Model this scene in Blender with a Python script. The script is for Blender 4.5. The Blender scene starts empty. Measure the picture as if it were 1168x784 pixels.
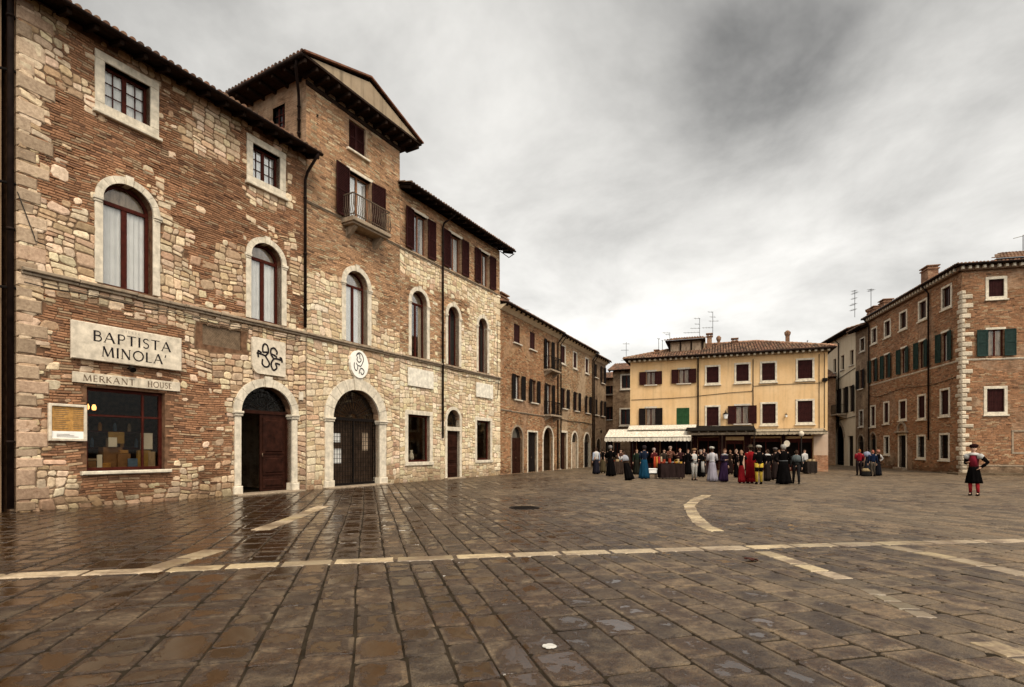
import bpy, math, random
from mathutils import Vector, Matrix, noise
R = random.Random(7)
PI = math.pi
C = bpy.context.scene.collection
S = bpy.context.scene
FPX = 612.0; HOR = 514.0; CAMH = 1.55

# ------------------------------------------------------------------ camera, sky, sun, exposure
cam = bpy.data.objects.new('camera', bpy.data.cameras.new('camera')); C.objects.link(cam)
cam.location = (0, 0, CAMH); cam.rotation_euler = (PI/2, 0, 0)
cam.data.sensor_width = 36; cam.data.lens = FPX/1168*36; cam.data.shift_y = (HOR-392)/1168
cam.data.clip_end = 2000; cam.data.clip_start = 0.05
S.camera = cam
S.view_settings.view_transform = 'Standard'; S.view_settings.look = 'None'
S.view_settings.exposure = 0.92; S.view_settings.gamma = 1
S.cycles.max_bounces = 6; S.cycles.diffuse_bounces = 3; S.cycles.glossy_bounces = 3; S.cycles.transparent_max_bounces = 8
S.cycles.caustics_reflective = False; S.cycles.caustics_refractive = False
SUN_DIR = Vector((0.32, -0.60, 0.86)).normalized()      # towards the sun, behind the camera and to the right
sun = bpy.data.objects.new('sun', bpy.data.lights.new('sun', 'SUN')); C.objects.link(sun)
sun.data.energy = 1.5; sun.data.angle = math.radians(22); sun.data.color = (1.0, .88, .70)
sun.rotation_euler = SUN_DIR.to_track_quat('Z', 'Y').to_euler()
sun.location = (5, -10, 30)
W = bpy.data.worlds.new('World'); S.world = W; W.use_nodes = True
nt = W.node_tree; nt.nodes.clear()
def wn(t, **k):
    n = nt.nodes.new(t)
    for a, b in k.items(): setattr(n, a, b)
    return n
def wl(a, b): nt.links.new(a, b)
def wmath(op, a, b=None, c=None):
    n = wn('ShaderNodeMath', operation=op)
    for i, v in enumerate((a, b, c)):
        if v is None: continue
        if isinstance(v, (int, float)): n.inputs[i].default_value = v
        else: wl(v, n.inputs[i])
    return n.outputs[0]
sky = wn('ShaderNodeTexSky', sky_type='NISHITA', sun_disc=False)
sky.sun_elevation = math.asin(SUN_DIR.z); sky.sun_rotation = math.atan2(SUN_DIR.x, SUN_DIR.y)
bg1 = wn('ShaderNodeBackground'); wl(sky.outputs[0], bg1.inputs[0]); bg1.inputs[1].default_value = 0.06
tc = wn('ShaderNodeTexCoord'); sx = wn('ShaderNodeSeparateXYZ'); wl(tc.outputs['Generated'], sx.inputs[0])
zz = wmath('ADD', wmath('MAXIMUM', sx.outputs[2], 0.0), 0.22)
cx = wn('ShaderNodeCombineXYZ'); wl(wmath('DIVIDE', sx.outputs[0], zz), cx.inputs[0]); wl(wmath('DIVIDE', sx.outputs[1], zz), cx.inputs[1])
mpg = wn('ShaderNodeMapping'); wl(cx.outputs[0], mpg.inputs[0]); mpg.inputs['Rotation'].default_value = (0, 0, .5); mpg.inputs['Scale'].default_value = (1.1, 1.0, 1); mpg.inputs['Location'].default_value = (3.3, 1.2, 0)
n1 = wn('ShaderNodeTexNoise'); wl(mpg.outputs[0], n1.inputs['Vector']); n1.inputs['Scale'].default_value = 1.7; n1.inputs['Detail'].default_value = 6; n1.inputs['Roughness'].default_value = .60; n1.inputs['Distortion'].default_value = .25
def blob(dv, lo, hi):
    d = Vector(dv).normalized(); v = wn('ShaderNodeVectorMath', operation='DOT_PRODUCT'); wl(tc.outputs['Generated'], v.inputs[0]); v.inputs[1].default_value = d
    m = wn('ShaderNodeMapRange', interpolation_type='SMOOTHSTEP'); wl(v.outputs['Value'], m.inputs[0]); m.inputs[1].default_value = lo; m.inputs[2].default_value = hi
    return m.outputs[0]
def px_dir(u, v): return ((u-584)/FPX, 1, (HOR-v)/FPX)
b1 = blob(px_dir(866, 105), .987, 1.0); b2 = blob(px_dir(1150, 60), .90, 1.0); b3 = blob(px_dir(700, 130), .96, 1.0); b4 = blob(px_dir(1130, 160), .96, 1.0)
b5 = blob(px_dir(480, -20), .93, 1.0); b6 = blob(px_dir(640, 250), .90, 1.0)
nn = wn('ShaderNodeMapRange'); wl(n1.outputs[0], nn.inputs[0]); nn.inputs[1].default_value = .30; nn.inputs[2].default_value = .70
nn.inputs[3].default_value = -.13; nn.inputs[4].default_value = .13
el = wn('ShaderNodeMapRange', interpolation_type='SMOOTHSTEP'); wl(sx.outputs[2], el.inputs[0]); el.inputs[1].default_value = .12; el.inputs[2].default_value = .62; el.inputs[3].default_value = .56; el.inputs[4].default_value = .36
v = wmath('ADD', el.outputs[0], nn.outputs[0])
v = wmath('MULTIPLY_ADD', b1, -.10, v); v = wmath('MULTIPLY_ADD', b2, -.06, v); v = wmath('MULTIPLY_ADD', b3, -.05, v)
v = wmath('MULTIPLY_ADD', b5, .06, v); v = wmath('MULTIPLY_ADD', b6, .06, v); v = wmath('MULTIPLY_ADD', b4, .05, v)
v = wmath('MAXIMUM', v, .06)
# the rest of the overcast sky: brighter towards the veiled sun behind the camera and at the zenith
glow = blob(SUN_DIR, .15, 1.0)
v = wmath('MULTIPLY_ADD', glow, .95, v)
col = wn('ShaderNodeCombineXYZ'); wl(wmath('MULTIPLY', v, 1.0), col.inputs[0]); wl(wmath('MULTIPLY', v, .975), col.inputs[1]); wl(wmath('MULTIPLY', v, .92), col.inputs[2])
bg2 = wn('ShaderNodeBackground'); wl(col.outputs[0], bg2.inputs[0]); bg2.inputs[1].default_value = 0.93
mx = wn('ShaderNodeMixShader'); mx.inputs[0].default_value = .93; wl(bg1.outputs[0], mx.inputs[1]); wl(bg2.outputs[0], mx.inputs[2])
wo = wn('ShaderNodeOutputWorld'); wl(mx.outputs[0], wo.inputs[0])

# ------------------------------------------------------------------ material helpers
class Mat:
    def __init__(s, name):
        s.m = bpy.data.materials.new(name); s.m.use_nodes = True; s.t = s.m.node_tree
        s.b = s.t.nodes['Principled BSDF']; s.out = s.t.nodes['Material Output']
    def n(s, t, **k):
        n = s.t.nodes.new(t)
        for a, b in k.items(): setattr(n, a, b)
        return n
    def l(s, a, b): s.t.links.new(a, b)
    def setin(s, n, i, v):
        if isinstance(v, bpy.types.NodeSocket): s.l(v, n.inputs[i])
        else: n.inputs[i].default_value = v
    def math(s, op, a, b=0.0, c=None):
        n = s.n('ShaderNodeMath', operation=op); s.setin(n, 0, a); s.setin(n, 1, b)
        if c is not None: s.setin(n, 2, c)
        return n.outputs[0]
    def obj(s): return s.n('ShaderNodeTexCoord').outputs['Object']
    def mapping(s, v, scale=(1,1,1), loc=(0,0,0)):
        n = s.n('ShaderNodeMapping'); s.l(v, n.inputs[0]); n.inputs['Scale'].default_value = scale; n.inputs['Location'].default_value = loc
        return n.outputs[0]
    def noise(s, v, scale, detail=4, rough=.55, dist=0):
        n = s.n('ShaderNodeTexNoise'); s.l(v, n.inputs['Vector']); n.inputs['Scale'].default_value = scale
        n.inputs['Detail'].default_value = detail; n.inputs['Roughness'].default_value = rough; n.inputs['Distortion'].default_value = dist
        return n.outputs[0]
    def rng(s, v, a, b, c=0.0, d=1.0):
        n = s.n('ShaderNodeMapRange'); s.l(v, n.inputs[0])
        for i, x in zip((1, 2, 3, 4), (a, b, c, d)): n.inputs[i].default_value = x
        return n.outputs[0]
    def mix(s, f, a, b, mode='MIX'):
        n = s.n('ShaderNodeMix', data_type='RGBA', blend_type=mode)
        s.setin(n, 0, f)
        for i, x in ((6, a), (7, b)):
            if isinstance(x, bpy.types.NodeSocket): s.l(x, n.inputs[i])
            else: n.inputs[i].default_value = (*x[:3], 1)
        return n.outputs[2]
    def bump(s, h, strength=.5, dist=.02, nrm=None):
        n = s.n('ShaderNodeBump'); n.inputs['Strength'].default_value = strength; n.inputs['Distance'].default_value = dist
        s.l(h, n.inputs['Height'])
        if nrm: s.l(nrm, n.inputs['Normal'])
        return n.outputs[0]
    def base(s, c):
        if isinstance(c, bpy.types.NodeSocket): s.l(c, s.b.inputs['Base Color'])
        else: s.b.inputs['Base Color'].default_value = (*c[:3], 1)
    def rough(s, r):
        s.setin(s.b, 'Roughness', r)
    def attr(s, name='Col'):
        return s.n('ShaderNodeAttribute', attribute_name=name).outputs['Color']

def flat_mat(name, c, rough=.7, var=.25, scale=6, metal=0, bump=0, tint=None):
    M = Mat(name); o = M.obj(); n = M.noise(o, scale, 5)
    f = M.rng(n, .3, .7)
    dark = tuple(x*(1-var) for x in c); light = tuple(min(1, x*(1+var)) for x in (tint or c))
    M.b.inputs['Specular IOR Level'].default_value = .05 if rough > .4 else .4
    M.base(M.mix(f, dark, light)); M.rough(rough); M.b.inputs['Metallic'].default_value = metal
    if bump: M.l(M.bump(M.noise(o, scale*8, 4), bump, .01), M.b.inputs['Normal'])
    return M.m

def wall_coords(M):
    o = M.obj(); sp = M.n('ShaderNodeSeparateXYZ'); M.l(o, sp.inputs[0])
    cb = M.n('ShaderNodeCombineXYZ'); M.l(M.math('ADD', sp.outputs[0], sp.outputs[1]), cb.inputs[0]); M.l(sp.outputs[2], cb.inputs[1])
    return o, cb.outputs[0], sp

def brick_mat(name, c1, c2, mortar, patch=None, patch_amt=.5, grime=.5, rowh=.066, low=None):
    M = Mat(name); o, w, sp = wall_coords(M)
    # wobble the courses a little
    nz = M.n('ShaderNodeTexNoise'); M.l(o, nz.inputs['Vector']); nz.inputs['Scale'].default_value = 2.2; nz.inputs['Detail'].default_value = 3
    sb = M.n('ShaderNodeVectorMath', operation='SUBTRACT'); M.l(nz.outputs['Color'], sb.inputs[0]); sb.inputs[1].default_value = (.5, .5, .5)
    sc = M.n('ShaderNodeVectorMath', operation='SCALE'); M.l(sb.outputs[0], sc.inputs[0]); sc.inputs['Scale'].default_value = .09
    ad = M.n('ShaderNodeVectorMath', operation='ADD'); M.l(w, ad.inputs[0]); M.l(sc.outputs[0], ad.inputs[1])
    br = M.n('ShaderNodeTexBrick'); M.l(ad.outputs[0], br.inputs['Vector'])
    br.inputs['Scale'].default_value = 1; br.inputs['Brick Width'].default_value = .25; br.inputs['Row Height'].default_value = rowh
    br.inputs['Mortar Size'].default_value = .012; br.inputs['Mortar Smooth'].default_value = .35; br.inputs['Bias'].default_value = -.1
    br.inputs['Color1'].default_value = (*c1, 1); br.inputs['Color2'].default_value = (*c2, 1); br.inputs['Mortar'].default_value = (*mortar, 1)
    nA = M.noise(o, 1.1, 6, .6); nB = M.noise(M.mapping(o, (1, 1, 4)), 7, 4, .6); nC = M.noise(o, .35, 4, .6); nD = M.noise(o, 30, 4, .6)
    nS = M.noise(M.mapping(o, (1.6, 1.6, 13)), 1.5, 5, .65)
    c = M.mix(M.rng(nB, .35, .72), br.outputs['Color'], tuple(x*.5 for x in c1))
    c = M.mix(M.rng(nS, .50, .68, 0, .75), c, tuple(x*.30 for x in c1))
    c = M.mix(M.rng(nS, .42, .30, 0, .45), c, tuple(min(1, x*1.45) for x in c1))
    c = M.mix(M.rng(nA, .45, .75, 0, .45), c, tuple(min(1, x*1.25) for x in mortar))
    if patch:
        pm = M.rng(M.math('ADD', M.math('MULTIPLY', nC, .7), M.math('MULTIPLY', nA, .3)), .5-.25*patch_amt+.0, .5-.25*patch_amt+.09)
        c = M.mix(M.math('MULTIPLY', pm, .85), c, M.mix(M.rng(nD, .3, .7), tuple(x*.8 for x in patch), patch))
    if low:
        lm = M.rng(M.math('MULTIPLY_ADD', nA, 3.0, sp.outputs[2]), low[1]+1.5, low[1]+2.6, .8, 0)
        c = M.mix(lm, c, M.mix(M.rng(nB, .3, .7), low[0], tuple(x*.6 for x in low[0])))
    nM = M.noise(M.mapping(o, (1, 1, 1.6)), 2.0, 6, .68, .2)
    c = M.mix(M.rng(nM, .50, .64, 0, .62), c, M.mix(1.0, c, (.42, .38, .34), 'MULTIPLY'))
    c = M.mix(M.rng(nM, .46, .36, 0, .35), c, tuple(min(1, x*1.6) for x in mortar))
    st = M.noise(M.mapping(o, (1.5, 1.5, .35)), 1.1, 6, .65)
    c = M.mix(M.math('MULTIPLY', M.rng(st, .5, .72), grime), c, (.035, .027, .02))
    M.base(c); M.b.inputs['Specular IOR Level'].default_value = .12; M.rough(.9)
    h = M.math('MULTIPLY_ADD', br.outputs['Fac'], -.6, M.math('MULTIPLY', nD, .6))
    h = M.math('MULTIPLY_ADD', nB, 1.1, h)
    M.l(M.bump(h, .9, .025), M.b.inputs['Normal'])
    return M.m

def plaster_mat(name, c, c2, grime=.35):
    M = Mat(name); o, w, sp = wall_coords(M)
    nA = M.noise(o, .55, 6, .6); nB = M.noise(o, 5, 5, .6); nC = M.noise(o, 40, 3)
    k = M.mix(M.rng(nA, .35, .68), c, c2); k = M.mix(M.rng(nB, .5, .8, 0, .3), k, tuple(x*.6 for x in c))
    st = M.noise(M.mapping(o, (2.0, 2.0, .1)), 1.7, 5, .6)
    k = M.mix(M.math('MULTIPLY', M.rng(st, .5, .75), grime), k, tuple(x*.35 for x in c))
    M.base(k); M.b.inputs['Specular IOR Level'].default_value = .12; M.rough(.9); M.l(M.bump(nC, .25, .01), M.b.inputs['Normal'])
    return M.m

def stone_col_mat(name):
    M = Mat(name); o = M.obj(); c = M.attr()
    nA = M.noise(o, 14, 6, .65); nB = M.noise(o, 3, 4, .6); nC = M.noise(o, 60, 3, .6)
    k = M.mix(1.0, c, M.mix(M.rng(nA, .3, .72), (.62, .56, .50), (1.12, 1.08, 1.0)), 'MULTIPLY')
    k = M.mix(M.rng(nB, .55, .75, 0, .45), k, (.16, .11, .07))
    nL = M.noise(o, .7, 6, .7, .3); k = M.mix(M.rng(nL, .52, .70, 0, .42), k, M.mix(1.0, k, (.50, .44, .38), 'MULTIPLY'))
    sp = M.n('ShaderNodeSeparateXYZ'); M.l(o, sp.inputs[0]); damp = M.rng(M.math('MULTIPLY_ADD', nL, -1.6, sp.outputs[2]), -.75, .15, .75, 0)
    k = M.mix(damp, k, M.mix(1.0, k, (.38, .33, .28), 'MULTIPLY'))
    M.base(k); M.b.inputs['Specular IOR Level'].default_value = .12; M.rough(.88)
    M.l(M.bump(M.math('MULTIPLY_ADD', nC, .3, nA), .7, .02), M.b.inputs['Normal'])
    return M.m

def trim_mat(name, c, dirt=.5):
    M = Mat(name); o = M.obj()
    nA = M.noise(o, 5, 6, .65); nB = M.noise(M.mapping(o, (3, 3, .5)), 2.2, 5, .65)
    k = M.mix(M.rng(nA, .35, .7), tuple(x*.6 for x in c), c)
    k = M.mix(M.math('MULTIPLY', M.rng(nB, .52, .72), dirt), k, (.10, .075, .05))
    M.base(k); M.b.inputs['Specular IOR Level'].default_value = .12; M.rough(.75); M.l(M.bump(nA, .35, .012), M.b.inputs['Normal'])
    return M.m

def glass_mat(name, tint=(.93,.93,.92), refl=.42):
    M = Mat(name); M.t.nodes.remove(M.b)
    tr = M.n('ShaderNodeBsdfTransparent'); tr.inputs[0].default_value = (*tint, 1)
    gl = M.n('ShaderNodeBsdfGlossy'); gl.inputs['Roughness'].default_value = .03; gl.inputs[0].default_value = (.9, .9, .9, 1)
    M.l(M.bump(M.noise(M.obj(), 2.2, 2), .03, .02), gl.inputs['Normal'])
    lw = M.n('ShaderNodeFresnel'); lw.inputs[0].default_value = 1.55
    m = M.n('ShaderNodeMixShader'); M.l(M.math('MULTIPLY', lw.outputs[0], refl), m.inputs[0]); M.l(tr.outputs[0], m.inputs[1]); M.l(gl.outputs[0], m.inputs[2])
    M.l(m.outputs[0], M.out.inputs[0])
    return M.m

def cloth_mat(name, c, c2=None, rough=.9):
    M = Mat(name); o = M.obj(); n = M.noise(M.mapping(o, (1, 1, .25)), 9, 3)
    M.base(M.mix(M.rng(n, .35, .65), tuple(x*.6 for x in c), c2 or c)); M.b.inputs['Specular IOR Level'].default_value = .0; M.rough(rough); M.l(M.bump(n, .5, .03), M.b.inputs['Normal'])
    return M.m

def emis_mat(name, c, s):
    M = Mat(name); M.base(c); M.b.inputs['Emission Color'].default_value = (*c, 1); M.b.inputs['Emission Strength'].default_value = s
    return M.m

def tile_mat():
    M = Mat('roof_tiles'); o = M.obj(); c = M.attr(); nA = M.noise(o, 12, 5, .6); nB = M.noise(o, 1.3, 5, .6)
    k = M.mix(1.0, c, M.mix(M.rng(nA, .3, .7), (.6, .6, .6), (1.15, 1.1, 1.05)), 'MULTIPLY')
    k = M.mix(M.rng(nB, .48, .7, 0, .7), k, (.05, .042, .03)); M.base(k); M.rough(.9)
    return M.m

def paving_mat():
    M = Mat('paving_stone'); o = M.obj(); c = M.attr()
    sp = M.n('ShaderNodeSeparateXYZ'); M.l(o, sp.inputs[0])
    big = M.noise(o, .28, 5, .6, .4); mid = M.noise(o, 1.9, 5, .62, .5); fine = M.noise(o, 22, 5, .65); vf = M.noise(o, 90, 3, .6)
    sc = M.n('ShaderNodeSeparateColor'); M.l(c, sc.inputs[0])        # r: tone, g: wetness offset, b: warm/cool
    # wetness : large patches, hollows in single slabs, wetter on the left, dimmer foreground painted in
    side = M.rng(M.math('MULTIPLY_ADD', sp.outputs[1], .12, sp.outputs[0]), -7, 10, .15, -.060)  # also darkens the near paving: foreground shading put into the wetness colour
    sm = M.noise(o, 4.2, 5, .65, .3)
    wet = M.math('ADD', M.math('MULTIPLY', big, .38), M.math('MULTIPLY', mid, .34))
    wet = M.math('ADD', wet, M.math('MULTIPLY', sm, .42))
    wet = M.math('ADD', wet, M.math('MULTIPLY_ADD', sc.outputs[1], .15, -.030))
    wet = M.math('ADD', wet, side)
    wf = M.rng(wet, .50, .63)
    pud = M.rng(wet, .655, .675)
    dry = M.mix(sc.outputs[2], (.160, .104, .055), (.145, .103, .062))
    dry = M.mix(1.0, dry, M.mix(sc.outputs[0], (.50, .48, .46), (1.30, 1.27, 1.22)), 'MULTIPLY')
    dry = M.mix(M.rng(fine, .38, .66, 0, .8), dry, (.045, .032, .02))
    dry = M.mix(M.rng(vf, .45, .7, 0, .5), dry, (.26, .20, .13))
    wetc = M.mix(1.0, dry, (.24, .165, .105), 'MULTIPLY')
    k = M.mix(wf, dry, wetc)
    M.base(k)
    rr = M.rng(wf, 0, 1, .55, .38)
    M.l(M.rng(wf, 0, 1, .32, .5), M.b.inputs['Specular IOR Level'])
    rr = M.math('ADD', rr, M.rng(fine, .3, .7, -.14, .12))
    rm = M.n('ShaderNodeMix', data_type='FLOAT'); M.l(pud, rm.inputs[0]); M.l(rr, rm.inputs[2]); rm.inputs[3].default_value = .16
    M.rough(rm.outputs[0])
    h = M.math('ADD', M.math('MULTIPLY', fine, .8), M.math('MULTIPLY', vf, .60)); h = M.math('ADD', h, M.math('MULTIPLY', sm, 1.2))
    inv = M.math('SUBTRACT', 1.0, pud)
    b = M.n('ShaderNodeBump'); M.l(M.math('MULTIPLY', inv, .75), b.inputs['Strength']); b.inputs['Distance'].default_value = .035; M.l(h, b.inputs['Height'])
    M.l(b.outputs[0], M.b.inputs['Normal'])
    return M.m

TRIM = trim_mat('istrian_stone', (.72, .63, .49), .3); TRIM_OLD = trim_mat('weathered_stone_trim', (.34, .26, .18), .8)
TRIM_FAR = trim_mat('pale_window_stone', (.60, .53, .43), .35)
BRICK_A = brick_mat('old_brick', (.40, .185, .095), (.30, .150, .085), (.33, .22, .14), grime=.30)
BRICK_B = brick_mat('tower_brick', (.44, .27, .16), (.34, .21, .125), (.30, .20, .13), patch=(.46, .34, .23), patch_amt=.0, grime=.35)
BRICK_D = brick_mat('ochre_brick', (.40, .215, .115), (.27, .155, .09), (.33, .23, .15), patch=(.38, .225, .115), patch_amt=.2, grime=.28)
BRICK_D2 = brick_mat('tan_brick', (.40, .27, .16), (.32, .215, .13), (.38, .28, .19), patch=(.44, .31, .19), patch_amt=.2, grime=.28)
BRICK_E = brick_mat('red_brown_brick', (.43, .225, .12), (.22, .125, .07), (.33, .235, .155), patch=(.44, .31, .20), patch_amt=-.2, grime=.32, rowh=.075, low=((.17, .12, .075), .2))
BRICK_F = brick_mat('dark_brick', (.24, .15, .09), (.18, .115, .07), (.24, .17, .11), patch=(.33, .23, .14), patch_amt=.0, grime=.3)
RAKED = flat_mat('raked_brick_joint', (.13, .07, .04), .95, .5, 6, bump=.6)
MORTAR_L = flat_mat('pale_lime_mortar', (.27, .205, .135), .95, .4, 5, bump=.5)
MORTAR = flat_mat('lime_mortar', (.165, .108, .066), .95, .4, 5, bump=.5)
STONES = stone_col_mat('rubble_stone')
YELLOW = plaster_mat('yellow_plaster', (.60, .385, .185), (.67, .46, .25), .38)
CREAM = plaster_mat('cream_plaster', (.52, .42, .29), (.60, .50, .36), .4)
PEDI = plaster_mat('pediment_plaster', (.27, .20, .13), (.36, .28, .19), .7)
NEIGH = plaster_mat('brown_plaster', (.22, .14, .08), (.26, .17, .10), .6)
WOOD = flat_mat('dark_eave_wood', (.022, .013, .009), .85, .5, 5, bump=.4)
WFRAME = flat_mat('mahogany_frame', (.050, .010, .006), .5, .4, 8)
SHUT = flat_mat('oxblood_shutter', (.026, .007, .006), .6, .4, 7)
SHUT_G = flat_mat('green_shutter', (.014, .028, .020), .6, .4, 7)
SHUT_G2 = flat_mat('bright_green_shutter', (.022, .062, .024), .6, .3, 7)
SHUT_D = flat_mat('black_brown_shutter', (.010, .007, .006), .65, .4, 7)
DOORW = flat_mat('red_brown_door', (.022, .0075, .0045), .42, .5, 6)
IRON = flat_mat('black_iron', (.008, .006, .005), .5, .4, 10)
PIPE = flat_mat('rusty_downpipe', (.014, .008, .006), .6, .5, 4)
GLASS = glass_mat('window_glass'); GLASS_S = glass_mat('shop_glass', (.75, .72, .66), .16); GLASS_D = flat_mat('dark_glass', (.008, .008, .008), .12, .2, 2)
CURT = flat_mat('net_curtain', (.80, .79, .77), .9, .08, 3); CURT2 = cloth_mat('beige_blind', (.42, .31, .21), (.48, .36, .25))
TILE = tile_mat(); SIGNW = trim_mat('cream_enamel', (.72, .62, .48), .10); INK = flat_mat('black_lettering', (.015, .012, .012), .5, .1, 3); INK_FAINT = flat_mat('faded_lettering', (.42, .36, .29), .7, .2, 8)
BRONZE = flat_mat('faded_lettering_brown', (.13, .09, .06), .6, .5, 30)
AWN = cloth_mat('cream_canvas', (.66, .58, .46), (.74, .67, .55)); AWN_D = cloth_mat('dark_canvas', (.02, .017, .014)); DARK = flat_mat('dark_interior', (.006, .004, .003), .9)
PAPER = flat_mat('paper', (.75, .73, .68), .8, .08, 3); OCHRE = flat_mat('ochre_paper', (.38, .20, .06), .7, .3, 12)
SKIN = flat_mat('skin', (.50, .30, .21), .55, .1, 6); EYE = flat_mat('eye', (.03, .02, .02), .3, .1, 3)
ANT = flat_mat('aerial_metal', (.10, .10, .10), .4, .2, 4, metal=.6)
CHIM = brick_mat('chimney_brick', (.33, .16, .09), (.27, .135, .08), (.30, .21, .14), grime=.3)
LEAD = flat_mat('old_cable', (.03, .025, .02), .8)

# ------------------------------------------------------------------ mesh builder
class MB:
    def __init__(s): s.v = []; s.f = []; s.m = []; s.c = []
    def face(s, pts, mi=0, col=None):
        i = len(s.v); s.v += [tuple(p) for p in pts]; s.f.append(tuple(range(i, i+len(pts)))); s.m.append(mi); s.c.append(col or (1, 1, 1))
    def mesh(s, vs, fs, mi=0, col=None):
        i = len(s.v); s.v += [tuple(p) for p in vs]
        for f in fs: s.f.append(tuple(a+i for a in f)); s.m.append(mi); s.c.append(col or (1, 1, 1))
    def box(s, x0, y0, z0, x1, y1, z1, mi=0, col=None):
        if x0 > x1: x0, x1 = x1, x0
        if y0 > y1: y0, y1 = y1, y0
        if z0 > z1: z0, z1 = z1, z0
        v = [(x0,y0,z0),(x1,y0,z0),(x1,y1,z0),(x0,y1,z0),(x0,y0,z1),(x1,y0,z1),(x1,y1,z1),(x0,y1,z1)]
        s.mesh(v, [(0,3,2,1),(4,5,6,7),(0,1,5,4),(1,2,6,5),(2,3,7,6),(3,0,4,7)], mi, col)
        return s
    def bbox(s, x0, y0, z0, x1, y1, z1, b=.01, mi=0, col=None):
        """box with its front (-y) edges chamfered"""
        if x0 > x1: x0, x1 = x1, x0
        if y0 > y1: y0, y1 = y1, y0
        if z0 > z1: z0, z1 = z1, z0
        v = [(x0,y0+b,z0),(x1,y0+b,z0),(x1,y0+b,z1),(x0,y0+b,z1),(x0+b,y0,z0+b),(x1-b,y0,z0+b),(x1-b,y0,z1-b),(x0+b,y0,z1-b),(x0,y1,z0),(x1,y1,z0),(x1,y1,z1),(x0,y1,z1)]
        s.mesh(v, [(4,5,6,7),(0,1,5,4),(1,2,6,5),(2,3,7,6),(3,0,4,7),(0,8,9,1),(1,9,10,2),(2,10,11,3),(3,11,8,0),(8,11,10,9)], mi, col)
        return s
    def prism(s, poly, y0, y1, mi=0, col=None):
        """poly of (x,z); front at y0, back at y1"""
        n = len(poly); v = [(x, y0, z) for x, z in poly] + [(x, y1, z) for x, z in poly]
        s.mesh(v, [tuple(range(n)), tuple(range(2*n-1, n-1, -1))] + [(i, n+i, n+(i+1) % n, (i+1) % n) for i in range(n)], mi, col)
        return s
    def obox(s, p, q, w, h, mi=0, col=None, up=Vector((0, 0, 1))):
        """beam from p to q, w wide, h high"""
        p = Vector(p); q = Vector(q); d = (q-p).normalized()
        if abs(d.dot(up)) > .98: up = Vector((0, 1, 0))
        a = d.cross(up).normalized()*w/2; b = a.cross(d).normalized()*h/2
        v = [p-a-b, p+a-b, p+a+b, p-a+b, q-a-b, q+a-b, q+a+b, q-a+b]
        s.mesh(v, [(0,1,2,3),(4,7,6,5),(0,4,5,1),(1,5,6,2),(2,6,7,3),(3,7,4,0)], mi, col)
        return s
    def tube(s, pts, r, n=8, mi=0, col=None, cap=True):
        pts = [Vector(p) for p in pts]; rr = r if isinstance(r, (list, tuple)) else [r]*len(pts)
        rings = []; prev = None
        for i, p in enumerate(pts):
            d = (pts[min(i+1, len(pts)-1)]-pts[max(i-1, 0)]).normalized()
            if prev is None: u = d.orthogonal().normalized()
            else:
                u = prev-d*prev.dot(d)
                u = u.normalized() if u.length > 1e-6 else d.orthogonal().normalized()
            prev = u; w = d.cross(u)
            rings.append([p+(u*math.cos(2*PI*k/n)+w*math.sin(2*PI*k/n))*rr[i] for k in range(n)])
        v = [q for g in rings for q in g]; f = []
        for i in range(len(pts)-1):
            for k in range(n): f.append((i*n+k, i*n+(k+1) % n, (i+1)*n+(k+1) % n, (i+1)*n+k))
        if cap: f.append(tuple(range(n-1, -1, -1))); f.append(tuple((len(pts)-1)*n+k for k in range(n)))
        s.mesh(v, f, mi, col); return s
    def loft(s, rings, n=20, mi=0, col=None, cap=True, wave=0, nw=9, ph=0):
        """rings of (cx, cy, z, rx, ry[, wave])"""
        v = []
        for g in rings:
            w = g[5] if len(g) > 5 else 0
            for k in range(n):
                a = 2*PI*k/n; m = 1+w*math.sin(nw*a+ph)+w*.5*math.sin(4*a+ph*2)
                v.append((g[0]+g[3]*m*math.cos(a), g[1]+g[4]*m*math.sin(a), g[2]))
        f = []
        for i in range(len(rings)-1):
            for k in range(n): f.append((i*n+k, i*n+(k+1) % n, (i+1)*n+(k+1) % n, (i+1)*n+k))
        if cap: f.append(tuple(range(n-1, -1, -1))); f.append(tuple((len(rings)-1)*n+k for k in range(n)))
        s.mesh(v, f, mi, col); return s
    def build(s, name, mats, parent=None, smooth=False, loc=(0, 0, 0), label=None):
        me = bpy.data.meshes.new(name); me.from_pydata(s.v, [], s.f)
        if not isinstance(mats, (list, tuple)): mats = [mats]
        for m in mats: me.materials.append(m)
        me.polygons.foreach_set('material_index', s.m)
        if any(c != (1, 1, 1) for c in s.c):
            at = me.attributes.new('Col', 'FLOAT_COLOR', 'CORNER'); d = []
            for f, c in zip(s.f, s.c):
                if isinstance(c[0], tuple): d += [q for e_ in c for q in (e_[0], e_[1], e_[2], 1.0)]
                else: d += [c[0], c[1], c[2], 1.0]*len(f)
            at.data.foreach_set('color', d)
        if smooth: me.polygons.foreach_set('use_smooth', [True]*len(s.f))
        me.update()
        o = bpy.data.objects.new(name, me); C.objects.link(o); o.location = loc
        if parent: o.parent = parent
        if label: o['label'] = label
        return o
def tag(o, label, cat, group=None):
    o['label'] = label; o['category'] = cat
    if group: o['group'] = group
    return o
def thing(name, label, cat, loc=(0, 0, 0), rz=0, group=None):
    o = bpy.data.objects.new(name, None); C.objects.link(o); o.location = loc; o.rotation_euler = (0, 0, rz); o.empty_display_size = .3
    return tag(o, label, cat, group)
def struct(o): o['kind'] = 'structure'; return o

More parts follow.
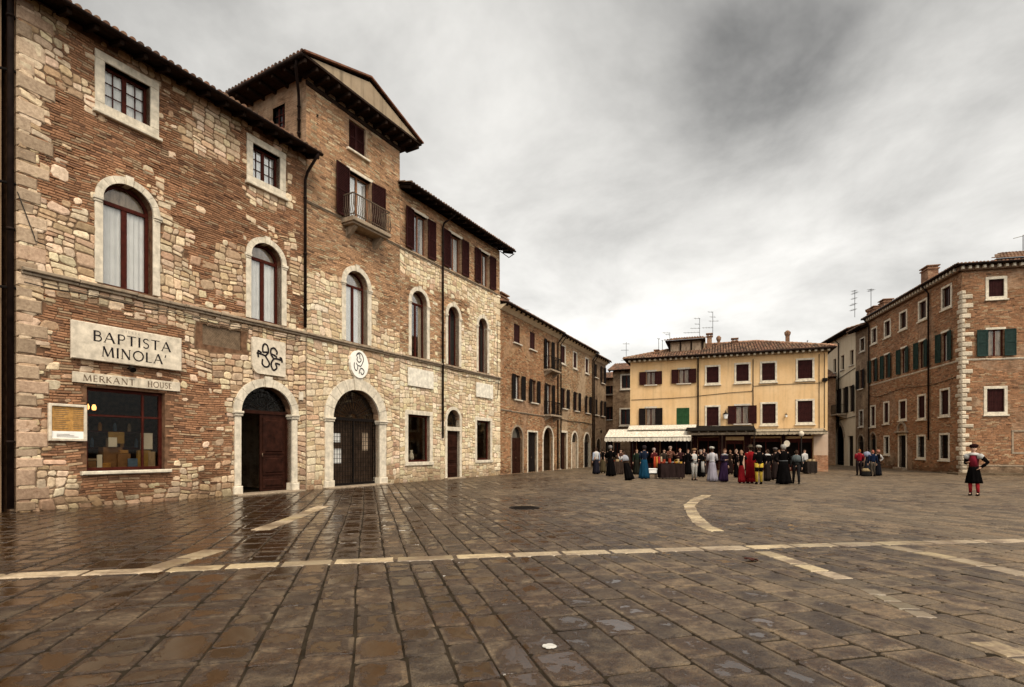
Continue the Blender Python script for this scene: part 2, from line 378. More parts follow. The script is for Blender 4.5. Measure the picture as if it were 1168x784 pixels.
# ------------------------------------------------------------------ facade frames
class Fac:
    """a facade line on the ground: x along it (left to right as seen), -y outwards"""
    def __init__(s, P, d):
        l = math.hypot(*d); s.d = (d[0]/l, d[1]/l); s.P = P; s.n = (s.d[1], -s.d[0]); s.rz = math.atan2(s.d[1], s.d[0])
    def L(s, u, v, o=0):
        rx = (u-584)/FPX; px = s.P[0]+s.n[0]*o; py = s.P[1]+s.n[1]*o
        t = (px*s.n[0]+py*s.n[1])/(rx*s.n[0]+s.n[1])
        return (rx*t-px)*s.d[0]+(t-py)*s.d[1], CAMH+(HOR-v)/FPX*t
    def x(s, u, o=0): return s.L(u, 500, o)[0]
    def z(s, u, v, o=0): return s.L(u, v, o)[1]
    def pt(s, x, o=0, z=0): return Vector((s.P[0]+s.d[0]*x+s.n[0]*o, s.P[1]+s.d[1]*x+s.n[1]*o, z))
    def sub(s, x): q = Fac.__new__(Fac); q.d, q.n, q.rz = s.d, s.n, s.rz; p = s.pt(x); q.P = (p.x, p.y); return q
    def empty(s, name, label, cat, x=0, o=0, z=0, group=None): return thing(name, label, cat, s.pt(x, o, z), s.rz, group)

def arc_pts(h, n=12):
    x0, z0, x1, z1, rise = h; cx = (x0+x1)/2; a = (x1-x0)/2
    return [(cx-a*math.cos(PI*k/n), z1-rise+rise*math.sin(PI*k/n)) for k in range(n+1)]
def wall_mb(mb, X0, Z0, X1, Z1, holes, depth=.3, mi=0, maxcell=4.0, reveal_mi=None):
    rv = mi if reveal_mi is None else reveal_mi
    hs = [tuple(h)+(0,)*(5-len(h)) for h in holes]
    xs = sorted({X0, X1, *[min(max(h[0], X0), X1) for h in hs], *[min(max(h[2], X0), X1) for h in hs]})
    zs = sorted({Z0, Z1, *[min(max(h[1], Z0), Z1) for h in hs], *[min(max(h[3], Z0), Z1) for h in hs]})
    for i in range(len(xs)-1):
        for j in range(len(zs)-1):
            a, b, c, d = xs[i], xs[i+1], zs[j], zs[j+1]
            if b-a < 1e-5 or d-c < 1e-5: continue
            mx_, mz = (a+b)/2, (c+d)/2
            if any(h[0] < mx_ < h[2] and h[1] < mz < h[3] for h in hs): continue
            mb.face([(a, 0, c), (b, 0, c), (b, 0, d), (a, 0, d)], mi)
    for h in hs:
        x0, z0, x1, z1, rise = h
        zs_ = z1-rise
        mb.face([(x0, 0, z0), (x0, 0, zs_), (x0, depth, zs_), (x0, depth, z0)], rv)
        mb.face([(x1, 0, z0), (x1, depth, z0), (x1, depth, zs_), (x1, 0, zs_)], rv)
        mb.face([(x0, 0, z0), (x0, depth, z0), (x1, depth, z0), (x1, 0, z0)], rv)
        if rise:
            p = arc_pts(h)
            for k in range(len(p)-1):
                A, B = p[k], p[k+1]
                corner = (x0, 0, z1) if k < len(p)//2 else (x1, 0, z1)
                mb.face([(A[0], 0, A[1]), (B[0], 0, B[1]), corner], mi)
                mb.face([(A[0], 0, A[1]), (A[0], depth, A[1]), (B[0], depth, B[1]), (B[0], 0, B[1])], rv)
            m = p[len(p)//2]
            mb.face([(x0, 0, z1), (m[0], 0, m[1]), (x1, 0, z1)], mi)
        else:
            mb.face([(x0, 0, z1), (x1, 0, z1), (x1, depth, z1), (x0, depth, z1)], rv)

def shell(mb, X0, X1, Z1, D, mi=0, z0=-.05):
    """sides and back of a building body"""
    mb.face([(X0, D, z0), (X0, 0, z0), (X0, 0, Z1), (X0, D, Z1)], mi)
    mb.face([(X1, 0, z0), (X1, D, z0), (X1, D, Z1), (X1, 0, Z1)], mi)
    mb.face([(X1, D, z0), (X0, D, z0), (X0, D, Z1), (X1, D, Z1)], mi)
    mb.face([(X0, 0, Z1), (X1, 0, Z1), (X1, D, Z1), (X0, D, Z1)], mi)

# ------------------------------------------------------------------ rubble masonry (real stones, surface pattern of the wall part)
def split_rects(x0, z0, x1, z1, out, rng, wmax=.70, hmax=.42):
    w, h = x1-x0, z1-z0
    wm = rng.uniform(.30, wmax); hm = rng.uniform(.20, hmax)
    if w <= wm and h <= hm: out.append((x0, z0, x1, z1)); return
    if (w/wm > h/hm and w > .24) or h < .18:
        t = x0+w*rng.uniform(.36, .64); split_rects(x0, z0, t, z1, out, rng, wmax, hmax); split_rects(t, z0, x1, z1, out, rng, wmax, hmax)
    else:
        t = z0+h*rng.uniform(.36, .64); split_rects(x0, z0, x1, t, out, rng, wmax, hmax); split_rects(x0, t, x1, z1, out, rng, wmax, hmax)
def hole_steps(h, g=.03):
    x0, z0, x1, z1, rise = tuple(h)+(0,)*(5-len(h))
    if not rise: return [(x0-g, z0-g, x1+g, z1+g)]
    r = [(x0-g, z0-g, x1+g, z1-rise)]; n = 5
    for k in range(n):
        za = z1-rise+rise*k/n; zb = z1-rise+rise*(k+1)/n
        hw = (x1-x0)/2*math.sqrt(max(0, 1-(k/n)**2)); cx_ = (x0+x1)/2
        r.append((cx_-hw-g, za, cx_+hw+g, zb+(g if k == n-1 else 0)))
    return r
def rubble(mb, X0, Z0, X1, Z1, holes, region, tones, rng, mi=0, mmi=1, sparse=.0, sz=(.72, .44), kr=(.74, 1.16), rel=1.0, pmi=None):
    blocks = []; bh = 1.15
    z = Z0
    while z < Z1-.05:
        z2 = min(Z1, z+bh*rng.uniform(.75, 1.2))
        if Z1-z2 < .3: z2 = Z1
        x = X0
        while x < X1-.05:
            x2 = min(X1, x+rng.uniform(1.0, 2.2))
            if X1-x2 < .4: x2 = X1
            split_rects(x, z, x2, z2, blocks, rng, *sz); x = x2
        z = z2
    steps = [q for h in holes for q in hole_steps(h)]
    def warp(x, z):
        e = min(x-X0, X1-x, z-Z0, Z1-z); k = min(1, max(0, e*3))
        n = noise.noise_vector(Vector((x*.55, z*.55, 3.1+X0)))*.22+noise.noise_vector(Vector((x*2.3, z*2.3, 9.7)))*.055
        return x+n.x*k, z+n.y*k
    for (a, c, b, d) in blocks:
        mx_, mz = (a+b)/2, (c+d)/2
        wx, wz = warp(mx_, mz)
        r = region(wx, wz)
        if r <= 0: continue
        iso = r < 1 and rng.random() > r
        if iso: continue
        lone = r < .6
        # keep clear of the openings
        dead = False
        for (hx0, hz0, hx1, hz1) in steps:
            if b-.02+.12 > hx0 and a+.02-.12 < hx1 and d-.02+.1 > hz0 and c+.02-.1 < hz1:
                opts = []
                if hx0 > a+.08: opts.append((b-hx0, 0, hx0-.12))
                if hx1 < b-.08: opts.append((hx1-a, 1, hx1+.12))
                if hz0 > c+.08: opts.append((d-hz0, 2, hz0-.10))
                if hz1 < d-.08: opts.append((hz1-c, 3, hz1+.10))
                if not opts: dead = True; break
                q = min(opts)
                if q[1] == 0: b = q[2]
                elif q[1] == 1: a = q[2]
                elif q[1] == 2: d = q[2]
                else: c = q[2]
                if b-a < .07 or d-c < .06: dead = True; break
        if dead: continue
        w, h = b-a, d-c; g = rng.uniform(.004, .010)
        if lone: g = rng.uniform(.01, .04); 
        j = min(w, h)*.09; cut = min(w, h)*rng.uniform(.10, .26)
        a2, b2, c2, d2 = a+g, b-g, c+g, d-g
        ring = [(a2+cut, c2), (b2-cut, c2), (b2, c2+cut), (b2, d2-cut), (b2-cut, d2), (a2+cut, d2), (a2, d2-cut), (a2, c2+cut)]
        ring = [(x+rng.uniform(-j, j)*.6, z+rng.uniform(-j, j)*.6) for x, z in ring]
        ring = [warp(x, z) for x, z in ring]
        cxm = sum(p[0] for p in ring)/8; czm = sum(p[1] for p in ring)/8
        t = rng.choice(tones); k = rng.uniform(*kr)
        col = tuple(min(1, x*k*rng.uniform(.95, 1.05)) for x in t)
        hgt = rng.uniform(.022, .044)*rel; tx, tz = rng.uniform(-.012, .012), rng.uniform(-.012, .012)
        v = [(x, .004, z) for x, z in ring]
        v += [(cxm+(x-cxm)*.93, -hgt*.7, czm+(z-czm)*.90) for x, z in ring]
        v += [(cxm+(x-cxm)*.70, -hgt-tx*(x-cxm)/w-tz*(z-czm)/h, czm+(z-czm)*.66) for x, z in ring]
        f = []
        for q in range(8): f.append((q, (q+1) % 8, 8+(q+1) % 8, 8+q)); f.append((8+q, 8+(q+1) % 8, 16+(q+1) % 8, 16+q))
        f.append(tuple(range(16, 24)))
        mb.mesh(v, f, mi, col)
        if not lone:      # mortar bed around the stone, clear of the brick sheet behind
            e = .03; rr = [warp(x, z) for x, z in ((a-e, c-e), (b+e, c-e), (b+e, d+e), (a-e, d+e))]
            o_ = rng.uniform(-.0045, -.0030)
            mb.face([(x, o_, z) for x, z in rr], mmi, (1, 1, 1))
def bricks(mb, X0, Z0, X1, Z1, holes, region, rng, mi, base, rowh=.085, dens=1.0, dark=.0):
    """eroded brick courses as real bricks (surface pattern of the wall)"""
    steps = [q for h in holes for q in hole_steps(h, .0)]; z = Z0
    while z < Z1-rowh:
        rh = rowh*rng.uniform(.85, 1.15); x = X0+rng.uniform(-.2, 0)
        while x < X1:
            l = rng.choice((.13, .24, .27, .30, .34)); a, b = max(x, X0), min(x+l, X1); x += l
            if b-a < .05: continue
            cxm, czm = (a+b)/2, z+rh/2; wz = noise.noise(Vector((cxm*.45, czm*.3, 1.7)))*.10+noise.noise(Vector((cxm*1.9, czm*1.5, 4.7)))*.025
            if region(cxm, czm+wz) >= 1 and region(cxm, czm+wz+.25) >= 1 and region(cxm, czm+wz-.25) >= 1: continue
            if rng.random() > dens: continue
            if any(b > h[0] and a < h[2] and z+wz+rh > h[1] and z+wz < h[3] for h in steps): continue
            big = noise.noise(Vector((cxm*.7, czm*1.1, 12))); hgt = .010+.010*rng.random()+.012*big+(rng.random() < .06)*.02
            if hgt < .004: continue
            k = rng.uniform(.70, 1.18)*(1+.35*noise.noise(Vector((cxm*.5, czm*.8, 33)))); p = rng.random()
            c = base if p < .72 else ((base[0]*1.12, base[1]*1.5, base[2]*1.7) if p < .9 else (base[0]*.55, base[1]*.55, base[2]*.6))
            col = tuple(min(.8, q*k) for q in c); g = .006; j = .006; t = lambda: rng.uniform(-j, j)
            w0 = noise.noise(Vector((a*.45, czm*.3, 1.7)))*.10; w1 = noise.noise(Vector((b*.45, czm*.3, 1.7)))*.10
            w0 += noise.noise(Vector((a*1.9, czm*1.5, 4.7)))*.025; w1 += noise.noise(Vector((b*1.9, czm*1.5, 4.7)))*.025
            P = [(a+g, z+g+w0+t()), (b-g, z+g+w1+t()), (b-g, z+rh-g+w1+t()), (a+g, z+rh-g+w0+t())]; e = .010
            v = [(p_[0], .002, p_[1]) for p_ in P]+[(P[0][0]+e, -hgt+t()*.5, P[0][1]+e), (P[1][0]-e, -hgt+t()*.5, P[1][1]+e), (P[2][0]-e, -hgt, P[2][1]-e), (P[3][0]+e, -hgt, P[3][1]-e)]
            mb.mesh(v, [(4, 5, 6, 7), (0, 1, 5, 4), (1, 2, 6, 5), (2, 3, 7, 6), (3, 0, 4, 7)], mi, col)
        z += rh
CREAMS = [(.66, .53, .38), (.55, .41, .28), (.72, .60, .45), (.46, .32, .215), (.60, .45, .31), (.44, .31, .21), (.66, .54, .40), (.68, .55, .40)]
PALES = [(.74, .64, .47), (.66, .54, .38), (.80, .72, .56), (.60, .47, .32), (.72, .61, .44), (.54, .41, .28), (.78, .68, .50)]

# ------------------------------------------------------------------ roofs
def tiled_plane(mb, E0, E1, R0, R1, rng, pitch=.21, row=.42, base=(.30, .15, .085), mi=0):
    """convex clay tiles on the plane E0-E1 (eave) up to R0-R1 (ridge)"""
    E0, E1, R0, R1 = map(Vector, (E0, E1, R0, R1)); al = (E1-E0).normalized()
    up = (R0-E0)-al*(R0-E0).dot(al); H = up.length; up.normalize(); nr = al.cross(up).normalized()
    if nr.z < 0: nr = -nr
    l0 = (R0-E0).dot(al)/H; Lr = (R1-E0).dot(al); Le = (E1-E0).dot(al); l1 = (Lr-Le)/H
    mb.face([E0, E1, R1, R0] if (R1-R0).length > .01 else [E0, E1, R0], mi+1)
    nrow = int(H/row)+1
    for j in range(nrow):
        t0 = j*row-.06; t1 = min((j+1)*row+.02, H)
        if t0 >= H: break
        a, b = l0*max(t0, 0), Le+l1*max(t0, 0)
        n = int((b-a)/pitch)
        for k in range(n+1):
            x = math.ceil(a/pitch)*pitch+k*pitch
            if x > b: break
            k2 = rng.uniform(.45, 1.5); wm = rng.uniform(.85, 1.1)
            col = (min(1, base[0]*k2), min(1, base[1]*k2*wm), min(1, base[2]*k2*wm))
            r = .085; x2 = x+rng.uniform(-.008, .008); tj = rng.uniform(-.02, .02)
            vs = []
            for (tt, rr, lift) in ((t0+tj, r*1.08, .045), (t1+tj, r*.88, .012)):
                for q in range(6):
                    an = PI*q/5; vs.append(E0+al*(x2-math.cos(an)*rr)+up*tt+nr*(math.sin(an)*rr*.9+lift-.02))
            fs = [(q, q+1, 7+q, 6+q) for q in range(5)]
            fs.append((0, 5, 4, 3, 2, 1))
            mb.mesh(vs, fs, mi, col)
    # ridge
def add_rafters(roof, y_out, x0, x1, z_at, step=.55, w=.10, h=.12, drop=0, y_in=.0, slope=.3, mat=WOOD, first=None):
    """beam ends under the eave"""
    n = max(1, int((x1-x0)/step)); me = None
    for k in range(n+1):
        x = x0+(x1-x0)*k/n
        if me is None:
            mb = MB(); mb.obox((0, y_out, -h/2-.02), (0, y_in, -h/2-.02+slope*(y_in-y_out)), w, h)
            o = mb.build('rafter', mat, roof); me = o.data
        else:
            o = bpy.data.objects.new('rafter', me); C.objects.link(o); o.parent = roof
        o.location = (x, 0, z_at)
def cable(parent, pts, r=.015, name='cable', mat=None, n=6):
    return MB().tube(pts, r, n).build(name, mat or LEAD, parent, True)

# ------------------------------------------------------------------ windows
def ring_blocks(mb, cx_, zc, r0x, r0z, t, y0, y1, n=9, key=True, gap=.006):
    for k in range(n):
        a0 = PI*k/n+gap; a1 = PI*(k+1)/n-gap; P = []
        pts0 = []; pts1 = []
        for q in range(4):
            a = a0+(a1-a0)*q/3
            pts0.append((cx_-r0x*math.cos(a), zc+r0z*math.sin(a))); pts1.append((cx_-(r0x+t)*math.cos(a), zc+(r0z+t)*math.sin(a)))
        mb.prism(pts0[::-1]+pts1, y0, y1) if False else mb.prism(pts1+pts0[::-1], y0, y1)
    if key:
        w = t*.5; mb.prism([(cx_-w*.8, zc+r0z-.02), (cx_-w*1.1, zc+r0z+t*1.25), (cx_+w*1.1, zc+r0z+t*1.25), (cx_+w*.8, zc+r0z-.02)], y0-.035, y1)
def hole_poly(h, inset=0):
    x0, z0, x1, z1, rise = tuple(h)+(0,)*(5-len(h))
    x0 += inset; x1 -= inset; z0 += inset; z1 -= inset
    if not rise: return [(x0, z0), (x1, z0), (x1, z1), (x0, z1)]
    r = rise-inset*0
    return [(x0, z0), (x1, z0)]+[(p[0], p[1]) for p in arc_pts((x0, z0, x1, z1, r))][::-1]
def shutter_mb(w, h, slats=True):
    mb = MB(); b = min(.06, w*.2); t = .04
    mb.box(0, -t, 0, b, 0, h); mb.box(w-b, -t, 0, w, 0, h); mb.box(b, -t, 0, w-b, 0, b*1.2); mb.box(b, -t, h-b*1.2, w-b, 0, h); mb.box(b, -t, h*.5-b/2, w-b, 0, h*.5+b/2)
    if slats:
        n = max(6, int(h/.075))
        for k in range(n):
            z = b*1.2+(h-b*2.4)*(k+.5)/n
            mb.mesh([(b, -.032, z-.03), (w-b, -.032, z-.03), (w-b, -.006, z+.022), (b, -.006, z+.022)], [(0, 1, 2, 3)])
        mb.box(b, -.006, b, w-b, -.001, h-b)
    else:
        n = 3
        for k in range(n): mb.box(b+(w-2*b)*k/n+.006, -.03, b, b+(w-2*b)*(k+1)/n-.006, -.004, h-b)
        mb.box(b, -.008, b, w-b, -.001, h-b)
    return mb
def window(parent, h, surround='frame', sw=.16, shutters=None, smat=SHUT, fmat=WFRAME, glass='curtain', mun=(1, 0), recess=.16, trim=TRIM, sill=True, label=None, slats=True, fw=.06, transom=False, name='window', proud=.05, lintel=False, ajar=0, curt=CURT, twist=None, sh_out=None):
    x0, z0, x1, z1, rise = tuple(h)+(0,)*(5-len(h)); w = x1-x0; H = z1-z0; cxm = (x0+x1)/2
    mb = MB(); y = recess; zs = z1-rise
    mb.box(x0, y, z0, x0+fw, y+.06, zs); mb.box(x1-fw, y, z0, x1, y+.06, zs); mb.box(x0+fw, y, z0, x1-fw, y+.06, z0+fw)
    if rise:
        p0 = arc_pts((x0, z0, x1, z1, rise)); p1 = arc_pts((x0+fw, z0, x1-fw, z1-fw, rise-fw))
        for k in range(len(p0)-1): mb.prism([p0[k], p0[k+1], p1[k+1], p1[k]], y, y+.06)
        if transom: mb.box(x0+fw, y-.01, zs-fw*.6, x1-fw, y+.055, zs+fw*.6)
    else: mb.box(x0+fw, y, z1-fw, x1-fw, y+.06, z1)
    ztop = (zs-fw*.6 if (rise and transom) else z1-fw*1.0)
    if mun[0]: mb.box(cxm-fw*.8, y+.004, z0+fw, cxm+fw*.8, y+.05, ztop)
    if mun[1]:
        for k in range(1, mun[1]+1):
            zc = z0+fw+(ztop-z0-fw)*k/(mun[1]+1)
            mb.box(x0+fw, y+.012, zc-.012, cxm-fw*.8, y+.04, zc+.012); mb.box(cxm+fw*.8, y+.012, zc-.012, x1-fw, y+.04, zc+.012)
        for xc in ((x0+fw+cxm-fw*.8)/2, (x1-fw+cxm+fw*.8)/2): mb.box(xc-.012, y+.010, z0+fw, xc+.012, y+.042, ztop)
    wo_ = mb.build(name, fmat, parent, label=label)
    g = MB(); g.prism(hole_poly(h, .01), y+.028, y+.034); g.build('pane', GLASS_D if glass == 'dark' else GLASS, wo_)
    if glass != 'dark':
        c = MB()
        top = (zs-.02) if rise else z1-.05
        if glass == 'curtain':
            for (a, b) in ((x0+.05, cxm-.02), (cxm+.02, x1-.05)):
                n = 14
                P = [(a+(b-a)*k/n, y+.085+.018*math.sin(k*1.9)) for k in range(n+1)]
                for k in range(n): c.face([(P[k][0], P[k][1], z0+.03), (P[k+1][0], P[k+1][1], z0+.03), (P[k+1][0], P[k+1][1], top), (P[k][0], P[k][1], top)])
            c.build('curtain', curt, wo_, True)
        elif glass == 'part':   # curtains drawn to the sides
            for (a, b) in ((x0+.05, x0+w*.26), (x1-w*.26, x1-.05)):
                n = 8
                P = [(a+(b-a)*k/n, y+.085+.018*math.sin(k*1.9)) for k in range(n+1)]
                for k in range(n): c.face([(P[k][0], P[k][1], z0+.03), (P[k+1][0], P[k+1][1], z0+.03), (P[k+1][0], P[k+1][1], top), (P[k][0], P[k][1], top)])
            c.build('curtain', curt, wo_, True)
        if rise and transom:
            MB().prism(hole_poly((x0+.03, zs+.03, x1-.03, z1-.03, rise-.06)), y+.10, y+.13).build('blind', CURT2, wo_)
    if not rise or transom or True:
        pass
    if surround == 'arch':
        s = MB(); t = sw
        s.bbox(x0-t, -proud, z0, x0, recess, zs-.09, .012); s.bbox(x1, -proud, z0, x1+t, recess, zs-.09, .012)
        for a, b in ((x0-t-.05, x0+.0), (x1-.0, x1+t+.05)):
            s.bbox(a, -proud-.05, zs-.09, b, recess, zs+.01, .015); s.bbox(a+.02, -proud-.025, zs-.15, b-.02, recess-.01, zs-.092, .01)
        ring_blocks(s, cxm, zs+.012, w/2, rise-.012, t, -proud-.004, recess, 9)
        s.build('stone_surround', trim, wo_)
    elif surround == 'frame':
        s = MB(); t = sw
        s.bbox(x0-t, -proud, z0, x0, recess-.01, z1, .012); s.bbox(x1, -proud, z0, x1+t, recess-.01, z1, .012); s.bbox(x0-t, -proud-.003, z1, x1+t, recess-.01, z1+t, .012)
        if sill != 'none': s.bbox(x0-t, -proud-.003, z0-t, x1+t, recess-.012, z0, .012)
        s.build('stone_surround', trim, wo_)
    elif surround == 'arch_frame':
        s = MB(); t = sw
        s.bbox(x0-t, -proud, z0, x0, recess-.01, zs, .012); s.bbox(x1, -proud, z0, x1+t, recess-.01, zs, .012)
        ring_blocks(s, cxm, zs+.002, w/2, rise-.002, t, -proud-.003, recess-.01, 7, False)
        s.build('stone_surround', trim, wo_)
    if lintel: MB().bbox(x0-.1, -.035, z1, x1+.1, recess-.02, z1+.14, .01).build('lintel', trim, wo_)
    if sill is True:
        t = sw if surround else .1
        s = MB(); zt = z0 if surround != 'frame' else z0-sw
        s.bbox(x0-t-.06, -proud-.09, zt-.10, x1+t+.06, recess+.02 if surround != 'frame' else 0, zt, .018); s.build('sill', trim, wo_)
    if shutters:
        if shutters == 'open':
            hw = w/2
            for side in (0, 1):
                m = shutter_mb(hw if sh_out is None else sh_out, H, slats); o = m.build('shutter', smat, wo_)
                a = R.uniform(.02, .16) if twist is None else twist
                if side == 0: o.location = (x0, -.07, z0); o.rotation_euler = (0, 0, PI+a); o.scale = (1, -1, 1)
                else: o.location = (x1, -.07, z0); o.rotation_euler = (0, 0, -a)
        elif shutters == 'closed':
            for side in (0, 1):
                m = shutter_mb(w/2-.008, H-.02, slats); o = m.build('shutter', smat, wo_)
                o.location = (x0+.004 if side == 0 else cxm+.004, y-.02, z0+.01)
    return wo_
def rect(F, u0, u1, vt, vb, z=None):
    a, b = F.x(u0), F.x(u1); um = (u0+u1)/2
    if z: return (a, z[0], b, z[1])
    return (a, F.z(um, vb), b, F.z(um, vt))

# ------------------------------------------------------------------ ground: paving slabs, joints, pale stone strips
ground = MB(); ground.face([(-400, -200, -.013), (400, -200, -.013), (400, 700, -.013), (-400, 700, -.013)])
struct(ground.build('ground', flat_mat('joint_earth', (.022, .016, .010), .9, .5, 3, bump=.4)))
def paving():
    rng = random.Random(21); mb = MB(); ax = Vector((-.27, 1, 0)).normalized(); bx = Vector((ax.y, -ax.x, 0))
    b = -30.0
    while b < 48:
        w = rng.choice((.30, .35, .38, .44))*rng.uniform(.92, 1.08); a = -6.0+rng.uniform(0, .6)
        while a < 66:
            l = rng.choice([.28, .36, .42, .5, .62])*rng.uniform(.85, 1.15)
            c = ax*(a+l/2)+bx*(b+w/2)
            X, Y = c.x, c.y
            vis = (Y < 62 and Y > -4 and X > -.98*max(Y, 2)-4 and X < 1.0*max(Y, 2)+4)
            if vis and Y > 12: vis = (X < .9*Y+6) and ((X+12.4)*.869-(Y-13.4)*.494 > -1.2)
            if vis:
                g = rng.uniform(.004, .009); e = .014
                tilt_a, tilt_b = rng.gauss(0, .0035), rng.gauss(0, .0035); z0 = rng.gauss(0, .0015)
                jj = lambda: rng.uniform(-.014, .014)
                g = rng.uniform(-.004, .003); g2_ = rng.uniform(.004, .012); jx = lambda: rng.uniform(-.010, .014); jy = lambda: rng.uniform(0, .020); q = [(g2_+jx(), g+jy()), (l-g2_-jx(), g+jy()), (l-g2_-jx(), w-g-jy()), (g2_+jx(), w-g-jy())]
                P = lambda s, t, z: ax*(a+s)+bx*(b+t)+Vector((0, 0, z+z0+tilt_a*(s-l/2)+tilt_b*(t-w/2)))
                cc = .022*rng.uniform(.4, 2.2)
                o8 = []
                for i in range(4):
                    p0 = q[i-1]; p1 = q[i]; p2 = q[(i+1) % 4]
                    for pp in (p0, p2):
                        d = math.hypot(pp[0]-p1[0], pp[1]-p1[1]); o8.append((p1[0]+(pp[0]-p1[0])*cc/d, p1[1]+(pp[1]-p1[1])*cc/d))
                col = (rng.random(), rng.random(), min(1, max(0, rng.gauss(.5, .3))))
                vs = [P(s, t, -.014) for s, t in o8]+[P(s+(l/2-s)*e/(l/2), t+(w/2-t)*e/(w/2), 0) for s, t in o8]
                # one more ring: a worn edge
                e2 = .05
                vs = vs[:8]+[P(s+(l/2-s)*.02, t+(w/2-t)*.03, -.004) for s, t in o8]+[P(s+(l/2-s)*.16, t+(w/2-t)*.22, .0) for s, t in o8]
                def wp(p):
                    n = noise.noise_vector(Vector((p.x*.33, p.y*.33, 1.0)))*.03+noise.noise_vector(Vector((p.x*2.3, p.y*2.3, 6.0)))*.012
                    return Vector((p.x+n.x, p.y+n.y, p.z))
                vs = [wp(p) for p in vs]; fs = []
                for i in range(8): fs.append((i, (i+1) % 8, 8+(i+1) % 8, 8+i)); fs.append((8+i, 8+(i+1) % 8, 16+(i+1) % 8, 16+i))
                dry_ = (col[0], 0.0, col[2]); wetm = (col[0], col[1], col[2]); ctr = sum((vs[q] for q in range(16, 24)), Vector())/8+Vector((rng.uniform(-.05, .05), rng.uniform(-.05, .05), -.002))
                mb.mesh(vs, fs, 0, dry_)
                base_i = len(mb.v)-24; mb.v.append(tuple(ctr))
                for q in range(8): mb.f.append((base_i+16+q, base_i+16+(q+1) % 8, base_i+24)); mb.m.append(0); mb.c.append(((col[0], col[1]*.35, col[2]), (col[0], col[1]*.35, col[2]), wetm))
            a += l
        b += w
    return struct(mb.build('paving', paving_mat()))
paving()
STRIP = None
def strip_mat():
    M = Mat('pale_strip_stone'); o = M.obj(); c = M.attr(); nA = M.noise(o, 3, 5, .6); nB = M.noise(o, 25, 4, .6)
    k = M.mix(1.0, c, M.mix(M.rng(nB, .3, .7), (.7, .68, .62), (1.1, 1.08, 1.05)), 'MULTIPLY'); k = M.mix(M.rng(M.noise(o, 1.3, 6, .7), .46, .60, 0, .9), k, (.13, .085, .05))
    M.base(k); M.rough(M.rng(nA, .35, .6, .55, .3)); M.l(M.bump(nB, .5, .01), M.b.inputs['Normal'])
    return M.m
STRIP = strip_mat()
def strip(pts, w, seg=.75, seed=1, gone=0.0, tone=1.0):
    rng = random.Random(seed); mb = MB(); pts = [Vector((p[0], p[1], 0)) for p in pts]
    # resample
    res = [pts[0]]; 
    for i in range(len(pts)-1):
        d = (pts[i+1]-pts[i]).length; n = max(1, round(d/seg))
        for k in range(1, n+1): res.append(pts[i].lerp(pts[i+1], k/n))
    for i in range(len(res)-1):
        if rng.random() < gone: continue
        p, q = res[i], res[i+1]; d = (q-p).normalized(); nn_ = Vector((d.y, -d.x, 0)); g = d*.012
        wa, wb = w/2*rng.uniform(.88, 1.1), w/2*rng.uniform(.88, 1.1); k = rng.uniform(.5, .95)*tone
        col = (.50*k, .39*k, .26*k*rng.uniform(.85, 1.05)); z = .0035+rng.uniform(0, .002)
        v = [p+g-nn_*wa, q-g-nn_*wa, q-g+nn_*wb, p+g+nn_*wb]
        e = .012; v2 = [p+g*3-nn_*(wa-e), q-g*3-nn_*(wa-e), q-g*3+nn_*(wb-e), p+g*3+nn_*(wb-e)]
        vs = [(a.x, a.y, -.02) for a in v]+[(a.x, a.y, z) for a in v2]
        mb.mesh(vs, [(4, 5, 6, 7), (0, 1, 5, 4), (1, 2, 6, 5), (2, 3, 7, 6), (3, 0, 4, 7)], 0, col)
    return struct(mb.build('paving_strip', STRIP))
def gp(u, v): t = CAMH*FPX/(v-HOR); return ((u-584)/FPX*t, t)
strip([(-12.3, 5.5), gp(-60, 660), gp(0, 657.5), gp(190, 650), gp(380, 641), gp(584, 633), gp(800, 626), gp(1000, 620), gp(1168, 616.5), gp(1300, 613)], .30, .8, 3)
strip([gp(172, 650), gp(247, 627)], .36, .7, 4)
strip([gp(296, 605), (-5.05, 12.6), gp(370, 577)], .36, .7, 5)
strip([gp(868, 629), (3.92, 7.3), gp(965, 661)], .27, .5, 6)
strip([gp(1115, 731), gp(1168, 750), (3.78, 2.9)], .26, .6, 8)
strip([gp(972, 665), gp(1040, 696), gp(1108, 728)], .20, .3, 18, .3, .45)
strip([gp(1012, 623), gp(1085, 637), gp(1175, 657), gp(1260, 676)], .32, .6, 7)
strip([gp(818, 606), gp(803, 600), gp(791, 588), gp(786, 577), gp(794, 570), gp(806, 565)], .33, .42, 9)
# footway along the right-hand house
fw_ = MB(); Q = [Vector((29.5+.976*s_-.218*o_, 35-.218*s_-.976*o_, 0)) for s_, o_ in ((-.9, 1.1), (25, 1.1), (25, -.2), (-.9, -.2))]
for i in range(26):
    a = Q[0].lerp(Q[1], i/26+.0004); b = Q[0].lerp(Q[1], (i+1)/26-.0004); c = Q[3].lerp(Q[2], (i+1)/26-.0004); d = Q[3].lerp(Q[2], i/26+.0004)
    k = R.uniform(.7, 1.1)
    fw_.mesh([(p.x, p.y, -.03) for p in (a, b, c, d)]+[(p.x, p.y, .10) for p in (a, b, c, d)], [(4, 5, 6, 7), (0, 1, 5, 4), (1, 2, 6, 5), (2, 3, 7, 6), (3, 0, 4, 7)], 0, (.26*k, .21*k, .15*k))
struct(fw_.build('footway', STONES))

